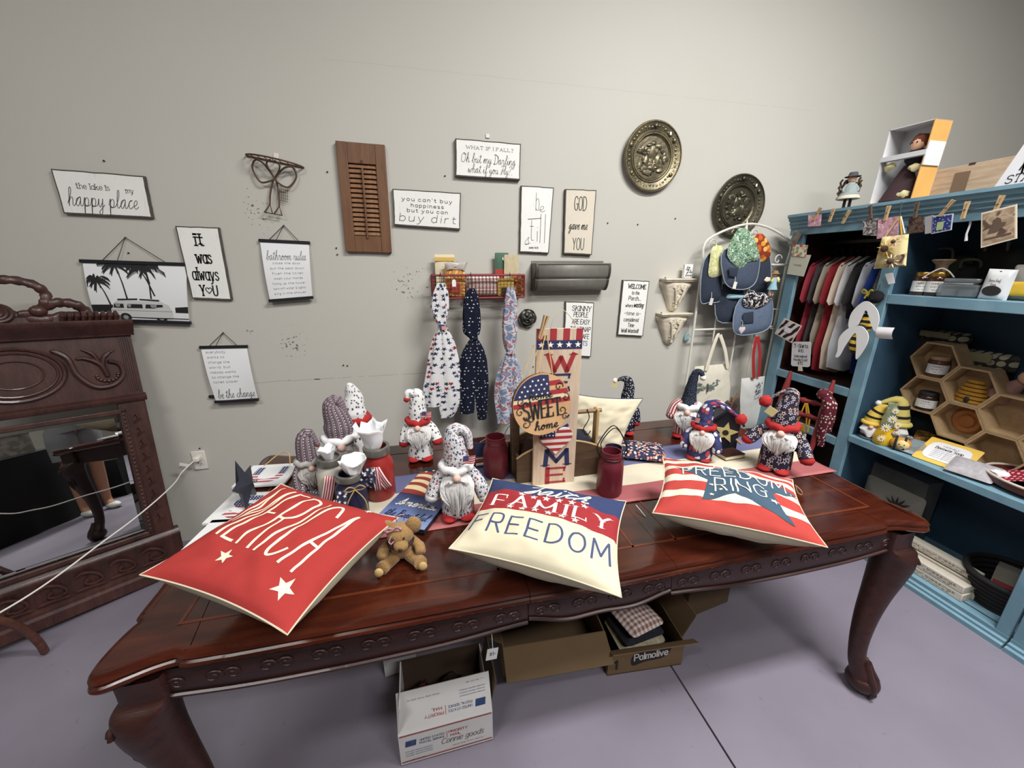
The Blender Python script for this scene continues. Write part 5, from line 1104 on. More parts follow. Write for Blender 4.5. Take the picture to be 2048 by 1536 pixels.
for a, b in ((YU+.004, YL), (YE, YU-.004)):
    mb = MB(False); n = len(pr); vs = [(x, y-OC.y, z) for y in (a, b) for x, z in pr]
    mb.add(vs, [(i, i+1, n+i+1, n+i) for i in range(n-1)]+[tuple(range(n)), tuple(range(2*n-1, n-1, -1))]); mb.build('base_moulding', MBL, cab)
    cbx('base_board', X0+.04, X1, a, b, .045, .065)
cbx('stile', X0-.004, X0+.02, YU-.055, YU-.004, .065, .637); cbx('stile', X0-.004, X0+.02, YU+.004, YU+.05, .065, .637)

def xframe(px, x):
    P = [at_x(a, b, x) for a, b in px]; c = sum(P, V())/4; q = [(-(p.y-c.y), p.z-c.z) for p in P]
    ex = ((q[1][0]-q[0][0]+q[2][0]-q[3][0])/2, (q[1][1]-q[0][1]+q[2][1]-q[3][1])/2); ro = math.atan2(ex[1], ex[0]); W = math.hypot(*ex)
    ez = ((q[0][0]-q[3][0]+q[1][0]-q[2][0])/2, (q[0][1]-q[3][1]+q[1][1]-q[2][1])/2); Hh = math.hypot(*ez)
    ca, sa = cos(-ro), sin(-ro); return c, W, Hh, ro, [(a*ca-b*sa, a*sa+b*ca) for a, b in q]
def on_x(name, label, cat, px, x, group=None):
    c, W, Hh, ro, q = xframe(px, x); t = thing(name, label, cat, tuple(c), (0, -ro, -pi/2), group); return t, W, Hh, q
# hanging shirts
MHG = pm('black_hanger', (26, 26, 30), .4)
ROD = 1.80; XM = X0+.235
cbx('clothes_rod', XM-.012, XM+.012, YD0-.03, YL-.02, ROD-.012, ROD+.012, pm('dark_rod', (40, 34, 32), .4))
SH = [('red', (158, 52, 66), .74), ('charcoal', (66, 62, 62), .70), ('taupe', (168, 154, 136), .66), ('deep red', (150, 40, 48), .76), ('cream', (222, 204, 186), .74), ('white', (226, 226, 226), .72), ('black', (48, 46, 46), .40), ('pale grey', (204, 206, 212), .34), ('royal blue', (36, 68, 146), .72), ('floral white', (200, 198, 190), .66)]
prev = None
for i, (nm, c, ln) in enumerate(SH):
    y = 2.17-.047*i; m = pm('shirt_'+nm.replace(' ', '_'), c, .95, var=.10, vs=7, bump=.1, bs=400) if nm != 'floral white' else mottled('shirt_print', [(206, 204, 196), (170, 166, 160), (222, 220, 214), (120, 116, 116)], 60)
    lab = {7: 'pale grey shirt on the cabinet rod just left of the royal blue one', 8: 'royal blue shirt hanging near the divider on the cabinet rod', 0: 'red shirt hanging farthest left on the cabinet rod'}.get(i, f'{nm} shirt hanging on the cabinet rod between the {SH[i-1][0]} shirt and the ' + (f'{SH[i+1][0]} shirt' if i < 9 else 'divider'))
    t = thing('hanging_shirt', lab, 'shirt', (XM, y, ROD), (0, 0, R(rnd.uniform(-1.5, 1.5))), 'shirts on the cabinet rod')
    hw, sl = .200+rnd.uniform(-.008, .008), ln+.06
    P_ = [(-.05, -.085), (-.14, -.125), (-.185, -.155), (-hw-.012, -.36), (-hw+.045, -.375), (-.145, -.26), (-.155, -sl*.6), (-.15, -sl), (.15, -sl), (.155, -sl*.6), (.145, -.26), (hw-.045, -.375), (hw+.012, -.36), (.185, -.155), (.14, -.125), (.05, -.085), (0, -.105)]
    puff(MB(), dens(cr(P_, 2, True)[:-1], 2), .028, wr=.007, seed=i*3.3, fl=.35).build('garment', m, t)
    h = MB(); h.tube(cr([(.006, 0, -.022), (.020, 0, -.006), (.016, 0, .016), (0, 0, .020), (-.012, 0, .010)], 4)+[(0, 0, 0)][:0], .0022, 6); h.tube([(.006, 0, -.022), (0, 0, -.04), (0, 0, -.066)], .0022, 6)
    h.tube(cr([(-.17, 0, -.15), (-.06, 0, -.092), (0, 0, -.07), (.06, 0, -.092), (.17, 0, -.15)], 4), .0045, 6); h.build('hanger', MHG, t)
# price sign on a stand
MPW2 = pm('white_card', (222, 220, 224), .6, var=.04)
t, W, Hh, q = on_x('price_sign', 'white handwritten shirt price sign standing in the cabinet below the shirts', 'sign', [(1588, 683), (1623, 684), (1619, 734), (1579, 732)], X0+.05)
MB().prism(rrect(W, Hh, .015), -.002, .002).build('card', MPW2, t)
lm = MB(); f = lambda u, v: (u, -.0026, v)
for s, z, h, w in (('T-Shirts', .33, .15, .72), ('$10', .14, .12, .26), ('Embroidered', -.08, .10, .66), ('Hoodie/Coat', -.22, .10, .74), ('$15', -.36, .12, .26)): letter(lm, s, 0, z*Hh, h*Hh, w*W, .14, 'sans', f)
lm.build('lettering', MINK, t); MB().slab(-.012, .012, -.004, .01, -Hh/2-.03, -Hh/2+.01).build('stand', MCR, t)

# line of clothes pegs and cards across the cornice
XF = X0-.058
ln = thing('card_line', 'thin cord strung across the cabinet cornice for pegged cards', 'cord', (XF, 1.6, 1.95))
pts = [at_x(px, py, XF) for px, py in ((1612, 436), (1650, 437), (1700, 441), (1760, 444), (1830, 440), (1900, 428), (1970, 412), (2060, 396))]
MB().tube([tuple(p-V((XF, 1.6, 1.95))) for p in pts], .0014, 5).build('cord', MCRD, ln)
MPG = wood('peg_wood', (150, 120, 84), (196, 166, 124), (30, 30, 3), .6); MPGD = wood('peg_dark', (64, 50, 42), (96, 78, 64), (30, 30, 3), .6)
def peg(px, py, lean, label, m=MPG, L=.075, x=XF-.008):
    c = at_x(px, py, x); t = thing('clothes_peg', label, 'peg', tuple(c), (0, lean, -pi/2), 'pegs on the cabinet cornice')
    for s in (-1, 1): MB().prism([(s*.001, -L/2), (s*.0065, -L/2+.004), (s*.006, 0), (s*.0085, L/2), (s*.003, L/2), (s*.0008, .005)], -.005, .005).build('leg', m, t)
    MB().tube([(.004*cos(a), -.0058+.0003*a, .004*sin(a)) for a in [i*.6 for i in range(22)]], .0009, 5).build('spring', MDK, t)
for a in ((1634, 428, .45, 'wooden peg leaning at the left end of the cornice above pink card'), (1663, 431, .15, 'second wooden peg from the left end of the cornice holding nothing'), (1692, 434, .35, 'third wooden peg from the left end of the cornice'), (1741, 425, -.3, 'grey peg above the grey picture card', MPGD), (1774, 427, 0, 'upright wooden peg above the pink floral card'), (1832, 421, -.1, 'dark peg above the brown round hanging card', MPGD), (1893, 417, .5, 'long leaning wooden peg above the navy card'), (1930, 421, .0, 'wooden peg right of the navy card holding nothing'), (1996, 410, .1, 'peg above the bird photo card in white frame')): peg(*a)
def card(label, px, m, x=XF-.004, art=None, name='greeting_card', cat='card', bord=None):
    t, W, Hh, q = on_x(name, label, cat, px, x)
    MB().prism(q, -.0015, .0015).build('card', bord or m, t)
    if bord: MB().prism([(a*.90, b*.90) for a, b in q], -.0024, -.0012).build('picture', m, t)
    if art: art(t, W, Hh)
    return t
MPK = mottled('pink_print', [(176, 128, 146), (206, 160, 172), (190, 140, 158), (222, 186, 194)], 40); MGYP = mottled('grey_print', [(112, 106, 104), (150, 144, 140), (80, 74, 76), (180, 174, 168)], 30)
MSEP = mottled('sepia_print', [(112, 92, 76), (150, 128, 106), (176, 156, 134), (88, 70, 58)], 24, interp='LINEAR'); MBRP = mottled('brown_print', [(66, 50, 44), (88, 70, 60), (52, 40, 38)], 40)
MNV = cloth_stars('navy_dot_card', (44, 54, 110), [(150, 160, 196)], 70, .004); MFR = pm('frame_cream', (214, 200, 180), .6)
card('small pink card pegged at the far left of the cornice', [(1617, 430), (1643, 428), (1641, 452), (1616, 453)], MPK)
card('grey picture card hanging below the cornice over the shirts', [(1727, 440), (1757, 436), (1754, 472), (1726, 470)], MGYP)
card('pink floral card pegged beside the sunflower bag', [(1754, 440), (1797, 432), (1796, 470), (1754, 478)], MPK, bord=MPK)
card('dark brown round card between the pink and navy cards', [(1818, 435), (1847, 432), (1848, 464), (1816, 468)], MBRP)
card('clear wrapped card beside the navy card', [(1850, 434), (1866, 430), (1864, 466), (1850, 468)], pm('clear_sleeve', (150, 146, 150), .2))
def bottle(t, W, Hh): MB().slab(-W*.22, W*.1, -.0036, -.002, -Hh*.36, Hh*.1).build('green_motif', pm('motif_green', (150, 166, 120), .7), t)
card('navy dotted card with green motif pegged on the cornice', [(1865, 432), (1907, 427), (1903, 460), (1863, 468)], MNV, art=bottle, bord=pm('card_grey', (196, 196, 204), .6))
def bird(t, W, Hh):
    mb = MB(); mb.prism([(-.3*W, -.16*Hh), (-.22*W, .02*Hh), (-.16*W, .06*Hh), (-.14*W, .20*Hh), (-.02*W, .26*Hh), (.08*W, .20*Hh), (.10*W, .08*Hh), (.22*W, .06*Hh), (.2*W, -.02*Hh), (-.05*W, -.16*Hh)], -.0036, -.002); mb.slab(-.4*W, .36*W, -.0036, -.002, -.32*Hh, -.27*Hh); mb.build('bird_motif', pm('motif_brown', (92, 74, 62), .7), t)
card('large sepia bird picture in a cream frame at the cornice right', [(1963, 426), (2034, 408), (2034, 477), (1962, 496)], MSEP, x=XF-.014, art=bird, bord=MFR)
card('small floral card pegged on the cabinet left stile', [(1587, 489), (1616, 490), (1611, 514), (1582, 511)], lam('floral_card', [(222, 214, 200), (190, 92, 62), (150, 158, 120), (214, 170, 140)], 36), x=X0-.02)
def nb(t, W, Hh): lm = MB(); letter(lm, 'notes', 0, 0, .10*Hh, .4*W, .12, 'sans', lambda u, v: (u, -.0022, v)); lm.build('lettering', MGREY, t)
card('pale sage notebook hanging under the floral card', [(1583, 508), (1622, 510), (1607, 553), (1574, 548)], pm('sage_paper', (196, 196, 180), .8, var=.04), x=X0-.016, art=nb, name='notebook', cat='notebook')
def zig(t, W, Hh):
    mb = MB(); MB().slab(-W*.16, W*.14, -.004, -.0028, -Hh*.12, Hh*.14).build('label', MPW2, t)
card('black and white striped card hung diagonally on the left stile', [(1569, 636), (1604, 652), (1583, 686), (1549, 667)], cloth_bands('zigzag_print', [(0, (50, 36, 38)), (.5, (210, 200, 198))], 24, 0, .6, warp=.04), x=X0-.03, art=zig, bord=MFR)
t = thing('clear_packet', 'crumpled clear packet clipped at the cabinet upper left edge', 'packet', tuple(at_x(1590, 478, X0-.02)), (0, .4, -pi/2))
puff(MB(), dens(rrect(.06, .10, .01), 2), .02, wr=.02).build('pouch', pm('dull_film', (120, 114, 108), .25, var=.3, vs=30), t)
# sunflower cloth bag on a dark cord
XB = X0-.10
t, W, Hh, q = on_x('sunflower_bag', 'cream cloth bag with sunflower decoration hanging from the cornice', 'bag', [(1764, 474), (1818, 468), (1812, 532), (1747, 538)], XB)
puff(MB(), dens(q, 5), .04, wr=.006).build('body', mottled('aged_cloth', [(190, 172, 120), (214, 198, 150), (166, 146, 100)], 14, interp='LINEAR'), t)
for k, (fx, fz, r, c) in enumerate(((-.10, .10, .30, (214, 176, 96)), (.22, -.32, .26, (226, 210, 160)), (.26, .28, .16, (196, 160, 140)))):
    fl = MB()
    for i in range(11): a = 2*pi*i/11; puff(fl, [(fx*W+r*W*(.35*cos(a)+s*cos(a+d)), fz*Hh+r*W*(.35*sin(a)+s*sin(a+d))) for s, d in ((0, 0), (.35, -.22), (.72, 0), (.35, .22))], .008, -.026-.004*(i % 2)-.008*k, 2)
    fl.build('petals', pm('petal_%d' % k, c, .8, var=.15, vs=40), t); MB().ball((fx*W, -.036-.01*k, fz*Hh), (r*W*.42, .012, r*W*.42), 12, 8, lump=.1).build('flower_centre', pm('flower_brown', (74, 54, 44) if k != 2 else (150, 110, 90), .9, var=.3, vs=90), t)
MB().prism([(.12*W, -.48*Hh), (.56*W, -.46*Hh), (.56*W, -.12*Hh), (.14*W, -.16*Hh)], -.026, -.022).build('patch', MSEP, t)
hk_ = at_x(1812, 402, XF); c = sum((at_x(a, b, XB) for a, b in ((1764, 474), (1818, 468), (1812, 532), (1747, 538))), V())/4
Lc = lambda p: (-(p.y-c.y), p.x-c.x, p.z-c.z)
for a, b, m in (((1771, 474), (1804, 432), MPG), ((1806, 470), (1806, 432), MYB), ((1812, 468), (1808, 432), MPL)): MB().tube([Lc(at_x(*a, XB)), Lc(at_x(*b, XB+.02))], .004, 6, flat=.5).build('strap', m, t)
MB().tube([Lc(at_x(1806, 433, XB+.02)), Lc(hk_)], .003, 6).build('hanging_cord', pm('teal_cord', (36, 56, 62), .8), t)
t, W, Hh, q = on_x('price_tag', 'white price tag below the sunflower bag on the divider', 'tag', [(1770, 548), (1785, 545), (1790, 566), (1777, 569)], X0-.012); MB().prism(q, -.001, .001).build('card', MPW2, t)

# felt bees with white wings hanging on the divider
MBB, MBY, MWG = pm('bee_black', (30, 28, 30), .9), pm('bee_yellow', (222, 184, 62), .9), pm('wing_white', (222, 222, 224), .7, var=.03)
def bee(label, body, wing1, wing2, x, tag_=False):
    c = sum((at_x(*p, x) for p in body), V())/len(body); L2 = lambda p, y=0: (-(at_x(*p, x).y-c.y), at_x(*p, x).z-c.z)
    t = thing('bee_ornament', label, 'ornament', tuple(c), (0, 0, -pi/2))
    a, b = V((*L2(body[0]), 0)), V((*L2(body[1]), 0)); n = 7; r = (a-b).length*.26; d = (b-a)
    for i in range(n):
        f0, f1 = i/n, (i+1)/n; mb = MB()
        mb.tube([(a.x+d.x*f, -.02, a.y+d.y*f) for f in (f0, (f0+f1)/2, f1)], [max(.004, r*sin(pi*(.08+.86*f))**.6) for f in (f0, (f0+f1)/2, f1)], 14); mb.build('body_band', MBB if i % 2 == 0 else MBY, t)
    MB().ball((a.x-d.x*.04, -.02, a.y-d.y*.04), r*.8, 12, 8).build('head', MBB, t)
    for w in (wing1, wing2):
        if w: MB().prism(cr([L2(p) for p in w], 5, True)[:-1], -.056, -.052).build('wing', MWG, t)
    e = MB()
    for s in (-1, 1): e.ball((a.x+s*r*.3, -.02-r*.75, a.y+r*.1), .004, 6, 4)
    e.build('eye', MWG, t); MB().tube([(a.x, -.02, a.y+r*.6), (a.x, .0, a.y+.05), (a.x, .03, a.y+.07)], .0012, 5).build('string', MYB, t)
    return t, c, L2
bee('black and yellow felt bee with white wings upper on the divider', [(1744, 628), (1732, 668)], [(1732, 610), (1750, 602), (1769, 618), (1774, 640), (1766, 662), (1758, 648), (1748, 620), (1736, 640), (1722, 666), (1712, 652), (1717, 628)], None, X0-.045)
bee('lower felt bee with large white wings below the first bee', [(1727, 660), (1713, 706)], [(1690, 700), (1694, 674), (1714, 655), (1738, 652), (1752, 668), (1748, 690), (1728, 718), (1728, 690), (1726, 665), (1706, 690), (1693, 712), (1686, 712)], None, X0-.075)
t, W, Hh, q = on_x('paper_tag', 'blank white rolled paper tag beside the bees', 'tag', [(1755, 654), (1788, 655), (1787, 679), (1754, 676)], X0-.05)
MB().grid(lambda u, v: (-W/2+W*u, -.012*sin(pi*v), -Hh/2+Hh*v), 6, 8).build('card', MPW2, t)
t = thing('yellow_bow', 'small yellow ribbon bow on the sleeve above the upper bee', 'bow', tuple(at_x(1736, 586, X0-.02)), (0, 0, -pi/2))
for s in (-1, 1): MB().tube(cr([(0, 0, 0), (s*.02, -.008, .018), (s*.03, 0, .0), (0, 0, -.002)], 4), .005, 6, flat=.4).build('loop', pm('ribbon_yellow', (224, 206, 60), .5), t); MB().tube([(0, 0, 0), (s*.012, 0, -.03)], .005, 6, flat=.4).build('tail', pm('ribbon_yellow', (0, 0, 0)), t)
p = at_x(1758, 594, X0-.012); t = thing('black_pompom', 'black wool pompom hanging above the upper bee', 'pompom', (p.x-.02, p.y, p.z)); MB().ball((0, 0, 0), .034, 16, 10, lump=.18).build('ball', MBB, t); MB().tube([(0, 0, .03), (.005, 0, .07)], .0014, 5).build('string', MCRD, t)
# ------------------------------------------------------------------ goods on the cabinet shelves
def shadecol(n, c, **k): return pm(n, c, **k)
MGLS = pm('clear_glass', (236, 240, 238), .04, 0, 0, trans=.92, spec=.5); MAMB = pm('dark_honey', (60, 30, 18), .12, 0, .05, coat=.5); MGOLD = pm('gold_lid', (176, 140, 70), .3, .85, .05)
MLAB = pm('white_label', (222, 222, 220), .6, var=.03)
def print_lines(mb, y, w, z0, n, dz, h=.0045, seed=0):
    rr = random.Random(seed)
    for i in range(n): k = w*(.55+.45*rr.random()); letter(mb, ''.join(rr.choice('aeionrstl ') for _ in range(12)), 0, z0-i*dz, h, k, .16, 'sans', lambda u, v: (u, y, v))
def honey_jar(label, base, r=.036, h=.105, lid=MGOLD, body=MAMB, lab=True, tie=None, name='honey_jar'):
    t = thing(name, label, 'jar', tuple(base), (0, 0, -pi/2+.5))
    MB().lathe([(0, 0), (r*.94, 0), (r, .006), (r, h*.72), (r*.92, h*.80), (r*.80, h*.84), (0, h*.84)], 24).build('body', body, t)
    MB().lathe([(r*.86, h*.82), (r*.88, h*.83), (r*.88, h*.98), (r*.84, h), (0, h)], 24).build('lid', lid, t)
    if lab:
        o = MB(); o.lathe([(r*1.012, h*.16), (r*1.012, h*.62)], 14, a0=-pi/2-1.15, a1=-pi/2+1.15); lb = o.build('label', MLAB, t)
        lm = MB(); f = lambda u, v: (r*1.02*sin(u/r), -r*1.02*cos(u/r), v)
        letter(lm, 'HONEY', 0, h*.52, h*.07, r*.9, .15, 'sans', f); letter(lm, 'pure raw', 0, h*.40, h*.05, r*.9, .14, 'sans', f); letter(lm, 'net wt', 0, h*.26, h*.04, r*.6, .14, 'sans', f)
        for q in (.46, .58): lm.add([f(-r*.6, h*q), f(r*.6, h*q), f(r*.6, h*q+.0012), f(-r*.6, h*q+.0012)], [(0, 1, 2, 3)])
        lm.build('label_print', MINK, lb)
    if tie: tie(t, r, h)
    return t
def cloth_top(t, r, h):
    MB().lathe([(r*.5, h*1.02), (r*.6, h*1.3), (r*1.1, h*1.5), (r*.95, h*1.54), (r*.4, h*1.36), (0, h*1.3)], 16).build('burlap_ruffle', pm('burlap', (128, 108, 88), .95, var=.25, vs=60), t)
    MB().tube(cr([(-r*1.4, -r*.8, h*.75), (-r*.7, -r*.9, h*1.0), (0, -r*.7, h*1.16), (r*.7, -r*.9, h*1.05), (r*1.3, -r*.8, h*.8)], 5), .003, 6).build('twine', pm('pale_ribbon', (206, 202, 190), .8), t)
ZM = 1.506
for px, py, lb, ti in ((1840, 586, 'dark jar with white label and gold lid at left on the upper cabinet shelf', None), (1868, 590, 'second dark labelled jar tied with burlap ruffle on upper cabinet shelf', cloth_top)):
    p = at_z(px, py, ZM); p.x = max(p.x, X0+.07); p = at_x(px, py-4, X0+.085); p.z = ZM; honey_jar(lb, p, .040, .115, tie=ti)
p = at_x(1915, 600, X0+.09); t = thing('clear_box', 'clear plastic clamshell box with white card on the upper shelf', 'box', (p.x, p.y, ZM), (0, 0, -pi/2+.2))
MB().slab(-.07, .07, -.045, .045, 0, .06).build('tray', pm('clear_plastic', (214, 222, 226), .08, 0, 0, trans=.8), t, bevel=.008); MB().box((0, -.01, .078), (.12, .06, .02), .2).build('lid', pm('clear_plastic', (0, 0, 0)), t, bevel=.006); MB().slab(-.05, .045, -.035, .02, .062, .066).build('card_insert', MPW2, t)
MB().slab(-.055, -.005, -.04, .03, .006, .038).build('soap', pm('soap_grey', (120, 130, 140), .5), t, bevel=.005)
MB().slab(.005, .055, -.04, .03, .006, .038).build('soap', pm('soap_grey', (120, 130, 140), .5), t, bevel=.005)
t, W, Hh, q = on_x('white_pouch', 'white stand up pouch with black oval label on the upper shelf', 'pouch', [(1973, 537), (2038, 540), (2012, 605), (1958, 600)], X0+.07)
puff(MB(), dens([(-W/2, -Hh/2), (W/2, -Hh/2), (W*.48, Hh/2), (-W*.48, Hh/2)], 5), .05, wr=.003, fl=.4).build('pouch', pm('white_foil', (224, 226, 228), .3, var=.04), t)
MB().prism([(W*.31*cos(2*pi*i/24), -Hh*.17+Hh*.16*sin(2*pi*i/24)) for i in range(24)], -.0275, -.020).build('oval_label', MINK, t)
lm = MB(); f = lambda u, v: (u, -.0262, v); letter(lm, 'loose leaf', 0, Hh*.16, Hh*.08, W*.4, .1, 'script', f); letter(lm, 'tea', 0, Hh*.04, Hh*.08, W*.2, .1, 'script', f); lm.build('lettering', MGREY, t)
MB().lathe([(0, 0), (.004, 0), (.004, .002), (0, .002)], 10).build('hang_hole', MDK, t, loc=(0, -.012, Hh*.42), rot=(pi/2, 0, 0))
p = at_x(2046, 600, X0+.10); t = thing('yellow_pouch', 'yellow and grey pouch at the right frame edge of the upper shelf', 'pouch', (p.x, p.y, ZM), (0, 0, -pi/2)); puff(MB(), dens(rrect(.12, .15, .01, 3, 0, .076), 3), .05).build('pouch', pm('grey_pouch', (150, 148, 140), .5), t); puff(MB(), dens(rrect(.07, .06, .01, 3, -.01, .05), 3), .012, -.026).build('label', MBY, t)
# dark bags at the back of the upper shelf
for i, (px, py, w, h, c, lb) in enumerate(((1905, 500, .20, .20, (58, 58, 44), 'dark olive cloth bag at the back of the upper shelf'), (1960, 520, .16, .15, (54, 54, 54), 'dark grey folded bag at the back of the upper shelf'), (2010, 490, .18, .24, (50, 48, 46), 'black cloth bag with pale strap at back right of upper shelf'))):
    p = at_x(px, py, X0+.33); t = thing('cloth_bag', lb, 'bag', (p.x, p.y, ZM), (0, 0, -pi/2)); puff(MB(), dens(rrect(w, h, .02, 3, 0, h/2), 3), .10, wr=.02, seed=i*4).build('body', pm('bag_dark_%d' % i, c, .95, var=.25, vs=12), t)
    MB().tube(cr([(-.04, -.05, h*.9), (-.03, -.06, h*1.15), (.03, -.06, h*1.15), (.04, -.05, h*.9)], 5), .006, 6).build('strap', pm('bag_strap_%d' % i, (96, 96, 90), .8), t)
t = thing('white_tassel', 'white knotted cord tassel hanging under the cornice', 'tassel', tuple(at_x(1938, 440, X0+.01)), (0, 0, -pi/2)); k = at_x(1938, 440, X0+.01)
MB().tube([(-(at_x(a, b, X0+.01).y-k.y), 0, at_x(a, b, X0+.01).z-k.z) for a, b in ((1943, 432), (1940, 450), (1933, 468), (1932, 482))], [.005, .004, .004, .006], 8).build('cord', MPW2, t)

# honeycomb of hexagon shelves
MHX = wood('birch_ply', (150, 122, 88), (184, 156, 118), (6, 6, 6), .6, .05)
XH = X0+.20
A0 = at_x(1868, 722, XH); RH = (A0.z-ZS-.004)/(2.5*math.sqrt(3))
HEX = [(0, 0, 'topmost hexagon shelf holding a labelled jar'), (0, 1, 'hexagon shelf at left under the topmost one holding a dark jar'), (1, .5, 'hexagon shelf in the middle with a yellow beehive block'), (1, 1.5, 'hexagon shelf with a bronze round inside under the beehive one'), (2, 1, 'plain hexagon shelf right of the beehive one'), (2, 2, 'lowest front hexagon shelf with plain inside'), (3, 1.5, 'hexagon shelf with an amber round inside right of the lowest front one'), (4, 1, 'hexagon shelf at the frame edge holding a jar'), (4, 2, 'hexagon shelf at frame edge behind the black sign')]
hx_ = []
for q_, k_, lb in HEX:
    c = V((XH, A0.y-1.5*RH*q_, A0.z-math.sqrt(3)*RH*k_)); t = thing('hexagon_shelf', lb, 'shelf', tuple(c), (0, 0, -pi/2), 'honeycomb of hexagon shelves'); hx_.append(c); r = RH*.994
    o = [(r*cos(pi/3*i), r*sin(pi/3*i)) for i in range(6)]; k = .91
    for i in range(6):
        a, b = o[i], o[(i+1) % 6]; MB().prism([a, b, (b[0]*k, b[1]*k), (a[0]*k, a[1]*k)], 0, .10).build('side_board', MHX, t)
    MB().prism([(x*k, z*k) for x, z in o], .094, .10).build('back_board', MHX, t)
MHB = pm('hive_yellow', (176, 128, 44), .7, var=.2, vs=30)
def in_hex(i, dx=.03, dy=0): c = hx_[i]; return V((c.x+.045, c.y+dy, c.z-RH*.994*.866*.91+.001))
honey_jar('brown jar with white label in the topmost hexagon', in_hex(0), .045, .11, MHX, pm('amber_brown', (92, 58, 44), .3), name='honey_jar')
honey_jar('dark jar with white label in the left hexagon', in_hex(1), .045, .10, MINK, pm('dark_brown_jar', (52, 32, 26), .3))
honey_jar('jar with large white label in the hexagon at frame edge', in_hex(7), .05, .11, MHX, pm('dark_brown_jar', (0, 0, 0)))
c = in_hex(2); t = thing('beehive_block', 'yellow beehive shaped block inside the large middle hexagon', 'ornament', tuple(c), (0, 0, -pi/2))
for i in range(6): MB().lathe([(0, .02*i), (.062*cos(i*.20), .02*i+.003), (.062*cos(i*.2), .02*i+.017), (0, .02*i+.02)], 18, sy=.5).build('ring', MHB, t)
MB().ball((0, -.030, .018), (.012, .006, .016), 10, 7).build('doorway', MINK, t)
for i, lb in ((3, 'bronze wax round inside the small hexagon'), (6, 'amber wax round inside the right hexagon')):
    c = hx_[i]; t = thing('wax_round', lb, 'soap', (c.x+.093, c.y, c.z), (0, 0, -pi/2)); mb = MB(); mb.T = Matrix.Rotation(pi/2, 4, 'X'); mb.lathe([(0, .02), (.03, .022), (.036, .014), (.055, .02), (.066, .012), (.066, 0), (0, 0)], 24); mb.build('disc', pm('bronze_wax', (170, 110, 60), .4, .2, .15, 30), t)

# things along the lower shelf, front to back
def on_shelf(px, py, z=ZS): p = at_z(px, py, z); p.y = min(p.y, YD1-.085); p.x = min(p.x, X1-.10); return p
MPLD = lam('bee_plaid', [(52, 50, 48), (150, 144, 120), (100, 96, 84), (170, 164, 140), (70, 68, 60)], 30, 0)
for px, py, x, w, h, lb in ((1887, 672, X0+.36, .24, .06, 'folded plaid towel with olive label behind the top hexagon'), (1960, 718, X0+.36, .28, .09, 'larger folded plaid towel with label behind the large hexagon'), (2010, 800, X0+.36, .22, .16, 'crumpled plaid cloth at back right of the lower shelf')):
    c = at_x(px, py, x); t = thing('plaid_towel', lb, 'towel', tuple(c), (0, 0, -pi/2)); puff(MB(), dens(rrect(w, h, .02), 3), .12, wr=.012, seed=px).build('cloth', MPLD, t); MB().slab(-w*.3, w*.25, -.064, -.058, -.005, h*.42).build('label', pm('olive_label', (130, 126, 96), .8, var=.2, vs=20), t)
    b = MB().slab(-w*.4, w*.4, -.04, .05, -(c.z-ZS-.01)*1.0, -h/2+.012) if c.z-h/2 > ZS+.03 else None
    if b: b.build('stand', pm('stand_dark', (36, 38, 42), .8), t)
t = thing('long_doll', 'small doll in pink and brown lying at the back right of the lower shelf', 'doll', tuple(at_x(2035, 770, X0+.30)), (0, .6, -pi/2))
MB().ball((0, 0, .05), .035, 12, 8).build('head', MSK, t); MB().lathe([(.02, .02), (.04, -.03), (.055, -.09), (0, -.09)], 14).build('dress', pm('doll_pink', (166, 126, 120), .9), t); MB().ball((0, .01, .062), (.042, .036, .035), 12, 8, lump=.3).build('hair', pm('doll_brown', (110, 62, 44), .9), t)
# bee gnomes
def small_gnome(label, base, h, hatc, tip, group=None, body=(196, 194, 188)):
    t = thing('bee_gnome', label, 'gnome', tuple(base), (0, 0, -pi/2+.5)); k = h/.26; m = pm('gn_%d' % hatc[0], hatc, .9, var=.12, vs=20)
    MB().lathe([(0, 0), (.045*k, 0), (.05*k, .02*k), (.048*k, .06*k), (.035*k, .10*k), (0, .11*k)], 18).build('body', pm('gn_body_%d' % body[0], body, .95, var=.2, vs=50), t)
    for z0, z1 in ((.012, .03), (.048, .062)): MB().lathe([(.051*k, z0*k), (.052*k, z1*k)], 18).build('stripe', MBB, t)
    q = cr([(0, 0, .095*k), (0, 0, .15*k), tip[0], tip[1]], 5); n = len(q); MB().tube(q, [.050*k*(1-(i/(n-1))**1.3*.88) for i in range(n)], 14).build('hat', m, t)
    for f in (.25, .45): i = int(f*n); MB().tube([q[i], q[i+1]], [.051*k*(1-f**1.3*.88)]*2, 14).build('hat_stripe', MBB, t)
    MB().tube([(.048*k*cos(2*pi*i/16), .048*k*sin(2*pi*i/16), .102*k) for i in range(16)], .013*k, 8, True).build('brim', m, t)
    mb = MB()
    for i in range(26): a = -pi/2+(i-13)*.085; mb.tube([(.042*k*cos(a), .042*k*sin(a), .085*k), (.056*k*cos(a), .056*k*sin(a), .06*k), (.04*k*cos(-pi/2+(a+pi/2)*.4), .062*k*sin(a)-.0*k, .02*k)], [.006*k, .008*k, .002], 5)
    mb.build('beard', pm('white_fur', (222, 222, 220), .95, var=.08, vs=60), t, kind='stuff'); MB().ball((0, -.058*k, .085*k), .013*k, 10, 7).build('nose', MSK, t)
    MB().ball(tip[1], .016*k, 10, 7, lump=.2).build('pompom', pm('white_fur', (0, 0, 0)), t)
    return t
p = at_x(1806, 812, X0+.17); p.z = ZS; small_gnome('tall yellow hatted bee gnome at the back left of the lower shelf', p, .27, (206, 190, 106), [(-.02, 0, .24), (-.10, -.02, .205)])
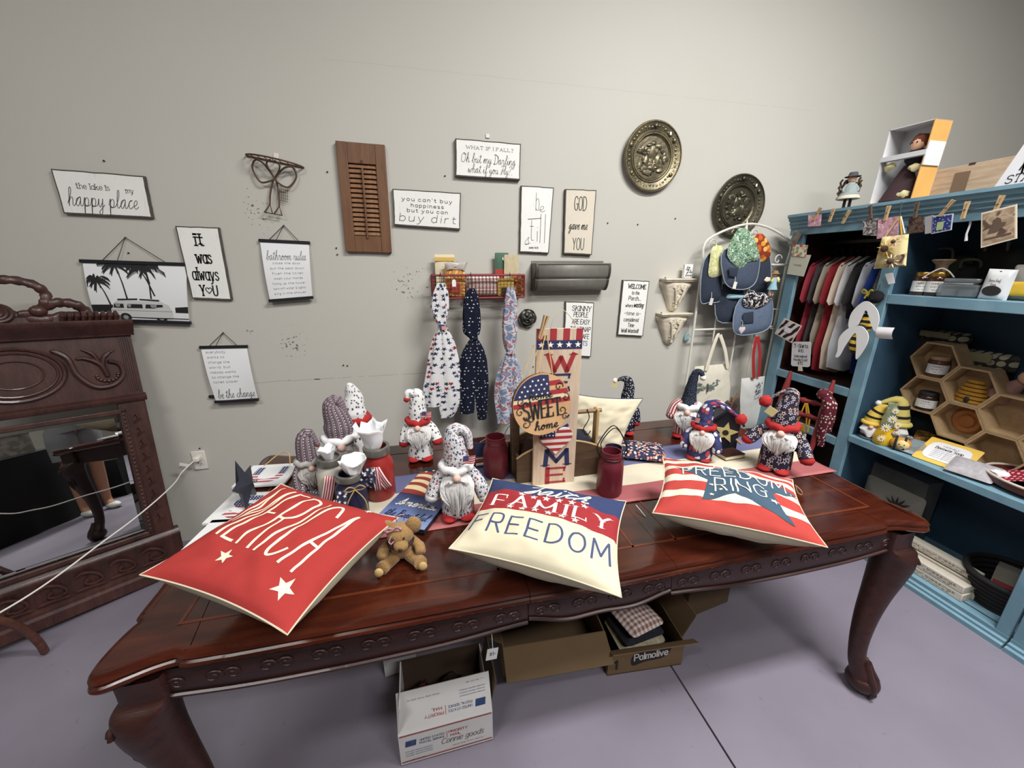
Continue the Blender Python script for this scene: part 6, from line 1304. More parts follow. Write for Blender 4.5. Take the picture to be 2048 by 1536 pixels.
p = at_x(1727, 862, X0+.062); p.z = ZS+.004; p.y = min(p.y, YD1-.062); small_gnome('short yellow striped bee gnome at the front left corner of the shelf', p, .24, (214, 182, 80), [(.02, 0, .19), (.05, -.01, .205)])
# honey jar vase with daisies
p = at_x(1764, 884, X0+.055); p.z = ZS; t = thing('honey_vase', 'yellow glass jar with white daisies at the front of the lower shelf', 'vase', tuple(p))
MB().lathe([(0, 0), (.040, 0), (.046, .01), (.046, .06), (.038, .078), (.036, .10), (.038, .104)], 24).build('jar', pm('yellow_glass', (222, 178, 40), .12, 0, .05, coat=.4), t); MB().lathe([(.028, .10), (.030, .15), (.022, .20), (.020, .235), (.023, .24)], 18).build('bottle', pm('green_glass', (176, 186, 160), .08, 0, 0, trans=.6), t)
for i, (x, y, z, r) in enumerate(((-.01, -.045, .165, .026), (-.03, -.05, .115, .028), (-.035, -.048, .05, .024), (.03, -.03, .13, .02), (.0, -.03, .21, .02), (.025, -.04, .085, .016))):
    mb = MB()
    for j in range(11): a = 2*pi*j/11; mb.add([(x, y-.002, z), (x+r*.6*cos(a-.2), y-.006, z+r*.6*sin(a-.2)), (x+r*cos(a), y-.003, z+r*sin(a)), (x+r*.6*cos(a+.2), y-.006, z+r*.6*sin(a+.2))], [(0, 1, 2, 3)])
    fl = mb.build('daisy', pm('daisy_white', (230, 228, 216), .8, var=.03), t); fl.rotation_euler = (0, 0, -.55); MB().ball((x, y-.006, z), r*.24, 8, 6).build('daisy_centre', MBY, fl)
p = at_x(1801, 888, X0+.06); p.z = ZS; t = thing('bee_figurine', 'round honey bee figurine with smiling face at the shelf front', 'figurine', tuple(p), (0, 0, -pi/2+.5))
MB().ball((0, 0, .036), (.045, .04, .036), 18, 12).build('body', pm('bee_amber', (190, 140, 60), .5), t)
for s in (-.02, .016): MB().tube([(s+.0, .041*cos(a), .036+.037*sin(a)) for a in [2*pi*i/24 for i in range(24)]], .005, 6, True).build('stripe', MBB, t)
MB().ball((.008, -.030, .040), (.028, .018, .026), 14, 9).build('face', pm('bee_face', (224, 196, 140), .6), t)
mb = MB()
for s in (-.004, .016): mb.ball((s, -.047, .046), .003, 6, 4)
mb.tube([(.0, -.048, .036), (.007, -.049, .033), (.014, -.047, .036)], .0012, 5); mb.build('smile', MINK, t)
for s in (-1, 1): MB().ball((s*.03-.005, .01, .075), (.016, .008, .014), 10, 6).build('wing', MGYP, t)
def flat(name, label, cat, px, py, w, d, h, m, rot=0, z=ZS, art=None, wr=.006, tilt=0.):
    p = on_shelf(px, py, z); p.x = max(p.x, X0+d*.55); t = thing(name, label, cat, (p.x, p.y, z+d/2*sin(tilt)), (tilt, 0, -pi/2+rot)); mb = MB(); mb.T = Matrix.Translation((0, 0, h/2)) @ Matrix.Rotation(-pi/2, 4, 'X')
    puff(mb, dens(rrect(w, d, .008, 3), 3), h, wr=wr, seed=px); mb.build('body', m, t)
    if art: art(t, w, d, h)
    return t
flat('zip_pouch', 'pale pink zip pouch standing at the left back of the lower shelf', 'pouch', 1812, 832, .17, .06, .10, pm('blush_cloth', (196, 164, 150), .9, var=.15, vs=20), .3)
flat('tissue_packet', 'brown bag of white sugared sweets beside the pink pouch', 'packet', 1852, 838, .15, .07, .07, mottled('cocoa_stripes', [(110, 78, 66), (196, 184, 180), (90, 62, 54)], 30), .3)
flat('napkin_stack', 'folded white napkin lying under the hexagons at left', 'napkin', 1865, 862, .20, .10, .018, MPW2, .3)
flat('brown_purse', 'small brown snap purse on the lower shelf', 'purse', 1833, 866, .13, .08, .045, pm('purse_brown', (112, 86, 72), .6, var=.2, vs=20), .4)
flat('honeycomb_pouch', 'ochre honeycomb patterned zip pouch in the middle of the shelf', 'pouch', 1868, 890, .17, .09, .04, lam('honeycomb_cloth', [(120, 84, 34), (156, 112, 50), (170, 124, 60), (146, 104, 44)], 40), .4, tilt=R(25), art=lambda t, w, d, h: MB().tube([(-w*.42, -d*.15, h+.001), (0, -d*.2, h+.003), (w*.42, -d*.1, h)], .003, 6).build('zip', pm('zip_brown', (70, 50, 30), .5), t))
flat('soap_bag', 'clear bag of white soap at the front edge of the shelf', 'packet', 1835, 906, .12, .10, .03, pm('clear_plastic', (0, 0, 0)), .3, tilt=R(30))
flat('silver_packet', 'silver foil packet at the front edge beside the bee figurine', 'packet', 1812, 904, .09, .06, .02, pm('silver_foil', (196, 200, 210), .25, .6, .2, 40), .2)
def ylab(t, w, d, h):
    MB().plan(cr([(x*w, y*d) for x, y in ((-.36, -.30), (0, -.36), (.36, -.30), (.36, .28), (0, .36), (-.36, .28))], 4, True)[:-1], h, h+.0012).build('white_panel', MPW2, t); lm = MB(); f = lambda u, v: (u, v, h+.0018)
    letter(lm, 'HONEY', 0, .23*d, .05*d, .3*w, .14, 'sans', f); letter(lm, 'Beeswax Soap', 0, .13*d, .10*d, .52*w, .14, 'sans', f)
    for i in range(5): letter(lm, 'natural goat milk', 0, .02*d-.07*d*i, .035*d, .5*w, .14, 'sans', f)
    lm.build('lettering', MINK, t)
flat('yellow_card', 'yellow bordered printed card lying at the front of the shelf', 'card', 1888, 925, .20, .17, .006, pm('card_yellow', (224, 186, 84), .7), .12, art=ylab, wr=0, tilt=R(32))
flat('bee_wipe', 'black white and yellow bee print cloth behind the yellow card', 'cloth', 1945, 915, .22, .09, .018, mottled('bee_print', [(206, 196, 90), (220, 218, 206), (50, 48, 44), (214, 206, 150)], 34), .3)
flat('grey_pouch', 'clear pouch of grey crystals at the shelf front near the tray', 'packet', 1942, 952, .16, .12, .03, pm('grey_crystals', (164, 160, 164), .5, var=.25, vs=60), .2, tilt=R(25))
p = on_shelf(1985, 915); t = thing('chalk_sign', 'little black chalkboard sign on a wooden stand among the hexagons', 'sign', (p.x, p.y, ZS), (0, 0, -pi/2+.3)); MB().slab(-.05, .05, -.003, .003, .055, .105).build('board', MINK, t); MB().tube([(0, .006, .002), (0, .006, .07)], .008, 8).build('stick', MHX, t); MB().plan(rrect(.04, .03, .008), 0, .006).build('foot', MHX, t)
# tray with red polka cloth
p = on_shelf(2032, 980, ZS+.02); t = thing('wooden_tray', 'dark oval wooden tray with pale rim at the right of the shelf', 'tray', (max(p.x+.12, X0+.165), p.y-.03, ZS))
MB().lathe([(0, .004), (.13, .004), (.155, .02), (.16, .05), (.15, .05), (.143, .022), (.12, .012), (0, .012)], 36, sy=1.2).build('dish', wood('tray_wood', (62, 30, 24), (104, 58, 44), (4, 4, 30), .35), t); MB().tube([(.156*cos(2*pi*i/40), .187*sin(2*pi*i/40), .052) for i in range(40)], .006, 7, True).build('rim', pm('rim_cream', (204, 190, 176), .5), t)
T2 = V(t.location); mpk = NT('red_polka', .85, 0, .3); co = mpk.coord('UV'); v_ = mpk.n('ShaderNodeTexVoronoi', voronoi_dimensions='2D'); mpk.t.links.new(co, v_.inputs['Vector']); v_.inputs['Scale'].default_value = 62; v_.inputs['Randomness'].default_value = .15
mpk.col(mpk.mix(mpk.math('LESS_THAN', v_.outputs['Distance'], .26), lin((130, 26, 44)), lin((214, 150, 158))))
def clo(u, v): x, y = (u-.5)*.24, (v-.5)*.30; return (x, y, .03+.085*math.exp(-((x+.02)**2+(y-.01)**2)/.009)+.018*NZ.noise(V((x*22, y*22, 1))))
o = MB().grid(clo, 26, 26, .24, .30).build('polka_cloth', mpk.m, loc=(T2.x, T2.y, ZS-.002), solid=.003); tag(o, 'red polka dot cloth heaped in the oval wooden tray', 'cloth')
t = thing('tissue_wad', 'white tissue lump at the left end of the oval tray', 'tissue', (T2.x-.075, T2.y+.10, ZS+.035)); MB().ball((0, 0, .012), (.035, .04, .02), 14, 9, lump=.5).build('wad', MPW2, t)

# lower compartment
ZB = .066
def box_on(name, label, cat, px, py, x, w, d, h, m, z, ry=0):
    c = at_x(px, py, x); t = thing(name, label, cat, (x, c.y, z), (0, 0, -pi/2+ry)); return t
MBX = board_mat('old_white_board', (206, 198, 184), .35, (120, 112, 100))
for i, (px, z, dx, lb) in enumerate(((1893, ZB, .055, 'white lettered block sign at the bottom front of the low stack'), (1890, ZB+.042, .055, 'white lettered block sign on top of the front low stack'), (1915, ZB, .125, 'white lettered block sign at the bottom of the rear low stack'), (1913, ZB+.048, .12, 'white lettered block sign lying second in the rear low stack'), (1905, ZB+.096, .125, 'white lettered block sign on top of the rear low stack'))):
    c = at_x(px, 1150, X0+dx); t = thing('block_sign', lb, 'sign', (X0+dx, c.y+.08, z), (0, 0, -pi/2), 'stacked block signs')
    MB().slab(-.17, .17, -.028, .028, 0, .040).build('block', MBX, t, bevel=.003); lm = MB(); f = lambda u, v: (u, -.0288, v)
    letter(lm, 'Count your blessings', .0, .026, .009, .28, .14, 'sans', f); letter(lm, 'not your troubles', .0, .012, .007, .24, .14, 'sans', f); lm.build('lettering', MINK, t)
c = at_x(2000, 1150, X0+.16); t = thing('black_basket', 'black woven basket with a pale box inside in the lower compartment', 'basket', (X0+.22, c.y-.03, ZB))
for i in range(7): MB().tube([((.115+.008*i)*cos(2*pi*j/30), (.115+.008*i)*sin(2*pi*j/30), .012+.024*i) for j in range(30)], .013, 7, True).build('coil', pm('black_wicker', (34, 32, 34), .8, var=.2, vs=40), t)
MB().lathe([(0, .004), (.11, .004)], 20).build('base', pm('black_wicker', (0, 0, 0)), t)
t2 = thing('small_carton', 'pale carton standing in the black basket', 'box', (X0+.20, c.y-.02, ZB+.012), (0, 0, -pi/2+.3)); MB().slab(-.05, .05, -.03, .03, 0, .19).build('carton', pm('grey_card', (140, 136, 126), .8), t2); MB().slab(-.045, .045, -.0315, -.0295, .07, .12).build('label', pm('red_label', (150, 60, 60), .7), t2)
c = at_x(1790, 1000, X0+.30); t = thing('grey_carton', 'grey printed carton at the back of the lower compartment', 'box', (X0+.33, c.y+.02, ZB), (0, 0, -pi/2)); MB().slab(-.16, .16, -.06, .06, 0, .40).build('carton', pm('carton_grey', (110, 110, 108), .8, var=.2, vs=14), t, bevel=.004); MB().slab(-.13, .14, -.0615, -.0595, .20, .26).build('dark_band', MINK, t)
t = thing('tropical_bag', 'pale grey bag printed with dark leaves in the lower compartment', 'bag', (X0+.20, c.y-.04, ZB), (0, 0, -pi/2)); puff(MB(), dens(rrect(.30, .34, .02, 3, 0, .17), 4), .10, wr=.012).build('body', pm('bag_pale', (150, 146, 136), .9), t); mb = MB()
for i in range(12): a = R(20+i*26); mb.poly([(.06, -.054, .24), (.06+.035*cos(a-.2), -.058, .24+.035*sin(a-.2)), (.06+.08*cos(a), -.046, .24+.07*sin(a)), (.06+.035*cos(a+.2), -.058, .24+.035*sin(a+.2))])
mb.build('leaf_print', MINK, t)
# small dark things in the left cubbies
c = at_x(1670, 830, X0+.2); t = thing('round_mirror', 'round wooden bowl lying in the dark cubby below the shirts', 'bowl', (X0+.2, c.y, .622)); MB().lathe([(0, 0), (.10, .004), (.14, .03), (.145, .05), (.135, .05), (.10, .02), (0, .014)], 28).build('bowl', MBRN, t)
t2 = thing('white_bottle', 'small white bottle standing in the bowl in the dark cubby', 'bottle', (X0+.2, c.y, .640)); MB().lathe([(0, 0), (.016, 0), (.018, .04), (.01, .055), (.01, .065), (0, .066)], 14).build('bottle', MGREY, t2)

# on top of the cabinet
ZC = 1.976
def top_at(px, py): return at_z(px, py, ZC)
c = at_x(1693, 410, X0+.03); t = thing('porcelain_doll', 'small doll with brown curls and dark hat standing on the cabinet top', 'doll', (c.x, c.y, ZC), (0, 0, -.7)); kz = tall(1700, 333, c)/.32
t.scale = (kz,)*3
MCU = pm('curly_hair', (84, 66, 54), .95, var=.3, vs=60)
for s in (-1, 1): MB().tube([(s*.02, 0, .004), (s*.02, 0, .10)], .012, 8).build('leg', pm('stocking', (60, 52, 50), .9), t); MB().tube([(s*.02, -.02, .008), (s*.02, .01, .012)], .014, 8).build('shoe', MINK, t)
MB().lathe([(.03, .20), (.045, .17), (.075, .12), (.09, .085), (.075, .08), (0, .09)], 22).build('petticoat', pm('lace', (196, 186, 168), .9, var=.2, vs=50), t); MB().lathe([(.025, .225), (.04, .20), (.06, .15), (.078, .115), (.07, .112), (0, .12)], 22).build('dress', pm('doll_sage', (138, 148, 146), .9, var=.2, vs=30), t)
MB().ball((0, 0, .255), (.032, .032, .036), 14, 10).build('head', MSK, t); MB().lathe([(.0, .315), (.03, .31), (.038, .285), (.045, .280), (.062, .272), (.06, .276), (.03, .282)], 20).build('hat', pm('hat_dark', (66, 66, 70), .8), t)
mb = MB(); rr = random.Random(3)
for i in range(44):
    a = pi*.0+pi*rr.random(); r0 = .03+.045*rr.random(); z = .27-.11*rr.random(); mb.tube([(r0*cos(a)*(1+.02*q)+.006*cos(q*1.6), r0*sin(a)+.012*q*.3, z-.012*q+.003*sin(q*1.6)) for q in range(7)], .008, 6)
mb.build('curls', MCU, t, kind='stuff')
for s in (-1, 1): MB().tube([(s*.03, 0, .21), (s*.055, -.015, .17), (s*.05, -.035, .14)], .011, 8).build('arm', pm('doll_sage', (0, 0, 0)), t)
# boxed doll
XD = X0+.10
t, W, Hh, q = on_x('boxed_doll', 'doll in dark dress inside an open white and orange box leaning on cabinet top', 'doll', [(1790, 259), (1886, 233), (1810, 402), (1728, 409)], XD)
MWB, MOB = pm('box_white', (206, 206, 208), .6, var=.05), pm('box_orange', (206, 156, 86), .7, var=.08)
bd_ = .12; xs0, xs1 = min(a for a, b in q), max(a for a, b in q); z0_, z1_ = -Hh/2, Hh/2
MB().slab(-W/2, W/2, bd_-.004, bd_, z0_, z1_).build('back_card', MWB, t); MB().slab(-W/2, -W/2+.004, 0, bd_, z0_, z1_).build('side_card', MWB, t)
MB().slab(W/2-.004, W/2, -.002, bd_, z0_, z1_).build('side_card', MOB, t); MB().slab(-W/2, W/2, 0, bd_, z1_-.004, z1_).build('top_card', MWB, t); MB().slab(-W/2, W/2, 0, bd_, z0_, z0_+.004).build('bottom_card', MOB, t)
MB().slab(-W/2, W/2+.004, -.006, .03, -.012+.04, .012+.04).build('band', MWB, t); MB().slab(W/2+.001, W/2+.006, -.004, bd_*.9, -.02, .09).build('sticker', MWB, t)
MB().ball((W*.12, .05, Hh*.26), (.030, .03, .036), 14, 10).build('head', MSK, t); MB().ball((W*.12, .058, Hh*.29), (.038, .034, .034), 14, 9, lump=.35).build('hair', pm('doll_brown', (0, 0, 0)), t)
e_ = MB()
for s in (-1, 1): e_.ball((W*.12+s*.011, .021, Hh*.27), .004, 6, 4)
e_.build('eye', MINK, t)
MB().lathe([(.02, Hh*.20), (.05, Hh*.15), (.045, Hh*.05), (.03, 0)], 16, (W*.12, .055, 0), sy=.6).build('bodice', pm('dress_black', (34, 30, 34), .9), t)
MB().lathe([(.03, 0), (.07, -Hh*.15), (.12, -Hh*.36), (.145, -Hh*.47), (0, -Hh*.46)], 24, (0, .06, .0), sx=W*.46/.145, sy=.38).build('skirt', pm('dress_plum', (66, 46, 50), .85, var=.2, vs=12), t)
for a, b in ((-.3, .0), (.3, -.06), (.2, -.40)): MB().ball((a*W, .02, b*Hh), (.03, .012, .018), 10, 6, lump=.6, seed=a*9).build('lace_trim', pm('lace_cream', (220, 208, 160), .9), t)
zlow = min((Matrix.Translation(t.location) @ t.rotation_euler.to_matrix().to_4x4() @ V((a, y, b))).z for a in (-W/2, W/2) for y in (0, bd_) for b in (z0_,)); t.location.z += max(0, ZC-zlow)
# plank and white sign
a_, b_ = at_x(1848, 345, X0+.22), at_x(2060, 312, X0+.22); t = thing('wooden_plank', 'pale weathered wooden plank standing on edge on the cabinet top', 'plank', (X0+.22, (a_.y+b_.y)/2-.12, ZC), (0, 0, -pi/2))
MB().slab(-(a_.y-b_.y)/2-.12, (a_.y-b_.y)/2+.12, 0, .022, 0, a_.z-ZC).build('board', wood('weathered_plank', (146, 122, 98), (188, 164, 138), (3, 30, 30), .7), t, bevel=.002)
for i in (-.30, -.12, .2): MB().slab(i-.012, i+.012, -.001, .004, a_.z-ZC-.006, a_.z-ZC+.004).build('nick', MBRN, t)
MB().slab(-(a_.y-b_.y)/2+.02, -(a_.y-b_.y)/2+.08, -.002, .002, .0, (a_.z-ZC)*.8).build('dark_stain', pm('stain_brown', (112, 90, 72), .8), t)
t, W, Hh, q = on_x('white_sign', 'white sign reading stay at the top right leaning on the cabinet cornice', 'sign', [(2062, 270), (2200, 238), (2150, 350), (1984, 382)], X0+.04)
MB().prism(q, -.004, .004).build('board', MPW2, t)
P_ = at_x(2022, 362, X0+.034); c = V(t.location); lm = MB(); ro_ = -t.rotation_euler.y
g = lambda px, py: (-(at_x(px, py, X0+.034).y-c.y), at_x(px, py, X0+.034).z-c.z)
def lrot(u, v): ca, sa = cos(-ro_), sin(-ro_); return (u*ca-v*sa, u*sa+v*ca)
a1 = lrot(*g(2010, 362)); letter(lm, 'STAY AWHILE', a1[0]+.125, a1[1]+.004, .030, .25, .11, 'sans', lambda u, v: (u, -.005, v), slant=.2, serif=.8); a1 = lrot(*g(2045, 330)); letter(lm, 'h', a1[0]+.02, a1[1]+.02, .10, .05, .06, 'script', lambda u, v: (u, -.005, v)); lm.build('lettering', MINK, t)
# ------------------------------------------------------------------ things on the table
ZTB = TOP+.0012
# long flag-coloured runner
RX0, RX1, RY0, RY1 = -.30, 1.775, 1.188, 1.600
def run(u, v):
    x, y = RX0+(RX1-RX0)*u, RY0+(RY1-RY0)*v; z = ZTB+.0012+.0035*max(0, NZ.noise(V((x*7, y*9, 2))))+.003*max(0, sin(x*9+y*4))**6
    return (x+.006*NZ.noise(V((y*14, 0, 3))), y+.004*sin(x*5), z)
t_ = NT('runner_cloth', .9, 0, .2); co = t_.coord('UV'); v_ = t_.xyz(co)[1]; u_n = t_.noise(t_.coord('UV', (3, 60, 1)), 4, 3)
c_ = t_.ramp(v_, (0, lin((166, 88, 90))), (.04, lin((150, 72, 78))), (.28, lin((206, 198, 176))), (.645, lin((84, 94, 138))), interp='CONSTANT')
c_ = t_.mix(t_.math('MULTIPLY', u_n, .25), c_, lin((186, 160, 150))); t_.col(c_); t_.bump(t_.noise(co, 500, 1), .2, .001)
tag(MB().grid(run, 90, 26, 1, 1).build('table_runner', t_.m, solid=.002), 'long red cream and blue flag striped runner laid along the table', 'runner')

# stuffed square pillows
def pillow(label, crn, thick, front, back, art=None, seed=0, wr=.014, name='throw_pillow'):
    c0, c1, c2, c3 = [V(p) for p in crn]; ctr = (c0+c1+c2+c3)/4
    nn = ((c1-c0).cross(c3-c0)+(c2-c1).cross(c0-c1)); nn.normalize()
    t = thing(name, label, 'pillow', tuple(ctr))
    def S(u, v, side, lift=0.):
        a, b = 2*u-1, 2*v-1
        uu = .5+a*.5*(1-.085*(1-b*b)*abs(a)); vv = .5+b*.5*(1-.085*(1-a*a)*abs(b))
        p = c0.lerp(c1, uu).lerp(c3.lerp(c2, uu), vv)
        f = max(0, (1-a**2)*(1-b**2)); h = f**.50*(1-.0*f)
        edge = min(1-abs(a), 1-abs(b)); w = NZ.noise(V((u*4+seed, v*4, seed)))*.9+NZ.noise(V((u*9, v*9+seed, 1)))*.5
        cornr = (abs(a)*abs(b))**3; pleat = sin((math.atan2(b, a)*11)+seed)*.4*max(0, .55-edge)*max(0, min(1, edge*6))
        h = thick/2*h*(.72 if side > 0 else 1.6)+wr*(w+pleat)*min(1, edge*4)
        return p+nn*(side*max(h, 0.0005)+side*lift)-ctr
    N = 44
    MB().grid(lambda u, v: S(u, v, 1), N, N).build('front', front, t); MB().grid(lambda u, v: S(v, u, -1), N, N).build('back', back, t)
    rim = [S(i/24, 0, 1) for i in range(24)]+[S(1, i/24, 1) for i in range(24)]+[S(1-i/24, 1, 1) for i in range(24)]+[S(0, 1-i/24, 1) for i in range(24)]
    MB().tube(rim, .0022, 6, True).build('seam', back, t)
    if art: art(t, lambda u, v: S(min(.985, max(.015, u)), min(.985, max(.015, v)), 1, .0013))
    return t
def linen(name, c, c2=None):
    t = NT(name, .92, 0, .15); co = t.coord('UV'); f = t.noise(t.coord('UV', (160, 30, 1)), 2, 2); g = t.noise(t.coord('UV', (30, 160, 1)), 2, 2)
    w = t.math('MULTIPLY', t.math('ADD', f, g), .5); t.col(t.mix(w, tuple(x*.90 for x in lin(c)[:3]), tuple(min(1, x*1.10) for x in lin(c)[:3]))); t.bump(t.noise(co, 260, 1), .25, .001); return t.m
MLIN, MLRED, MLBL = linen('cream_linen', (206, 197, 172)), linen('red_linen', (164, 56, 53)), linen('blue_linen', (56, 68, 106))
MTXC, MTXB, MTXW = pm('cream_print_ink', (236, 224, 196), .9, var=.04), pm('blue_print_ink', (66, 76, 112), .9, var=.06), pm('white_print_ink', (240, 234, 220), .9, var=.03)
Z = lambda px, py, z: at_z(px, py, z)
def art_a(t, f):
    lm = MB(); letter(lm, 'AMERICA', .385, .60, .58, .90, .031, 'sans', f, seg=.02, gap=2.6, rot=-.11); lm.build('lettering', MTXC, t)
    for i, (u, v, r) in enumerate(((.37, .21, .052), (.83, .165, .075), (.80, .965, .03))):
        o = MB(); star(o, u, v, r, .1+i*.2, f, m=4, rad=4, k=.42); o.build('star', MTXC, t)
pillow('red pillow with cream lettering and stars at the left end of table', [Z(280, 1150, .925), Z(575, 1270, .888), Z(797, 1036, .895), Z(562, 968, .975)], .15, MLRED, MLIN, art_a, 1)
# banded pillow
tb = NT('banded_linen', .92, 0, .15); co = tb.coord('UV'); vv = tb.math('ADD', tb.xyz(co)[1], tb.math('MULTIPLY', tb.math('SUBTRACT', tb.noise(tb.coord('UV', (40, 6, 1)), 3, 3), .5), .006))
cb = tb.ramp(vv, (0, lin((208, 199, 173))), (.455, lin((148, 48, 52))), (.73, lin((54, 64, 98))), interp='CONSTANT')
wr_ = tb.math('MULTIPLY', tb.math('GREATER_THAN', tb.noise(tb.coord('UV', (9, 70, 1)), 3, 4, .7), .66), tb.math('MULTIPLY', tb.math('GREATER_THAN', vv, .40), .30)); cb = tb.mix(wr_, cb, lin((196, 178, 154)))
tb.col(cb); tb.bump(tb.noise(co, 260, 1), .25, .001)
def art_f(t, f):
    lm = MB(); letter(lm, 'FREEDOM', .50, .285, .185, .90, .075, 'sans', f, seg=.02, gap=3.0); lm.build('lettering', MTXB, t)
    lm = MB(); letter(lm, 'FAMILY', .52, .59, .135, .82, .17, 'sans', f, seg=.015, serif=1.3, contrast=.35, gap=3.4); lm.build('lettering', MTXW, t)
    lm = MB(); letter(lm, 'Faith', .52, .80, .13, .46, .10, 'script', f, seg=.012, slant=.4); lm.build('lettering', MTXW, t)
    for v, n, a in ((.695, 6, .30), (.49, 6, .26)):
        for i in range(n): o = MB(); star(o, a+.088*i, v, .030, 0, f, m=2, rad=2); o.build('star', MTXW, t)
pillow('cream red and navy pillow lettered family freedom at table middle', [Z(898, 1097, .895), Z(1243, 1195, .88), Z(1252, 1003, .93), Z(985, 957, .95)], .15, tb.m, MLIN, art_f, 5)
tr2 = NT('red_stripe_linen', .92, 0, .15); co = tr2.coord('UV'); x_, y_2, _ = tr2.xyz(co); y_2 = tr2.math('ADD', y_2, tr2.math('MULTIPLY', tr2.math('SUBTRACT', tr2.noise(tr2.coord('UV', (30, 6, 1)), 3, 3), .5), .008))
cs = tr2.ramp(y_2, *[(p, lin((172, 66, 60)) if i % 2 == 0 else lin((214, 206, 184))) for i, p in enumerate((0, .22, .33, .47, .58, .70, .78, .86, .92))], interp='CONSTANT')
ws = tr2.math('MULTIPLY', tr2.math('GREATER_THAN', tr2.noise(tr2.coord('UV', (6, 90, 1)), 3, 4, .7), .68), .4); tr2.col(tr2.mix(ws, cs, lin((222, 178, 160)))); tr2.bump(tr2.noise(co, 260, 1), .25, .001)
MTL = pm('teal_print_ink', (58, 80, 98), .9, var=.22, vs=9)
def art_r(t, f):
    o = MB(); B_ = [(.50, .95), (.375, .71), (.085, .74), (.335, .51), (.295, .18), (.51, .33), (.85, .09), (.77, .46), (.99, .62), (.66, .71)]
    cx, cz = .52, .53; rim = []
    for a, b in zip(B_, B_[1:]+B_[:1]): rim += [(a[0]+(b[0]-a[0])*i/8, a[1]+(b[1]-a[1])*i/8) for i in range(8)]
    n = len(rim); vs = [f(cx, cz)]
    for j in range(1, 11): vs += [f(cx+(x-cx)*j/10, cz+(z-cz)*j/10) for x, z in rim]
    fs = [(0, 1+i, 1+(i+1) % n) for i in range(n)]+[(1+j*n+i, 1+(j+1)*n+i, 1+(j+1)*n+(i+1) % n, 1+j*n+(i+1) % n) for j in range(9) for i in range(n)]
    o.add(vs, fs, [(0, 0)]*len(vs)); o.build('blue_star', MTL, t); g = lambda u, v: f(u, v)+V((0, 0, .0022))
    lm = MB(); letter(lm, 'LET', .49, .815, .095, .20, .10, 'sans', g, seg=.015); letter(lm, 'FREEDOM..', .56, .665, .165, .82, .06, 'sans', g, seg=.015, gap=2.4); letter(lm, 'RING', .55, .45, .20, .33, .055, 'sans', g, seg=.015, gap=2.4); lm.build('lettering', MTXW, t)
    for i, (u, v, r) in enumerate(((.205, .70, .028), (.36, .435, .024), (.42, .37, .016), (.36, .295, .02), (.76, .33, .036), (.72, .47, .016))): s_ = MB(); star(s_, u, v, r, i*.4, g, m=2, rad=2); s_.build('star', MTXW, t)
pillow('red striped pillow with blue star at the right end of table', [Z(1305, 1026, .89), Z(1655, 1095, .882), Z(1585, 960, .915), Z(1325, 915, .925)], .14, tr2.m, MLIN, art_r, 9)
pillow('cream pillow with navy back standing behind the wooden carrier', [at_z(1090, 905, .775), at_z(1240, 903, .775), at_y(1286, 797, 1.66), at_y(1140, 786, 1.66)], .13, MLIN, MLBL, None, 3)
t = thing('twine_tag', 'loop of twine tag at the back corner of the striped pillow', 'tag', tuple(at_z(1590, 975, .83)))
MB().tube(cr([(0, 0, .01), (.012, -.005, -.02), (.03, -.01, -.03), (.022, -.01, -.012), (0, 0, .01)], 4), .0016, 6).build('twine', pm('twine', (196, 170, 124), .9), t)
p0, p1 = at_z(1272, 1010, .775), at_z(1291, 1033, TOP+.003); tag(MB().tube([tuple(p0-p1+V((0, 0, .0))), (0, 0, 0)], .0016, 6).build('tag_fastener', MPW2, loc=tuple(p1)), 'thin white plastic fastener lying beside the family pillow', 'fastener')

# gnomes -----------------------------------------------------------
MFUR = pm('gnome_fur', (206, 204, 202), .95, var=.16, vs=50); MFURG = pm('grey_fur', (168, 162, 158), .95, var=.25, vs=50)
MRBR = pm('red_felt', (166, 40, 40), .95, var=.08, vs=30, bump=.3, bs=300); MWBR = pm('white_fleece', (226, 225, 225), .95, var=.05, vs=30, bump=.4, bs=260); MPNK = pm('nose_pink', (216, 180, 166), .7, var=.03)
MW1 = cloth_stars('white_sparkle_cloth', (216, 214, 216), [(52, 54, 84), (86, 88, 108), (150, 60, 66), (60, 62, 88)], 70, .0065, keep=.8, extra=((110, 112, 126), 150, .0026))
MW2 = cloth_stars('white_firework_cloth', (224, 223, 222), [(40, 42, 66), (44, 46, 62), (70, 72, 92)], 48, .0075, keep=.7)
MNOR = cloth_bands('nordic_stripes', [(0, (96, 84, 90)), (.20, (40, 34, 40)), (.26, (206, 200, 200)), (.42, (40, 34, 40)), (.48, (138, 118, 128)), (.80, (52, 44, 50)), (.86, (110, 96, 102))], 44, 0, dots=(95, .26, .42, (60, 50, 56)))
MNST = cloth_stars('navy_star_cloth', (48, 42, 60), [(214, 206, 206), (222, 190, 160), (190, 186, 200)], 44, .0115, hollow=True)
MFLG = lam('flag_print', [(52, 56, 96), (206, 204, 210), (66, 72, 116), (176, 66, 74), (214, 212, 216), (58, 62, 100)], 42)
MRST = cloth_bands('red_white_stripes', [(0, (206, 196, 192)), (.5, (150, 46, 52))], 62, 0)
MNDT = cloth_stars('navy_dot_cloth', (30, 32, 46), [(214, 214, 218)], 72, .0042); MBLK = cloth_stars('black_fleck_cloth', (34, 38, 52), [(84, 92, 110)], 90, .004)
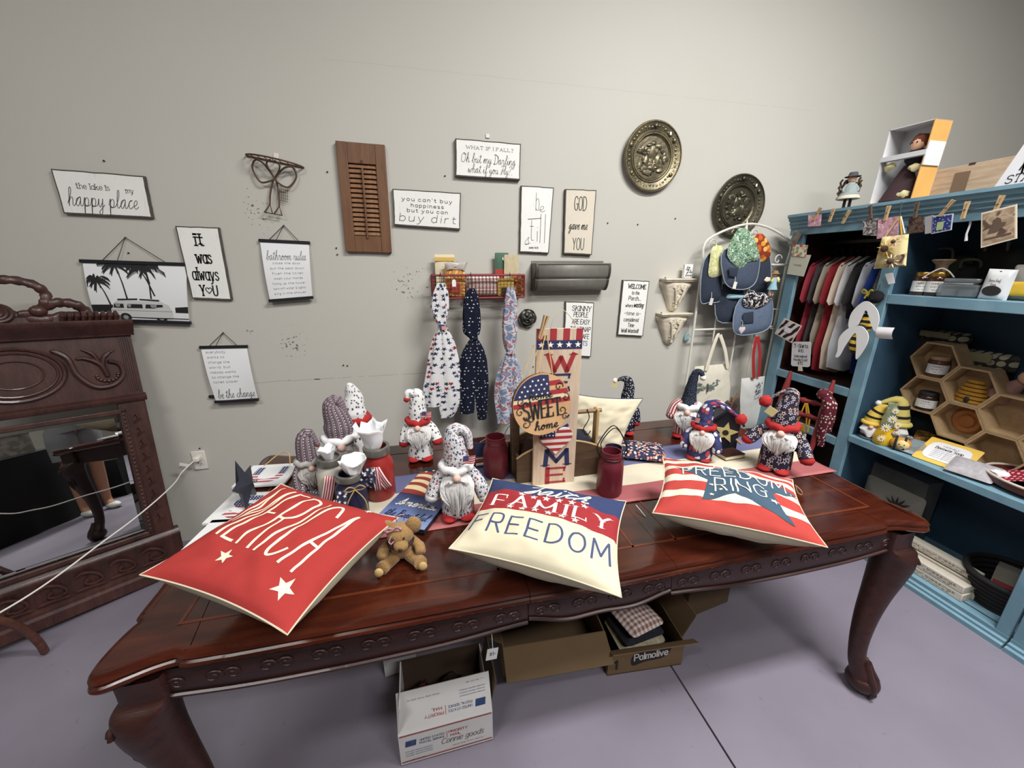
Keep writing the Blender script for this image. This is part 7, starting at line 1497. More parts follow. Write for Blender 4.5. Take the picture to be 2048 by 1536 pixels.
def flag_pin(t, x, y, z, k, rz=0.):
    f = MB(); w, h = .044*k, .030*k
    f.grid(lambda u, v: (w*(u-.5), .003*k*sin(u*7), h*(v-.5)), 10, 7, mi=0); o = f.build('flag', pm('flag_white', (220, 212, 212), .7, var=0), t, loc=(x, y, z), rot=(0, .1, rz))
    f = MB()
    for i in range(4): f.grid(lambda u, v: (w*(u-.5), .003*k*sin(u*7)-.0012, h*(-.5+(2*i+v)/7)), 10, 1)
    f.build('flag_stripe', pm('flag_red', (178, 70, 76), .7, var=0), o, kind='stuff'); MB().grid(lambda u, v: (-w*.5+w*.42*u, .003*k*sin(u*3)-.0024, h*(-.07+.57*v)), 6, 3).build('flag_canton', pm('flag_navy', (62, 68, 112), .7, var=0), o)
def gnome(label, bpx, tpx, mb_, mh, mbrim, hat, yaw=0., mfoot=MRBR, mhand=None, fur=MFUR, arms=((-.085, -.03, .115), (.085, -.03, .115)), base=None, pomp=None, flag=None, width=1., beard=1., brim=True, zb=None, htot=.36, name='gnome_doll', feet=True):
    b = V(base) if base else at_z(*bpx, zb or ZTB+.002); k = tall(*tpx, b)/htot if tpx else 1.
    t = thing(name, label, 'gnome', tuple(b), (0, 0, math.atan2(-b.x, b.y)+yaw), None); k_ = k; q = lambda *p: tuple(k*a for a in p)
    W = width
    if feet:
        for s in (-1, 1): MB().ball(q(s*.030*W, -.026, .014), q(.031*W, .040, .0145), 14, 8).build('foot', mfoot, t)
    pr = cr([(0, .010), (.054*W, .012), (.060*W, .03), (.057*W, .09), (.050*W, .15), (.040*W, .195), (.02, .212), (0, .215)], 4)
    mb = MB(); n = len(pr)
    mb.grid(lambda u, v: tuple(k*c for c in (pr[int(round(v*(n-1)))][0]*cos(2*pi*u)*(1+.05*sin(2*pi*u*5)*sin(pi*v)), pr[int(round(v*(n-1)))][0]*.86*sin(2*pi*u), pr[int(round(v*(n-1)))][1])), 28, n-1, uvf=lambda u, v: (u*.36*k, v*.26*k)); mb.build('body', mb_, t)
    for i, a in enumerate(arms):
        if not a: continue
        s = -1 if i == 0 else 1; P = cr([(s*.034*W, 0, .195), (s*.052*W+(a[0]-s*.05)*.35, a[1]*.3, .195+(a[2]-.195)*.4), a], 5)
        ar = MB().tube([q(*p) for p in P], [k*(.017+.010*sin(pi*.5*j/(len(P)-1))) for j in range(len(P))], 14).build('arm', mb_, t)
        e = V(P[-1]); d = (V(P[-1])-V(P[-3])).normalized(); e = e+d*.006
        MB().ball(q(*e), q(.027, .026, .022), 12, 8, lump=.15, seed=i).build('mitten', mhand or mfoot, ar)
    H_ = cr([p[:3]+(p[3],) for p in hat], 6); n = len(H_)
    mb = MB(); rs = [k*p[3]*(1+.10*NZ.noise(V((j*.55, p[0]*9, b.x*7)))) for j, p in enumerate(H_)]
    mb.tube([q(*p[:3]) for p in H_], rs, 22); o = mb.build('hat', mh, t)
    if pomp: MB().ball(q(*H_[-1][:3]), k*pomp[0], 16, 10, lump=.22, seed=b.x).build('pompom', pomp[1], o)
    if brim:
        z = hat[0][2]+.006; mb = MB(); rr = hat[0][3]*1.0
        mb.tube([q((rr+.004)*W*cos(2*pi*i/30), (rr-.002)*sin(2*pi*i/30), z+.004*sin(i*1.3)+.003*cos(2*pi*i/30*2)) for i in range(30)], [k*.0155*(1+.12*sin(i*2.1)) for i in range(30)], 10, True); mb.build('brim', mbrim, t)
    zc = hat[0][2]-.012
    mb = MB(); rr = random.Random(int(abs(b.x)*1000))
    if beard:
        for i in range(120):
            a = -pi/2+(rr.random()-.5)*2.5; r0 = .046*W; L = (.10+.05*rr.random())*beard*(1-.42*abs(a+pi/2)/1.25); ex = .030*(a+pi/2)*(1.1-.35*rr.random()); 
            z0 = zc-.012*abs(a+pi/2)+.006*rr.random(); y0 = r0*sin(a)*.9
            P = [(r0*cos(a)*.9, y0, z0), (r0*cos(a)*1.05+ex*.3, y0-.020-.008*rr.random(), z0-L*.35), (r0*cos(a)*.75+ex*.5, -.058-.010*rr.random(), z0-L*.72), (r0*cos(a)*.45+ex*.4+.008*(rr.random()-.5), -.055-.012*rr.random(), z0-L)]
            mb.tube([q(*p) for p in cr(P, 2)], [k*x for x in (.004, .0055, .0058, .005, .0042, .0026, .001)], 5, cap=False)
        mb.ball(q(0, -.036, zc-.040*beard), q(.040*W, .020, .044*beard), 12, 8)
        mb.build('beard', fur, t, kind='stuff')
        ms = MB()
        for s in (-1, 1):
            for j in range(9): ms.tube([q(s*.006, -.058, zc-.012), q(s*(.024+.001*j), -.066+.001*j, zc-.014-.0022*j), q(s*(.044-.0015*j), -.056, zc-.030-.004*j)], [k*.004, k*.0055, k*.001], 5)
        ms.build('moustache', fur, t, kind='stuff'); MB().ball(q(0, -.062, zc-.002), q(.0145, .013, .0145), 14, 9).build('nose', MPNK, t)
    if flag: flag_pin(t, *q(*flag[:3]), k, flag[3])
    return t
hat_up = lambda h, dx=0., r=.046, z=.200: [(0, 0, z, r), (0, .002, z+h*.35, r*.86), (dx*.3, .004, z+h*.75, r*.6), (dx, 0, z+h, r*.22)]
hat_dr = lambda s, z=.200, r=.046, top=.345, out=.05, down=.27: [(0, 0, z, r), (0, .002, z+.06, r*.94), (-s*.004, .004, top-.022, r*.72), (s*.018, 0, top-.008, r*.42), (s*out*.85, -.008, (top+down)/2+.015, r*.32), (s*out, -.014, down, r*.22)]
gnome('front white star print gnome with white fleece brim and flag pin', (917, 1028), (916, 850), MW1, MW1, MWBR, hat_dr(1, top=.352, out=.052, down=.275), mhand=MWBR, flag=(.045, -.052, .250, .2), arms=((-.088, -.02, .105), (.095, -.03, .095)), beard=1.1)
gnome('white print gnome with red brim and red mittens near the wall', (842, 916), (838, 779), MW2, MW2, MRBR, hat_dr(-1, top=.352, out=.045, down=.318, r=.044), pomp=(.014, MRBR), flag=(.045, -.045, .248, .1), arms=((-.070, -.02, .105), (.085, -.03, .110)), yaw=-.1, beard=.8)
gnome('tallest grey nordic striped gnome behind the mason jars', (693, 968), (680, 797), MNOR, MNOR, MWBR, [(0, 0, .20, .050), (0, .002, .27, .050), (-.012, .004, .335, .034), (.01, 0, .352, .018), (.03, -.01, .30, .012)], mfoot=MWBR, fur=MFURG, beard=.8, arms=(None, None))
gnome('white print gnome with red brim hidden behind the tallest gnome', (706, 940), (696, 766), MW2, MW2, MRBR, [(0, 0, .20, .044), (.0, .002, .25, .043), (.004, .004, .30, .036), (-.008, 0, .345, .018), (-.014, -.004, .36, .006)], base=tuple(at_z(706, 940, ZTB+.002)+V((.03, .05, 0))), yaw=.5, arms=(None, (.06, -.02, .15)), beard=0)
gnome('short nordic striped gnome with folded hat at left of jars', (627, 992), (625, 863), MNOR, MNOR, MFURG, [(0, 0, .20, .046), (0, .002, .27, .045), (.006, .004, .335, .034), (.03, 0, .345, .020), (.055, -.012, .28, .012)], mfoot=MNOR, fur=MFURG, yaw=.2, arms=((-.06, -.05, .09), (.07, -.05, .08)), pomp=(.012, MRBR), beard=.75)
gnome('tall dark hatted gnome in red and white stripes by the tote', (1368, 872), (1372, 740), MRST, MBLK, MWBR, [(0, 0, .165, .043), (0, .002, .22, .034), (.004, .002, .29, .024), (.014, 0, .345, .017), (.036, -.004, .350, .013), (.048, -.006, .325, .009)], pomp=(.014, MWBR), mhand=MRST, arms=((-.072, -.02, .12), None), beard=.75)
gnome('flag print gnome with red brim peeking over the striped pillow', (1397, 916), (1400, 803), MFLG, MFLG, MRBR, [(0, 0, .20, .044), (0, .002, .26, .043), (.012, .004, .325, .034), (.05, 0, .350, .024), (.10, -.006, .335, .016), (.152, -.01, .305, .008), (.178, -.012, .285, .005)], pomp=(.029, MRBR), flag=(-.045, -.045, .252, 0), mhand=MFLG, width=1.15, arms=((-.085, -.03, .09), (.085, -.03, .09)), beard=.95)
tg = gnome('navy star print gnome with red brim and yellow price tag', (1546, 938), (1562, 781), MNST, MNST, MRBR, [(0, 0, .20, .044), (0, .002, .255, .044), (.004, .003, .30, .036), (.012, 0, .345, .022), (-.012, -.006, .352, .012), (-.05, -.012, .325, .006), (-.075, -.016, .300, .004)], pomp=(.024, MRBR), width=1.0, arms=((-.105, -.02, .125), (.100, -.03, .095)), beard=.7, mhand=None)
MB().slab(-.019, .019, -.001, .001, -.018, .018).build('price_tag', pm('tag_yellow', (220, 206, 150), .7, var=.05), tg, loc=(-.050, -.05, .285), rot=(.1, .5, 0))
tg = gnome('navy dotted gnome with bent hat behind the cream pillow', (1249, 902), (1240, 757), MNDT, MNDT, MNDT, [(0, 0, .19, .040), (.0, .002, .25, .038), (.004, .003, .30, .033), (-.008, 0, .345, .025), (-.045, -.006, .352, .014), (-.068, -.010, .340, .006), (-.082, -.012, .338, .004)], base=(at_y(1249, 860, 1.80).x, 1.80, ZTB+.002), pomp=(.016, MWBR), arms=((-.06, 0, .10), (.062, -.01, .085)), beard=0, brim=False)
MB().slab(-.014, .014, -.001, .001, -.022, .022).build('price_tag', pm('tag_yellow', (0, 0, 0)), tg, loc=(-.072, -.02, .285))

# mason jars -------------------------------------------------------
MZN = pm('zinc_lid', (150, 148, 142), .35, .8, .1, 40)
def crumple(mb, c, w, h, seed, n=9):
    def fn(u, v):
        a = 2*pi*u; r = w*(.35+.65*v**.8)*(1+.5*NZ.noise(V((cos(a)*1.6, sin(a)*1.6, seed+v))))
        return (c[0]+r*cos(a)*.9, c[1]+r*sin(a)*.9, c[2]+h*v*(1+.35*NZ.noise(V((cos(a)*2.2, sin(a)*2.2, seed+5)))))
    mb.grid(fn, 18, n, .1, .1)
MTIS = pm('tissue_paper', (226, 226, 228), .8, var=.04, vs=20)
def mason(label, bpx, tpx, m, lid=True, tissue=None, base=None, bail=False, rim_only=False, r=.043):
    b = V(base) if base else at_z(*bpx, ZTB+.001); h = tall(*tpx, b); t = thing('mason_jar', label, 'jar', tuple(b), (0, 0, math.atan2(-b.x, b.y)))
    MB().lathe([(0, .002), (r*.86, 0), (r, .012), (r*1.0, h*.62), (r*.96, h*.72), (r*.80, h*.80), (r*.76, h*.84), (r*.80, h*.86), (r*.76, h*.88), (r*.80, h*.91), (r*.76, h*.93), (r*.77, h), (r*.69, h), (r*.68, h*.8)], 28).build('glass', m, t)
    if lid: MB().lathe([(r*.78, h*.88), (r*.86, h*.88), (r*.87, h*.91), (r*.85, h*.93), (r*.87, h*1.0), (r*.84, h*1.015), (r*.66, h*1.015), (r*.66, h*.96)], 28).build('lid_ring', MZN, t)
    if tissue:
        mb = MB(); crumple(mb, (tissue[0], tissue[1], h*.92), tissue[2], tissue[3], b.x*9+tissue[2]*50); mb.build('tissue', MTIS, t, solid=.001)
    if bail:
        MB().tube(cr([(-r*.9, 0, h*.84), (-r*1.1, 0, h*1.1), (0, .01, h*1.55), (r*1.1, 0, h*1.1), (r*.9, 0, h*.84)], 6), .0022, 6).build('bail', MDK, t); MB().tube([(r*.82*cos(2*pi*i/24), r*.82*sin(2*pi*i/24), h*.85) for i in range(24)], .002, 6, True).build('neck_wire', MDK, t)
    return t, b, h
MJR, MJN, MJC, MJM = pm('red_frosted_glass', (150, 42, 40), .35, 0, .06, coat=.15), pm('navy_frosted_glass', (38, 40, 66), .4, 0, .08), pm('frosted_clear_glass', (196, 190, 180), .3, 0, .05), pm('maroon_frosted_glass', (98, 30, 42), .4, 0, .08, coat=.1)
MRIB = cloth_bands('striped_ribbon', [(0, (222, 210, 208)), (.5, (170, 52, 62))], 120, 0); MRIN = cloth_stars('navy_star_ribbon', (52, 50, 72), [(216, 212, 216)], 58, .0065)
MTW = pm('jute_twine', (186, 156, 104), .95, var=.2, vs=80)
def ribbon(t, p0, p1, w, m, nm='ribbon', y=-.05, bulge=.012):
    def fn(u, v): x = p0[0]+(p1[0]-p0[0])*v; z = p0[1]+(p1[1]-p0[1])*v; d = V((p1[1]-p0[1], -(p1[0]-p0[0]))).normalized(); return (x+d.x*w*(u-.5)*-1, y-bulge*sin(pi*v)+.004*sin(u*6), z+d.y*w*(u-.5)*-1)
    MB().grid(fn, 6, 8, w, math.hypot(p1[0]-p0[0], p1[1]-p0[1])).build(nm, m, t, solid=.001)
t, b, h = mason('red frosted mason jar with white tissue at back right of jar trio', (763, 990), (752, 893), MJR, tissue=(-.012, 0, .060, .105), r=.058)
ribbon(t, (-.01, h*.72), (.03, h*.30), .030, MRIB, y=-.064); ribbon(t, (-.012, h*.74), (-.008, h*.28), .026, MRIB, y=-.062); ribbon(t, (-.03, h*.74), (-.038, h*.32), .04, MRIN, y=-.058)
t, b, h = mason('frosted clear mason jar with tissue at the left of the jar trio', (672, 1003), (671, 913), MJC, tissue=(.0, 0, .034, .055), r=.054)
ribbon(t, (-.004, h*.74), (-.038, h*.10), .042, MRIB, y=-.060); ribbon(t, (.012, h*.72), (.030, h*.05), .03, MRIN, y=-.058)
MB().tube([(-.05, -.05, h*.58), (-.03, -.055, h*.72), (-.0, -.05, h*.70)], .002, 6).build('twine_knot', MTW, t)
t, b, h = mason('navy frosted mason jar with twine bow at the front of the jar trio', (709, 1030), (708, 945), MJN, tissue=(.022, 0, .052, .065), r=.054)
for s in (-1, 1): MB().tube(cr([(.012, -.056, h*.80), (.012+s*.018, -.066, h*.88), (.012+s*.034, -.064, h*.80), (.012+s*.016, -.054, h*.74), (.012, -.056, h*.78)], 5), .0022, 6).build('bow_loop', MTW, t); MB().tube(cr([(.012, -.058, h*.78), (.012+s*.03, -.064, h*.5), (.012+s*.036, -.060, h*.05)], 5), .0020, 6).build('bow_tail', MTW, t)
ribbon(t, (-.030, h*.80), (-.036, h*.05), .034, MRIN, y=-.052); ribbon(t, (-.05, h*.6), (-.062, h*.02), .02, MRIB, y=-.046); ribbon(t, (.030, h*1.0), (.062, h*.86), .03, MRIN, y=-.02)
t, b, h = mason('maroon painted mason jar with wire handle right of the welcome sign', (1217, 985), (1210, 903), MJM, lid=False, bail=True, r=.051)
mason('maroon painted mason jar half hidden left of the welcome sign', (992, 950), (985, 873), MJM, lid=False, r=.055)
mason('navy painted mason jar close behind the right maroon jar', (1238, 978), (1235, 893), MJN, lid=False, base=tuple(at_z(1217, 985, ZTB+.001)+V((.062, .10, 0))), bail=True, r=.048)
# striped legs of a lying gnome beside the jars
p = at_z(606, 985, ZTB+.022); t = thing('gnome_doll', 'nordic striped gnome lying on its back with legs out left of the clear jar', 'gnome', (p.x, p.y, ZTB))
for i, o in enumerate(((0, 0), (.05, -.05))): MB().tube([(o[0]-.07, o[1]+.02, .024), (o[0], o[1], .03), (o[0]+.07, o[1]-.02, .024)], [.018, .024, .020], 14).build('leg', MNOR, t)
MB().ball((.05, .05, .04), (.05, .06, .04), 16, 10).build('body', MNOR, t)

# teddy bear -------------------------------------------------------
b = at_z(806, 1118, ZTB); t = thing('teddy_bear', 'small golden brown teddy bear with pink bow sitting before the pillows', 'bear', tuple(b), (0, 0, math.atan2(-b.x, b.y)-.12)); kb = tall(812, 1040, b)/.176; t.scale = (kb,)*3
def fur(name, c): 
    t = NT(name, .95, 0, .15); co = t.coord('Object'); f = t.noise(co, 160, 2); t.col(t.mix(f, tuple(x*.7 for x in lin(c)[:3]), tuple(min(1, x*1.2) for x in lin(c)[:3]))); t.b.inputs['Sheen Weight'].default_value = .25; t.bump(f, .7, .003); return t.m
MBE1, MBE2 = fur('bear_fur', (154, 120, 76)), pm('bear_pad', (196, 164, 110), .9, var=.15, vs=40)
mb = MB(); mb.ball((0, .012, .062), (.052, .046, .060), 20, 12, lump=.08); mb.ball((0, -.012, .128), (.050, .046, .044), 20, 12, lump=.06); mb.ball((.004, -.056, .108), (.027, .024, .021), 16, 10)
for s in (-1, 1):
    mb.tube(cr([(s*.035, .005, .088), (s*.066, -.018, .066), (s*.072, -.048, .052)], 5), [.018]*5+[.021]*4+[.018, .010], 12)
    mb.tube(cr([(s*.026, -.010, .028), (s*.060, -.048, .024), (s*.072, -.070, .027)], 5), [.024]*6+[.025]*3+[.026, .020], 14)
mb.build('body', MBE1, t)
MB().ball((-.045, -.002, .160), (.026, .013, .026), 14, 9).build('ear', MBE1, t); MB().ball((.052, -.010, .158), (.030, .016, .036), 14, 9).build('ear', MBE1, t)
for s in (-1, 1): MB().ball((s*.079, -.090, .030), (.017, .008, .019), 12, 8).build('foot_pad', MBE2, t); MB().ball((s*.020-.004, -.053, .136), .005, 8, 6).build('eye', MINK, t)
MB().ball((.003, -.080, .108), (.008, .005, .006), 10, 6).build('nose', pm('bear_nose', (60, 34, 30), .5), t)
o = MB(); 
for s in (-1, 1): o.tube(cr([(-.020, -.040, .168), (-.020+s*.018, -.046, .182), (-.020+s*.026, -.044, .166), (-.020, -.040, .166)], 4), .006, 8, flat=.5)
o.build('bow', lam('pink_floral', [(206, 150, 160), (232, 206, 206), (190, 110, 124), (150, 160, 120)], 160), t)
MB().tube([(-.028, -.052, .150), (-.038, -.056, .130), (-.03, -.060, .122), (-.02, -.056, .13)], .0022, 6).build('ribbon_end', pm('ribbon_pink', (206, 150, 160), .6), t); MB().tube([(.046*cos(a), -.008+.042*sin(a), .094) for a in [2*pi*i/22 for i in range(22)]], .006, 7, True).build('collar', pm('collar_brown', (58, 34, 28), .8), t)
MB().tube(cr([(.015, .01, .168), (.02, .0, .20), (-.01, .0, .196), (-.01, .01, .168)], 5), .0012, 5).build('hang_loop', MRIB, t)

# plaques, cards, star
def flat_frame(fl, fr, bl, z): 
    a, b_, c = at_z(*fl, z), at_z(*fr, z), at_z(*bl, z); ex = b_-a; W = ex.length; ang = math.atan2(ex.y, ex.x); ey = V((-sin(ang), cos(ang), 0)); Hh = (c-a).dot(ey); return a, W, Hh, ang
a, W, Hh, ang = flat_frame((745, 1041), (851, 1062), (848, 938), ZTB+.022)
W = .205; Hh = .395
t = thing('flag_plaque', 'flat plaque with waving flag and script lettering lying on the runner', 'plaque', (a.x, a.y, ZTB+.006), (0, 0, ang)); 
MB().slab(0, W, 0, Hh, 0, .018).build('board', pm('plaque_edge', (30, 32, 42), .5, var=.1), t, bevel=.001)
tq = NT('plaque_blue', .5, 0, .3); co = tq.coord('Object'); tq.col(tq.ramp(tq.math('ADD', tq.math('MULTIPLY', tq.xyz(co)[1], 4.5), tq.math('MULTIPLY', tq.noise(co, 14, 3), .3)), (.1, lin((134, 150, 182))), (.45, lin((100, 116, 160))), (.95, lin((44, 56, 98)))))
MB().slab(.001, W-.001, .001, Hh*.46, .018, .0186).build('blue_panel', tq.m, t)
wv = lambda x, o: Hh*(.46+.40*o)+.022*sin(x/W*5.2+.6)*min(1, o*3+.15)
for i in range(7):
    mb = MB(); mb.grid(lambda u, v: (.001+(W-.002)*u, min(Hh-.001, wv(W*u, (i+v)/7)), .0187+.0001*i), 20, 2); mb.build('flag_stripe', pm('plaque_red', (134, 52, 46), .6) if i % 2 == 0 else pm('plaque_cream', (214, 192, 150), .6), t)
MB().grid(lambda u, v: (.001+(W-.002)*u, min(Hh-.001, wv(W*u, 1)+(Hh-wv(W*u, 1))*v), .0196), 20, 3).build('flag_canton', pm('plaque_navy', (30, 36, 48), .6), t)
for i in range(7): o = MB(); star(o, W*(.12+.13*i), Hh*(.90+.045*(i % 2)), .009, 0, lambda u, v: (u, v, .0202)); o.build('star', pm('plaque_cream', (0, 0, 0)), t)
lm = MB(); letter(lm, 'America', W*.52, Hh*.335, Hh*.115, W*.80, .10, 'script', lambda u, v: (u, v, .0192), slant=.3); lm.build('lettering', MTXW, t); lm = MB(); letter(lm, 'the Beautiful', W*.50, Hh*.155, Hh*.10, W*.82, .09, 'script', lambda u, v: (u, v, .0192), slant=.3); lm.build('lettering', pm('plaque_ink', (40, 44, 70), .6), t)
MCW = pm('card_white', (228, 228, 228), .6, var=.03); MCDT = cloth_stars('card_navy_dots', (52, 56, 96), [(220, 222, 228)], 90, .0038)
def letcard(label, fl, fr, bl, ch, twine=None, W=None, Hh=None):
    z = ZTB+.020; a, w, h, ang = flat_frame(fl, fr, bl, z); W, Hh = W or w, Hh or h
    t = thing('letter_card', label, 'card', (a.x, a.y, ZTB), (0, 0, ang), 'flag letter cards'); MB().slab(0, W, 0, Hh, .008, .018).build('board', MCW, t, bevel=.001); MB().slab(.02, W-.02, .02, Hh-.02, 0, .008).build('spacer', MBE, t)
    f = lambda u, v: (u, v, .0188); lm = MB(); lm2 = MB()
    letter(lm, ch, W*.52, Hh*.48, Hh*.60, W*.50, .27, 'sans', f, k_=1) if 0 else letter(lm, ch, W*.52, Hh*.48, Hh*.60, W*.50, .27, 'sans', f, seg=.01)
    st_ = NT('flag_letter_'+ch, .7, 0, .2); co = st_.coord('Object'); y = st_.xyz(co)[1]; s2 = st_.math('FRACT', st_.math('MULTIPLY', y, 46)); red = st_.ramp(s2, (0, lin((170, 70, 76))), (.5, lin((222, 218, 218))), interp='CONSTANT')
    v = st_.n('ShaderNodeTexVoronoi', voronoi_dimensions='2D'); st_.t.links.new(co, v.inputs['Vector']); v.inputs['Scale'].default_value = 90; v.inputs['Randomness'].default_value = .1
    nv = st_.mix(st_.math('LESS_THAN', v.outputs['Distance'], .28), lin((48, 54, 98)), lin((216, 218, 226))); st_.col(st_.mix(st_.math('GREATER_THAN', y, Hh*.50), red, nv)); lm.build('flag_letter', st_.m, t)
    if twine: MB().tube(cr([(W*.25, Hh-.01, .018), (W*.5, Hh+.04, .05), (W*.72, Hh+.03, .055), (W*.80, Hh-.01, .018)], 5), .0026, 6).build('twine', MTW, t)
    return t
letcard('white card with flag patterned letter U at the back left of table', (462, 973), (567, 966), (493, 931), 'U', True)
letcard('white card with flag patterned letter S in the middle left of table', (403, 1046), (500, 1040), (448, 987), 'S', W=.21, Hh=.19)
letcard('white card with flag patterned letter A mostly under the red pillow', (350, 1110), (450, 1104), (400, 1046), 'A', W=.20, Hh=.18)
b = at_z(505, 1012, ZTB); h = tall(502, 924, b); t = thing('metal_star', 'dark navy dimensional metal star standing on the letter cards', 'star', (b.x, b.y, ZTB+.012), (-.12, 0, math.atan2(-b.x, b.y)+1.2)); r = .105
P_ = star_pts(0, r*.80, r, 0, .42); vs = [(x, 0, z) for x, z in P_]; 
for sg, nm in ((-1, 'front'), (1, 'back')): MB(False).add([(0, sg*.030, r*.80)]+vs, [(0, 1+i, 1+(i+1) % 10)[::-sg] for i in range(10)]).build(nm, pm('navy_tin', (58, 60, 72), .45, .5, .15, 30), t)
MB().ball((.03, -.026, r*.72), .007, 8, 6).build('rivet', MGYP, t)
# wooden carrier, signs in it
cx, cy = .545, 1.505; t = thing('wooden_carrier', 'dark wooden carrier with dowel handle behind the welcome sign', 'carrier', (cx, cy, ZTB))
MCA, MCL = wood('carrier_wood', (58, 42, 30), (92, 70, 50), (3, 3, 24), .6), wood('pale_rim_wood', (160, 128, 84), (190, 160, 112), (30, 3, 3), .6)
hw, hd = .20, .085
def arcb(y): 
    q = [(-hw, 0), (hw, 0)]+[(hw-2*hw*i/16, .115+.062*sin(pi*i/16)**.8) for i in range(17)]
    MB().prism(q, y-.006, y+.006).build('side_board', MCA, t); MB().tube([(hw-2*hw*i/16, y, .116+.062*sin(pi*i/16)**.8) for i in range(17)], .005, 8).build('rim', MCL, t)
arcb(-hd); arcb(hd); MB().slab(-hw, hw, -hd, hd, 0, .012).build('bottom_board', MCA, t)
ph = at_y(1040, 850, cy).z-ZTB; pl_, pr_ = at_y(1043, 880, cy).x-cx, at_y(1222, 830, cy).x-cx
zr = at_y(1225, 818, cy).z-ZTB
for x, w in ((-hw+.012, .035), (hw-.010, .014)): MB().slab(x-w/2, x+w/2, -.02, .02, 0, zr+.012).build('upright', MCA if x < 0 else MCL, t, bevel=.004); MB().slab(x-.006, x+.006, -hd, hd, .0, .115).build('end_board', MCA, t)
MB().tube([(-hw-.0, 0, zr), (hw+.012, 0, zr)], .0095, 12).build('dowel', wood('dowel_wood', (120, 88, 60), (156, 122, 88), (3, 30, 30), .5), t)
for i, x in enumerate((.09, .13)): MB().tube(cr([(x+.05, -.008, zr+.012), (x+.06, -.012, zr-.03), (x+.035, -.014, zr-.08), (x+.055, -.014, zr-.11), (x+.07, -.014, zr-.09)], 5), .0022, 6).build('hook_wire', MDK, t) if i == 0 else None
t2 = thing('navy_bundle', 'dark navy fabric bundle inside the wooden carrier', 'cloth', (cx+.10, cy, ZTB+.013)); MB().ball((0, 0, .085), (.075, .065, .085), 18, 12, lump=.3).build('cloth', pm('navy_fleece', (34, 36, 48), .95, var=.3, vs=20), t2)
t2 = thing('red_bundle', 'dark brown cloth bundle at left inside the wooden carrier', 'cloth', (cx-.10, cy, ZTB+.013)); MB().ball((0, 0, .075), (.07, .065, .07), 16, 10, lump=.3).build('cloth', pm('brown_fleece', (58, 34, 30), .95, var=.3, vs=20), t2)
# tall welcome board
ys = 1.392; P = [at_y(*q, ys) for q in ((1073, 655), (1163, 660), (1141, 966), (1062, 960))]
W = ((P[1]-P[0]).length+(P[2]-P[3]).length)/2; zt_ = (P[0].z+P[1].z)/2; Hh = zt_-ZTB; xc = sum(p.x for p in P)/4
t = thing('welcome_board', 'tall pale wooden board lettered welcome with flag heart, leaning on the carrier', 'sign', (xc, ys-.012, ZTB+.001), (R(-1.2), R(.9), R(-3)))
MWB2 = wood('pale_ash', (176, 152, 130), (208, 188, 166), (34, 34, 3), .65)
MB().slab(-W/2, W/2, 0, .016, 0, Hh).build('board', MWB2, t, bevel=.0015)
MRP, MNP = pm('painted_red', (154, 44, 52), .7, var=.12, vs=40), pm('painted_navy', (40, 46, 82), .7, var=.1, vs=40)
for i in range(4): MB().slab(-W/2+W*(2*i)/7, -W/2+W*(2*i+1)/7, -.0008, 0, Hh*.932, Hh).build('red_bar', MRP, t)
MB().slab(-W/2, W/2, -.0010, 0, Hh*.880, Hh*.932).build('navy_band', MNP, t)
for i in range(5): o = MB(); star(o, -W/2+W*(.1+.2*i), Hh*.906, .0135, 0, lambda u, v: (u, -.0018, v)); o.build('star', MTXW, t)
f = lambda u, v: (u, -.0014, v); lh = .098*Hh
for i, (chh, w) in enumerate((('W', .56), ('E', .40), ('L', .36), ('C', .42), None, ('M', .52), ('E', .40)) if 0 else ((('W', .56)), ('E', .40), ('L', .36), ('C', .42), ('', 0), ('M', .52), ('E', .40))):
    if chh: lm = MB(); letter(lm, chh, .008, Hh*(.800-.1225*i), lh, W*w, .30, 'sans', f, serif=1.3, contrast=.42); lm.build('lettering', MRP if i % 2 == 0 else MNP, t)
hz = Hh*(.800-.1225*4)+.004; hp = [(.070*sin(a)**3, hz+.0042*(13*cos(a)-5*cos(2*a)-2*cos(3*a)-cos(4*a))) for a in [2*pi*i/40 for i in range(40)]]
th_ = NT('flag_heart_paint', .6, 0, .3); co = th_.coord('Object'); x, y, z = th_.xyz(co); s2 = th_.ramp(th_.math('FRACT', th_.math('MULTIPLY', z, 38)), (0, lin((168, 56, 60))), (.5, lin((226, 216, 208))), interp='CONSTANT')
inn = th_.math('MULTIPLY', th_.math('LESS_THAN', x, -.004), th_.math('GREATER_THAN', z, hz+.008)); v = th_.n('ShaderNodeTexVoronoi', voronoi_dimensions='2D'); sx_ = th_.coord('Object', (1, 1, 1), (pi/2, 0, 0)); th_.t.links.new(sx_, v.inputs['Vector']); v.inputs['Scale'].default_value = 70; v.inputs['Randomness'].default_value = .1
th_.col(th_.mix(inn, s2, th_.mix(th_.math('LESS_THAN', v.outputs['Distance'], .22), lin((44, 48, 84)), lin((220, 220, 224)))))
MB().prism(hp, -.010, -.001).build('flag_heart', th_.m, t, bevel=.002)
MB().tube(cr([(-W*.20, .008, Hh-.006), (-W*.12, .008, Hh+.045), (W*.05, .008, Hh+.068), (W*.28, .008, Hh+.03), (W*.36, .008, Hh-.006)], 6), .0014, 6).build('wire_hanger', pm('pale_wire', (196, 180, 150), .5), t)
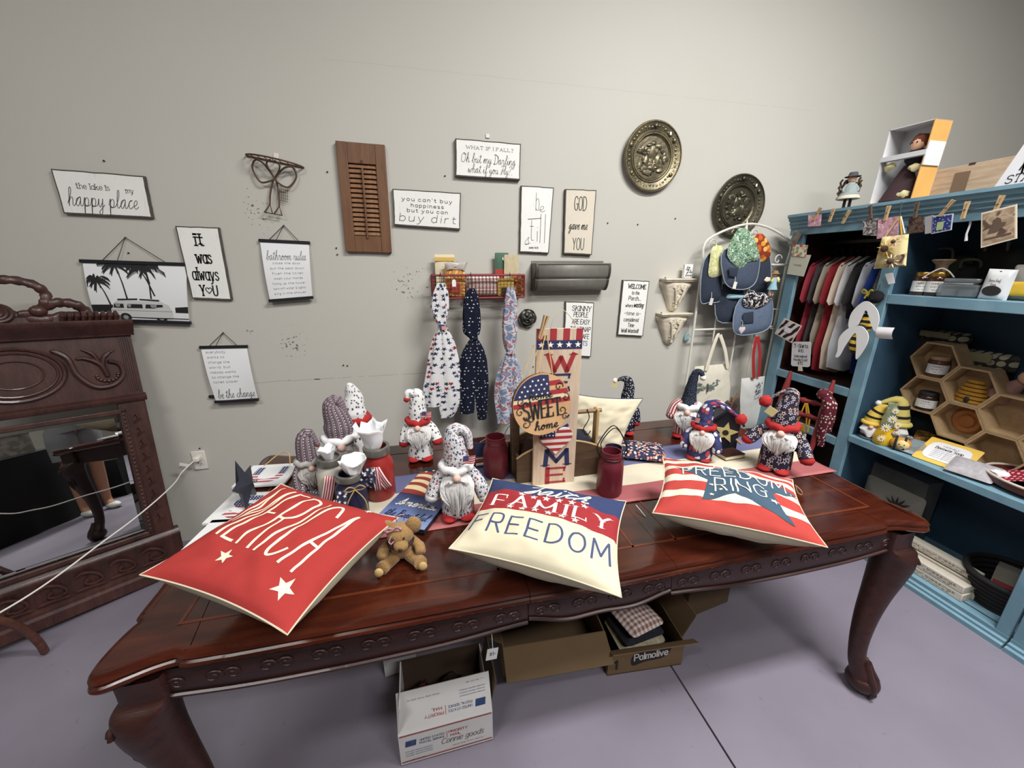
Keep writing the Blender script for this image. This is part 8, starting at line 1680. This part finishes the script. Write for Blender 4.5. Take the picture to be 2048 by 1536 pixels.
# round home sweet home slice hanging in front
c = at_y(1083, 808, 1.315); r = .116; t = thing('round_sign', 'round wood slice sign reading home sweet home hanging before the welcome board', 'sign', tuple(c), (R(-6), R(6), R(4)))
MSLI = wood('slice_wood', (176, 134, 92), (208, 168, 124), (3, 3, 3), .6); MBARK = pm('bark', (112, 76, 52), .9, var=.3, vs=40)
oc = [((r*(1+.02*NZ.noise(V((cos(a)*2, sin(a)*2, 4)))))*cos(a), r*1.03*(1+.02*NZ.noise(V((cos(a)*2, sin(a)*2, 4))))*sin(a)) for a in [2*pi*i/48 for i in range(48)]]
MB().prism(oc, -.009, .009, 0, 1).build('slice', [MSLI, MBARK], t)
def clip_half(fz0, fz1): # horizontal band of the disc
    q = []; n = 20
    for i in range(n+1): z = fz0+(fz1-fz0)*i/n; q.append((math.sqrt(max(0, (r*.985)**2-z*z)), z))
    return q+[(-x, z) for x, z in reversed(q)]
tl_ = .16   # bands tilt with the lettering
def bandp(nm, z0, z1, m, y, x0=-9, x1=9):
    q = [(max(x0, min(x1, a)), b) for a, b in clip_half(z0*r, z1*r)]; ca, sa = cos(tl_), sin(tl_); mb = MB(); mb.add([(a*ca-b*sa, y, a*sa+b*ca) for a, b in q], [tuple(range(len(q)))], None, None, False); mb.build(nm, m, t)
for z0, z1 in ((-.02, .13), (.27, .43), (.58, .74)): bandp('red_band', z0, z1, MRP, -.0094)
bandp('cream_band', .13, .27, pm('painted_cream', (214, 194, 158), .7), -.0093); bandp('navy_field', .26, .985, MNP, -.0098, -9, r*.28)
for i in range(26): 
    x, z = -.75+.19*(i % 7)+.09*((i//7) % 2), .36+.15*(i//7)
    if x*x+z*z < .86 and x < .2: q = (x*r*cos(tl_)-z*r*sin(tl_), x*r*sin(tl_)+z*r*cos(tl_)); o = MB(); star(o, q[0], q[1], .0055, 0, lambda u, v: (u, -.0106, v)); o.build('star', MTXW, t)
lm = MB(); f = lambda u, v: (u, -.0112, v)
letter(lm, 'home', -.012, .038, .030, .095, .12, 'script', f, rot=tl_, slant=.1); letter(lm, 'SWEET', .0, -.016, .068, .150, .11, 'sans', f, rot=tl_, serif=.8, contrast=.55); letter(lm, 'home', .022, -.076, .034, .095, .12, 'script', f, rot=tl_, slant=.1)
def curl(cx_, cz_, rr, a0, sg, tn=1.3): 
    P = [(cx_+rr*(1-i/26)*cos(a0+sg*i*tn*2*pi/26), cz_+rr*(1-i/26)*sin(a0+sg*i*tn*2*pi/26)) for i in range(24)]; lm.tube([(x, -.0112, z) for x, z in P], .0016, 5, flat=.4)
for a in ((-.086, -.03, .018, 1, 1), (-.06, -.075, .022, 2, -1), (.092, .03, .018, 2, -1), (.082, -.02, .02, 4, 1), (.06, .07, .018, 0, 1), (-.085, .01, .016, 5, -1), (-.04, -.05, .02, 3, 1), (.098, -.045, .014, 1, 1)): curl(*a)
lm.build('lettering', MINK, t)
k0 = V(t.location); pegp = at_y(1087, 668, 1.36)
for s in (-.028, .035): MB().tube([(s, 0, r*.98), tuple(pegp-k0+V((.004 if s > 0 else -.004, .004, 0)))], .0022, 6).build('twine', MTW, t)
for px in ((1062, 690), (1070, 700)): q = at_y(*px, 1.37); e = at_y(1040+(px[0]-1062)*1.4, 766, 1.33); MB().tube([tuple(q-k0), tuple(e-k0)], .0018, 6).build('hanging_cord', MTW, t)
t = thing('clothes_peg', 'wooden clothes peg clipped on the top left of the welcome board', 'peg', tuple(at_y(1086, 655, 1.372)), (0, .28, 0))
for s in (-1, 1): MB().prism([(s*.001, -.045), (s*.008, -.04), (s*.007, 0), (s*.010, .045), (s*.003, .045), (s*.001, .006)], -.007, .007).build('leg', MPG, t)
# stick flag left of the carrier
b = at_z(975, 925, ZTB); t = thing('stick_flag', 'little flag of red and white sticks hung on twine behind the front gnome', 'ornament', (b.x+.01, 1.585, ZTB)); 
for i in range(7): MB().tube([(-.07, .002*(i % 2), .02+.016*i), (.075, .002*((i+1) % 2), .024+.016*i)], .0066, 8).build('stick', pm('stick_red', (146, 56, 56), .7) if i % 2 else pm('stick_cream', (214, 198, 178), .7), t)
MB().slab(-.075, -.0, -.012, -.004, .066, .132).build('canton', MNP, t); MB().slab(-.075, .075, -.006, .006, 0, .012).build('foot', MNP, t)
MB().tube([(-.05, 0, .13), (.10, -.01, .225), (.16, -.02, .25)], .002, 6).build('twine', MTW, t); MB().tube([(.05, 0, .13), (.08, 0, .19), (.13, -.01, .235)], .0016, 6).build('wire', MDK, t)
# folded floral cloth, birdhouse, book
a, W, Hh, ang = flat_frame((1247, 922), (1345, 931), (1268, 884), ZTB+.02); t = thing('floral_cloth', 'folded navy and peach floral cloth lying left of the striped pillow', 'cloth', (a.x+W*.55, a.y+.08, ZTB+.004), (0, 0, ang))
mb = MB(); mb.T = Matrix.Rotation(-pi/2, 4, 'X'); puff(mb, dens(rrect(.25, .19, .012), 4), .045, -.02, wr=.005); mb.build('cloth', lam('peach_floral', [(40, 44, 70), (206, 156, 130), (52, 58, 88), (222, 204, 190), (44, 48, 76), (196, 130, 110)], 75), t)
b = at_z(1452, 897, ZTB+.003); b.y += .03; h = tall(1448, 808, b); t = thing('birdhouse', 'black wooden birdhouse with a cream star around its hole', 'birdhouse', tuple(b), (0, 0, math.atan2(-b.x, b.y)+.12)); MBK = pm('black_paint', (32, 36, 46), .5, var=.15, vs=20)
w_ = .058; MB().prism([(-w_, 0), (w_, 0), (w_, h*.62), (0, h*.94), (-w_, h*.62)], -.05, .05).build('house', MBK, t, bevel=.002)
for s in (-1, 1): L = math.hypot(w_+.02, h*.36); MB().box((s*(w_+.012)/2, 0, h*.80), (L, .125, .010), 0, s*math.atan2(h*.33, w_+.012)).build('roof_board', MBK, t)
MB().prism(star_pts(0, h*.42, .056, .1, .44), -.056, -.05).build('star', pm('star_cream', (206, 188, 124), .7, var=.15, vs=30), t); MB().prism([(.014*cos(2*pi*i/18), h*.42+.014*sin(2*pi*i/18)) for i in range(18)], -.0575, -.056).build('entrance', MINK, t)
MB().tube([(.05, -.05, h*.3), (.075, -.06, h*.22)], .006, 8).build('clapper', MCL, t)
q = at_y(1448, 806, b.y-.03)-b; tt = thing('twig_ornament', 'small brown twig ornament with paper tag on the birdhouse roof', 'ornament', tuple(b+V((-.01, -.02, h*.93))), (0, 0, .2))
for P in (((0, 0, 0), (.01, 0, .03), (.0, 0, .06)), ((.01, 0, .03), (.03, 0, .05), (.035, 0, .075)), ((.004, 0, .02), (-.02, 0, .035), (-.03, 0, .04)), ((.03, 0, .05), (.045, 0, .055))): MB().tube(P, [.004]*(len(P)-1)+[.002], 6).build('twig', MTW if 0 else MBARK, tt)
MB().box((.026, -.004, .0), (.03, .002, .04), 0, .5).build('paper_tag', MBRN, tt)
a = at_z(1459, 908, ZTB+.015); t = thing('brown_book', 'small brown bound book lying in front of the birdhouse', 'book', (a.x, a.y, ZTB+.003), (0, 0, .05)); MB().slab(-.055, .055, -.035, .035, .003, .02).build('pages', MCR, t); 
for z in (0, .02): MB().slab(-.057, .057, -.037, .037, z, z+.003).build('cover', MBRN, t)
# ------------------------------------------------------------------ cartons under the table
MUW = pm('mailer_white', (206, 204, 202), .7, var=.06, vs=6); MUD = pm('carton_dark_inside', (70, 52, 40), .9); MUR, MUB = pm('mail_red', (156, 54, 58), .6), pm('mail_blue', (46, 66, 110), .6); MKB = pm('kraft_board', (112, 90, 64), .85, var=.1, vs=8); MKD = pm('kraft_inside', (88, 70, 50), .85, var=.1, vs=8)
fl0, fr0 = at_z(803, 1533, 0), at_z(986, 1480, 0); W = (fr0-fl0).length; ang = math.atan2(fr0.y-fl0.y, fr0.x-fl0.x)
hb = at_y(987, 1422, fr0.y).z
t = thing('mailing_box', 'white mailing carton with red stripes open under the table front', 'box', (fl0.x, fl0.y, 0), (0, 0, ang)); dp_ = .27
def open_box(t, W, D_, h, m, mi, th=.005):
    MB().slab(0, W, 0, th, 0, h).build('front_wall', m, t); MB().slab(0, W, D_-th, D_, 0, h).build('back_wall', mi, t); MB().slab(0, th, th, D_-th, 0, h).build('side_wall', m, t); MB().slab(W-th, W, th, D_-th, 0, h).build('side_wall', m, t); MB().slab(0, W, 0, D_, 0, th).build('bottom_panel', mi, t)
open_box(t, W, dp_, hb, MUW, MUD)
def art_lines(lm, W, h, f, up, eagle_right=False):
    s = 1 if up else -1
    g = (lambda u, v: f(u, v)) if up else (lambda u, v: f(W-u, h-v))
    letter(lm[0], 'UNITED STATES', W*.34, h*.72, h*.055, W*.26, .16, 'sans', g); letter(lm[0], 'POSTAL SERVICE', W*.34, h*.62, h*.055, W*.26, .16, 'sans', g)
    letter(lm[1], 'PRIORITY', W*.62, h*.72, h*.07, W*.20, .16, 'sans', g); letter(lm[1], 'MAIL', W*.59, h*.60, h*.07, W*.11, .16, 'sans', g); lm[1].add([g(W*.495, h*.56), g(W*.500, h*.56), g(W*.500, h*.78), g(W*.495, h*.78)], [(0, 1, 2, 3)])
    lm[0].add([g(W*.06, h*.60), g(W*.17, h*.60), g(W*.18, h*.78), g(W*.07, h*.78)], [(0, 1, 2, 3)])
    for i in range(3): letter(lm[0], 'postage required domestic', W*.20, h*(.44-.07*i), h*.03, W*.28, .14, 'sans', g)
    letter(lm[0], 'retail ship from and to', W*.72, h*.24, h*.035, W*.34, .14, 'sans', g); letter(lm[0], 'usps', W*.16, h*.14, h*.035, W*.2, .14, 'sans', g)
f = lambda u, v: (u, -.0012, v); lm = [MB(), MB()]; art_lines(lm, W, hb, f, True); lm[0].build('blue_print', MUB, t); 
for z in (.10, .95): lm[1].add([f(.004, hb*z), f(W-.004, hb*z), f(W-.004, hb*(z+.035)), f(.004, hb*(z+.035))], [(0, 1, 2, 3)])
lm[1].build('red_print', MUR, t); lm = MB(); letter(lm, 'Connie goods', W*.66, hb*.46, hb*.17, W*.46, .07, 'sans', f, slant=.3); lm.build('handwriting', MINK, t)
lm = MB(); lm.add([f(W*.085, hb*.64), f(W*.15, hb*.70), f(W*.165, hb*.75), f(W*.10, hb*.72)], [(0, 1, 2, 3)]); lm.build('eagle_mark', MUW, t)
fz = .125; o = MB().slab(0, W, 0, .004, 0, fz).build('front_flap', MUW, t, loc=(0, .001, hb), rot=(R(-30), 0, 0))
lm = [MB(), MB()]; art_lines(lm, W, fz, f, False); lm[0].build('blue_print', MUB, o); lm[1].build('red_print', MUR, o)
MB().slab(-.002, .002, 0, .13, 0, .12).build('side_flap', MUW, t, loc=(.002, .004, hb), rot=(0, R(6), 0)); MB().slab(-.002, .002, .01, .20, 0, .10).build('side_flap', MKD, t, loc=(W, .02, hb), rot=(0, R(12), 0))
tb_ = Matrix.Translation(t.location) @ Matrix.Rotation(ang, 4, 'Z')
for i, (x, y, c, lb) in enumerate(((.09, .13, (92, 34, 36), 'dark red cloth bundle inside the white mailing carton'), (.20, .15, (52, 36, 34), 'dark brown cloth bundle inside the white mailing carton'))):
    p = tb_ @ V((x, y, .006)); k = thing('cloth_bundle', lb, 'cloth', tuple(p)); MB().ball((0, 0, .05), (.06, .085, .05), 16, 10, lump=.45, seed=i*5).build('cloth', pm('bundle_%d' % i, c, .9, var=.4, vs=40), k)
p = tb_ @ V((.07, .06, .006)); k = thing('paper_tag', 'small white paper tag among the cloth in the mailing carton', 'tag', tuple(p+V((.03, .02, .10)))); MB().box((0, 0, 0), (.03, .002, .024), .2, .3, -.6).build('card', MPAP, k)
p = at_y(984, 1308, 1.0); k = thing('price_tag', 'white square price tag dangling below the table apron above the mailing carton', 'tag', tuple(p), (0, .15, .1)); MB().slab(-.020, .020, -.001, .001, -.024, .024).build('card', MPAP, k); MB().tube([(0, 0, .022), (-.005, .02, .07), (-.004, .05, .14)], .0012, 5).build('string', MPAP, k)
lm = MB(); letter(lm, '$12', .002, .002, .014, .022, .14, 'sans', lambda u, v: (u, -.0018, v)); lm.build('lettering', MGREY, k)
a = at_z(772, 1365, 0); k = thing('white_carton', 'second small white carton behind the mailing carton', 'box', (a.x-.004, a.y+.02, 0), (0, 0, .1)); open_box(k, .13, .16, .15, MUW, MUD)
# big kraft box
a = at_z(1012, 1388, 0); b = at_z(1208, 1352, 0); W = (b-a).length+.02; ang = math.atan2(b.y-a.y, b.x-a.x)
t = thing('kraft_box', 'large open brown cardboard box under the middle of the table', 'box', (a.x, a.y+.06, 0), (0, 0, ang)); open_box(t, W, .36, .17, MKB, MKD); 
MB().slab(0, W+.0, -.004, 0, -.115, 0).build('front_flap', MKB, t, loc=(0, 0, .17), rot=(R(-62), 0, 0)); MB().slab(-.002, .002, 0, .30, 0, .16).build('side_flap', MKD, t, loc=(0, .02, .17), rot=(0, R(-55), 0)); MB().slab(0, W, 0, .004, 0, .15).build('back_flap', MKD, t, loc=(0, .356, .17), rot=(R(-20), 0, 0))
# soap company box
a = at_z(1214, 1352, 0); b = at_z(1362, 1329, 0); W = (b-a).length; ang = math.atan2(b.y-a.y, b.x-a.x); h = at_y(1240, 1300, a.y).z
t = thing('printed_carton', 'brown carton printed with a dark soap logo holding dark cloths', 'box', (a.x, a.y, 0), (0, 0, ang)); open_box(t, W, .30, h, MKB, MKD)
MB().slab(0, W+.04, 0, .004, 0, .045).build('front_flap', MKB, t, loc=(0, .002, h), rot=(R(58), 0, 0)); MB().slab(-.002, .002, 0, .26, 0, .12).build('side_flap', MKB, t, loc=(W, .02, h), rot=(0, R(25), 0)); MB().slab(0, W, 0, .004, 0, .12).build('back_flap', MKD, t, loc=(0, .296, h), rot=(R(-8), 0, 0))
f = lambda u, v: (u, -.0012, v); lm = MB(); sw = cr([(W*.32, h*.30), (W*.32, h*.72), (W*.5, h*.86), (W*.8, h*.92), (W*.80, h*.62), (W*.70, h*.44), (W*.5, h*.40)], 5, True)[:-1]
lm.add([f(*q) for q in sw], [tuple(range(len(sw)))], None, None, False); letter(lm, '1', W*.10, h*.42, h*.34, W*.03, .2, 'sans', f); lm.build('logo_print', MINK, t); lm = MB(); letter(lm, 'Palmolive', W*.56, h*.66, h*.26, W*.44, .16, 'sans', lambda u, v: (u, -.002, v), rot=.06); lm.build('logo_lettering', MUW, t)
tb_ = Matrix.Translation(t.location) @ Matrix.Rotation(ang, 4, 'Z'); 
for i, (z, w, c, lb) in enumerate(((.006, .22, (40, 38, 42), 'lowest dark folded cloth in the printed carton'), (.056, .22, (176, 164, 140), 'pale folded cloth in the middle of the printed carton'), (.082, .20, (34, 36, 44), 'black folded cloth with white edge on top of the printed carton'), (.132, .18, (60, 62, 68), 'grey checked cloth lying highest in the printed carton'))):
    p = tb_ @ V((W*.52, .13, z)); k = thing('folded_cloth', lb, 'cloth', tuple(p), (0, 0, ang+.1*i), 'cloths in the printed carton'); mb = MB(); mb.T = Matrix.Rotation(-pi/2, 4, 'X'); hh = .05 if i != 1 else .028; puff(mb, dens(rrect(w, .17, .02), 3), hh, -hh/2, wr=.008, seed=i*7); mb.build('cloth', pm('stack_%d' % i, c, .9, var=.4, vs=60) if i != 3 else gin.m, k)
a = at_z(1380, 1262, 0); t = thing('closed_carton', 'plain closed brown carton farther back under the table right', 'box', (a.x+.02, a.y+.06, 0), (0, 0, .15)); MB().slab(0, .28, 0, .30, 0, .26).build('carton', MKD, t, bevel=.004); MB().slab(.12, .16, -.001, .301, .20, .2612).build('packing_tape', pm('tape', (150, 122, 84), .3), t)

# ------------------------------------------------------------------ what stands behind the camera and shows in the mirror
def draped(name, label, x0, x1, y0, y1, h, m):
    t = thing(name, label, 'table', ((x0+x1)/2, (y0+y1)/2, 0)); w, d = (x1-x0)/2, (y1-y0)/2; per = []
    for a, b in (((-w, -d), (w, -d)), ((w, -d), (w, d)), ((w, d), (-w, d)), ((-w, d), (-w, -d))): per += [(a[0]+(b[0]-a[0])*i/30, a[1]+(b[1]-a[1])*i/30) for i in range(30)]
    n = len(per)
    def fn(u, v): i = int(round(u*n)) % n; x, y = per[i]; l = math.hypot(x, y); k = .016*sin(i*1.05)*v; return (x+x/l*k, y+y/l*k, h-(h-.004)*v)
    MB().grid(fn, n, 6).build('drape', m, t); MB().slab(-w, w, -d, d, h-.012, h).build('tabletop', m, t); return t
MBC = pm('black_drape', (26, 25, 28), .9, var=.1)
draped('draped_table', 'black draped display table behind the camera seen in the mirror', -1.05, .42, -1.05, -.37, .74, MBC)
t = thing('stone_box', 'mottled grey box on the black draped table seen in the mirror', 'box', (-.05, -.70, .741), (0, 0, .3)); MB().slab(-.22, .22, -.13, .13, 0, .20).build('carton', mottled('stone_print', [(86, 80, 76), (120, 112, 106), (146, 138, 130)], 16, coord='Object', interp='LINEAR'), t, bevel=.005); MB().slab(-.225, .225, -.135, .135, .20, .225).build('lid', MPW2, t, bevel=.004)
t = thing('grey_tub', 'pale grey storage tub on the black draped table seen in mirror', 'box', (-.62, -.68, .741), (0, 0, -.2)); MB().slab(-.16, .16, -.12, .12, 0, .16).build('tub', pm('tub_grey', (150, 150, 150), .5), t, bevel=.008); MB().slab(-.17, .17, -.13, .13, .16, .18).build('lid', MPW2, t, bevel=.004)
draped('low_display', 'low black draped stand with white packages behind the camera', .72, 1.50, -1.15, -.45, .44, MBC)
t = thing('paper_bundle', 'crumpled white paper bundle on the low black stand seen in mirror', 'paper', (1.00, -.72, .441)); MB().ball((0, 0, .09), (.17, .14, .10), 20, 12, lump=.55, seed=3).build('paper', pm('crumpled_paper', (214, 212, 196), .8, var=.06), t)
t = thing('paper_bundle', 'taller crumpled white paper bundle beside the other on low stand', 'paper', (1.26, -.86, .441)); MB().ball((0, 0, .13), (.12, .12, .14), 18, 12, lump=.5, seed=8).build('paper', pm('crumpled_paper', (0, 0, 0)), t)
# the photographer, reflected from the knees to the hips
px_, py_ = .18, -.17
person = thing('person', 'person in grey shorts and white shoes reflected in the carved mirror', 'person', (px_, py_, 0), (0, 0, .35))
def skin(nm, V_, E_, R_, m, par, sub=2):
    me = bpy.data.meshes.new(nm); me.from_pydata(V_, E_, []); me.materials.append(m); o = bpy.data.objects.new(nm, me); COL.objects.link(o); o.parent = par
    md = o.modifiers.new('skin', 'SKIN'); md.use_smooth_shade = True; md.branch_smoothing = .6
    for i, r in enumerate(R_): me.skin_vertices[0].data[i].radius = (r, r) if not hasattr(r, '__len__') else r
    for i in range(len(V_)): me.skin_vertices[0].data[i].use_root = i == 0
    s = o.modifiers.new('sub', 'SUBSURF'); s.levels = s.render_levels = sub; return o
MFL = pm('warm_skin', (186, 136, 108), .55, var=.05)
PV = [(0, 0, .90), (0, .0, 1.04), (0, .01, 1.20), (0, .0, 1.33), (0, -.0, 1.42), (0, .015, 1.48), (0, .02, 1.55)]; PE = [(i, i+1) for i in range(6)]; PR_ = [(.15, .11), (.125, .095), (.135, .10), (.13, .09), (.055, .055), (.05, .05), (.06, .07)]
for s in (-1, 1):
    b = len(PV); PV += [(s*.085, .0, .82), (s*.088, .01, .62), (s*.085, .015, .47), (s*.086, -.012, .32), (s*.086, -.02, .10), (s*.088, -.0, .05), (s*.092, .12, .03)]; PE += [(0, b)]+[(b+i, b+i+1) for i in range(6)]; PR_ += [.092, .076, .056, .054, .036, .04, (.036, .026)]
    b = len(PV); PV += [(s*.17, -.005, 1.37), (s*.20, .06, 1.16), (s*.13, .17, 1.30), (s*.06, .17, 1.46)]; PE += [(3, b)]+[(b+i, b+i+1) for i in range(3)]; PR_ += [.052, .043, .034, .026]
# the raised hands stay just behind the camera
skin('body', PV, PE, PR_, MFL, person)
hd_ = MB(); hd_.ball((0, .03, 1.585), (.072, .092, .108), 22, 16); hd_.ball((0, .122, 1.575), (.012, .018, .018), 10, 8)
for s in (-1, 1): hd_.ball((s*.072, .02, 1.575), (.010, .02, .03), 10, 8)
hd_.build('head', MFL, person)
for s in (-1, 1): MB().ball((s*.028, .110, 1.592), (.012, .008, .007), 10, 7).build('eye', MPW2, person); MB().ball((s*.028, .117, 1.592), (.005, .003, .005), 8, 6).build('iris', MINK, person)
MB().tube([(-.024, .108, 1.536), (0, .117, 1.533), (.024, .108, 1.536)], .005, 8).build('mouth', pm('lips', (170, 90, 84), .5), person)
MB().ball((0, .005, 1.615), (.082, .095, .095), 20, 14, lump=.08).build('hair', pm('brown_hair', (70, 50, 38), .7, var=.3, vs=40), person); MB().tube(cr([(0, -.07, 1.62), (0, -.09, 1.52), (0, -.08, 1.40)], 5), [.05]*6+[.04]*4+[.02], 12).build('ponytail', pm('brown_hair', (0, 0, 0)), person)
MSG = pm('grey_shorts', (128, 128, 132), .9, var=.15, vs=10, bump=.1, bs=200); MTO = pm('pale_shirt', (186, 188, 190), .9, var=.1, vs=8)
pr = cr([(.145, 1.0), (.165, .94), (.178, .86)], 4); MB().lathe(pr, 26, sy=.78).build('shorts', MSG, person)
for s in (-1, 1): MB().lathe(cr([(.10, .90), (.112, .80), (.112, .70), (.108, .60)], 4), 22, (s*.082, .003, 0)).build('shorts_leg', MSG, person)
MB().lathe(cr([(.07, 1.43), (.15, 1.39), (.16, 1.28), (.148, 1.12), (.158, .98), (.164, .95)], 4), 26, sy=.74).build('shirt', MTO, person)
for s in (-1, 1): MB().tube(cr([(s*.13, 0, 1.39), (s*.18, .01, 1.34), (s*.20, .045, 1.24)], 5), [.062]*6+[.056]*5, 16, cap=False).build('sleeve', MTO, person)
for s in (-1, 1):
    MB().ball((s*.092, .045, .034), (.044, .125, .036), 18, 12).build('shoe', pm('white_shoe', (222, 220, 214), .6), person)
    for i, (dx, L) in enumerate(((-.018, .070), (-.006, .078), (.006, .074), (.017, .060))): a = (s*(.055-dx*.6), .185, 1.475); MB().tube([(s*.058, .172, 1.468+dx), (s*.035, .190, 1.485+dx), (s*(.058-L*.7), .186, 1.490+dx)], [.009, .008, .006], 8).build('finger', MFL, person)
    MB().tube([(s*.060, .165, 1.462), (s*.042, .160, 1.442), (s*.026, .170, 1.436)], [.010, .009, .007], 8).build('thumb', MFL, person)
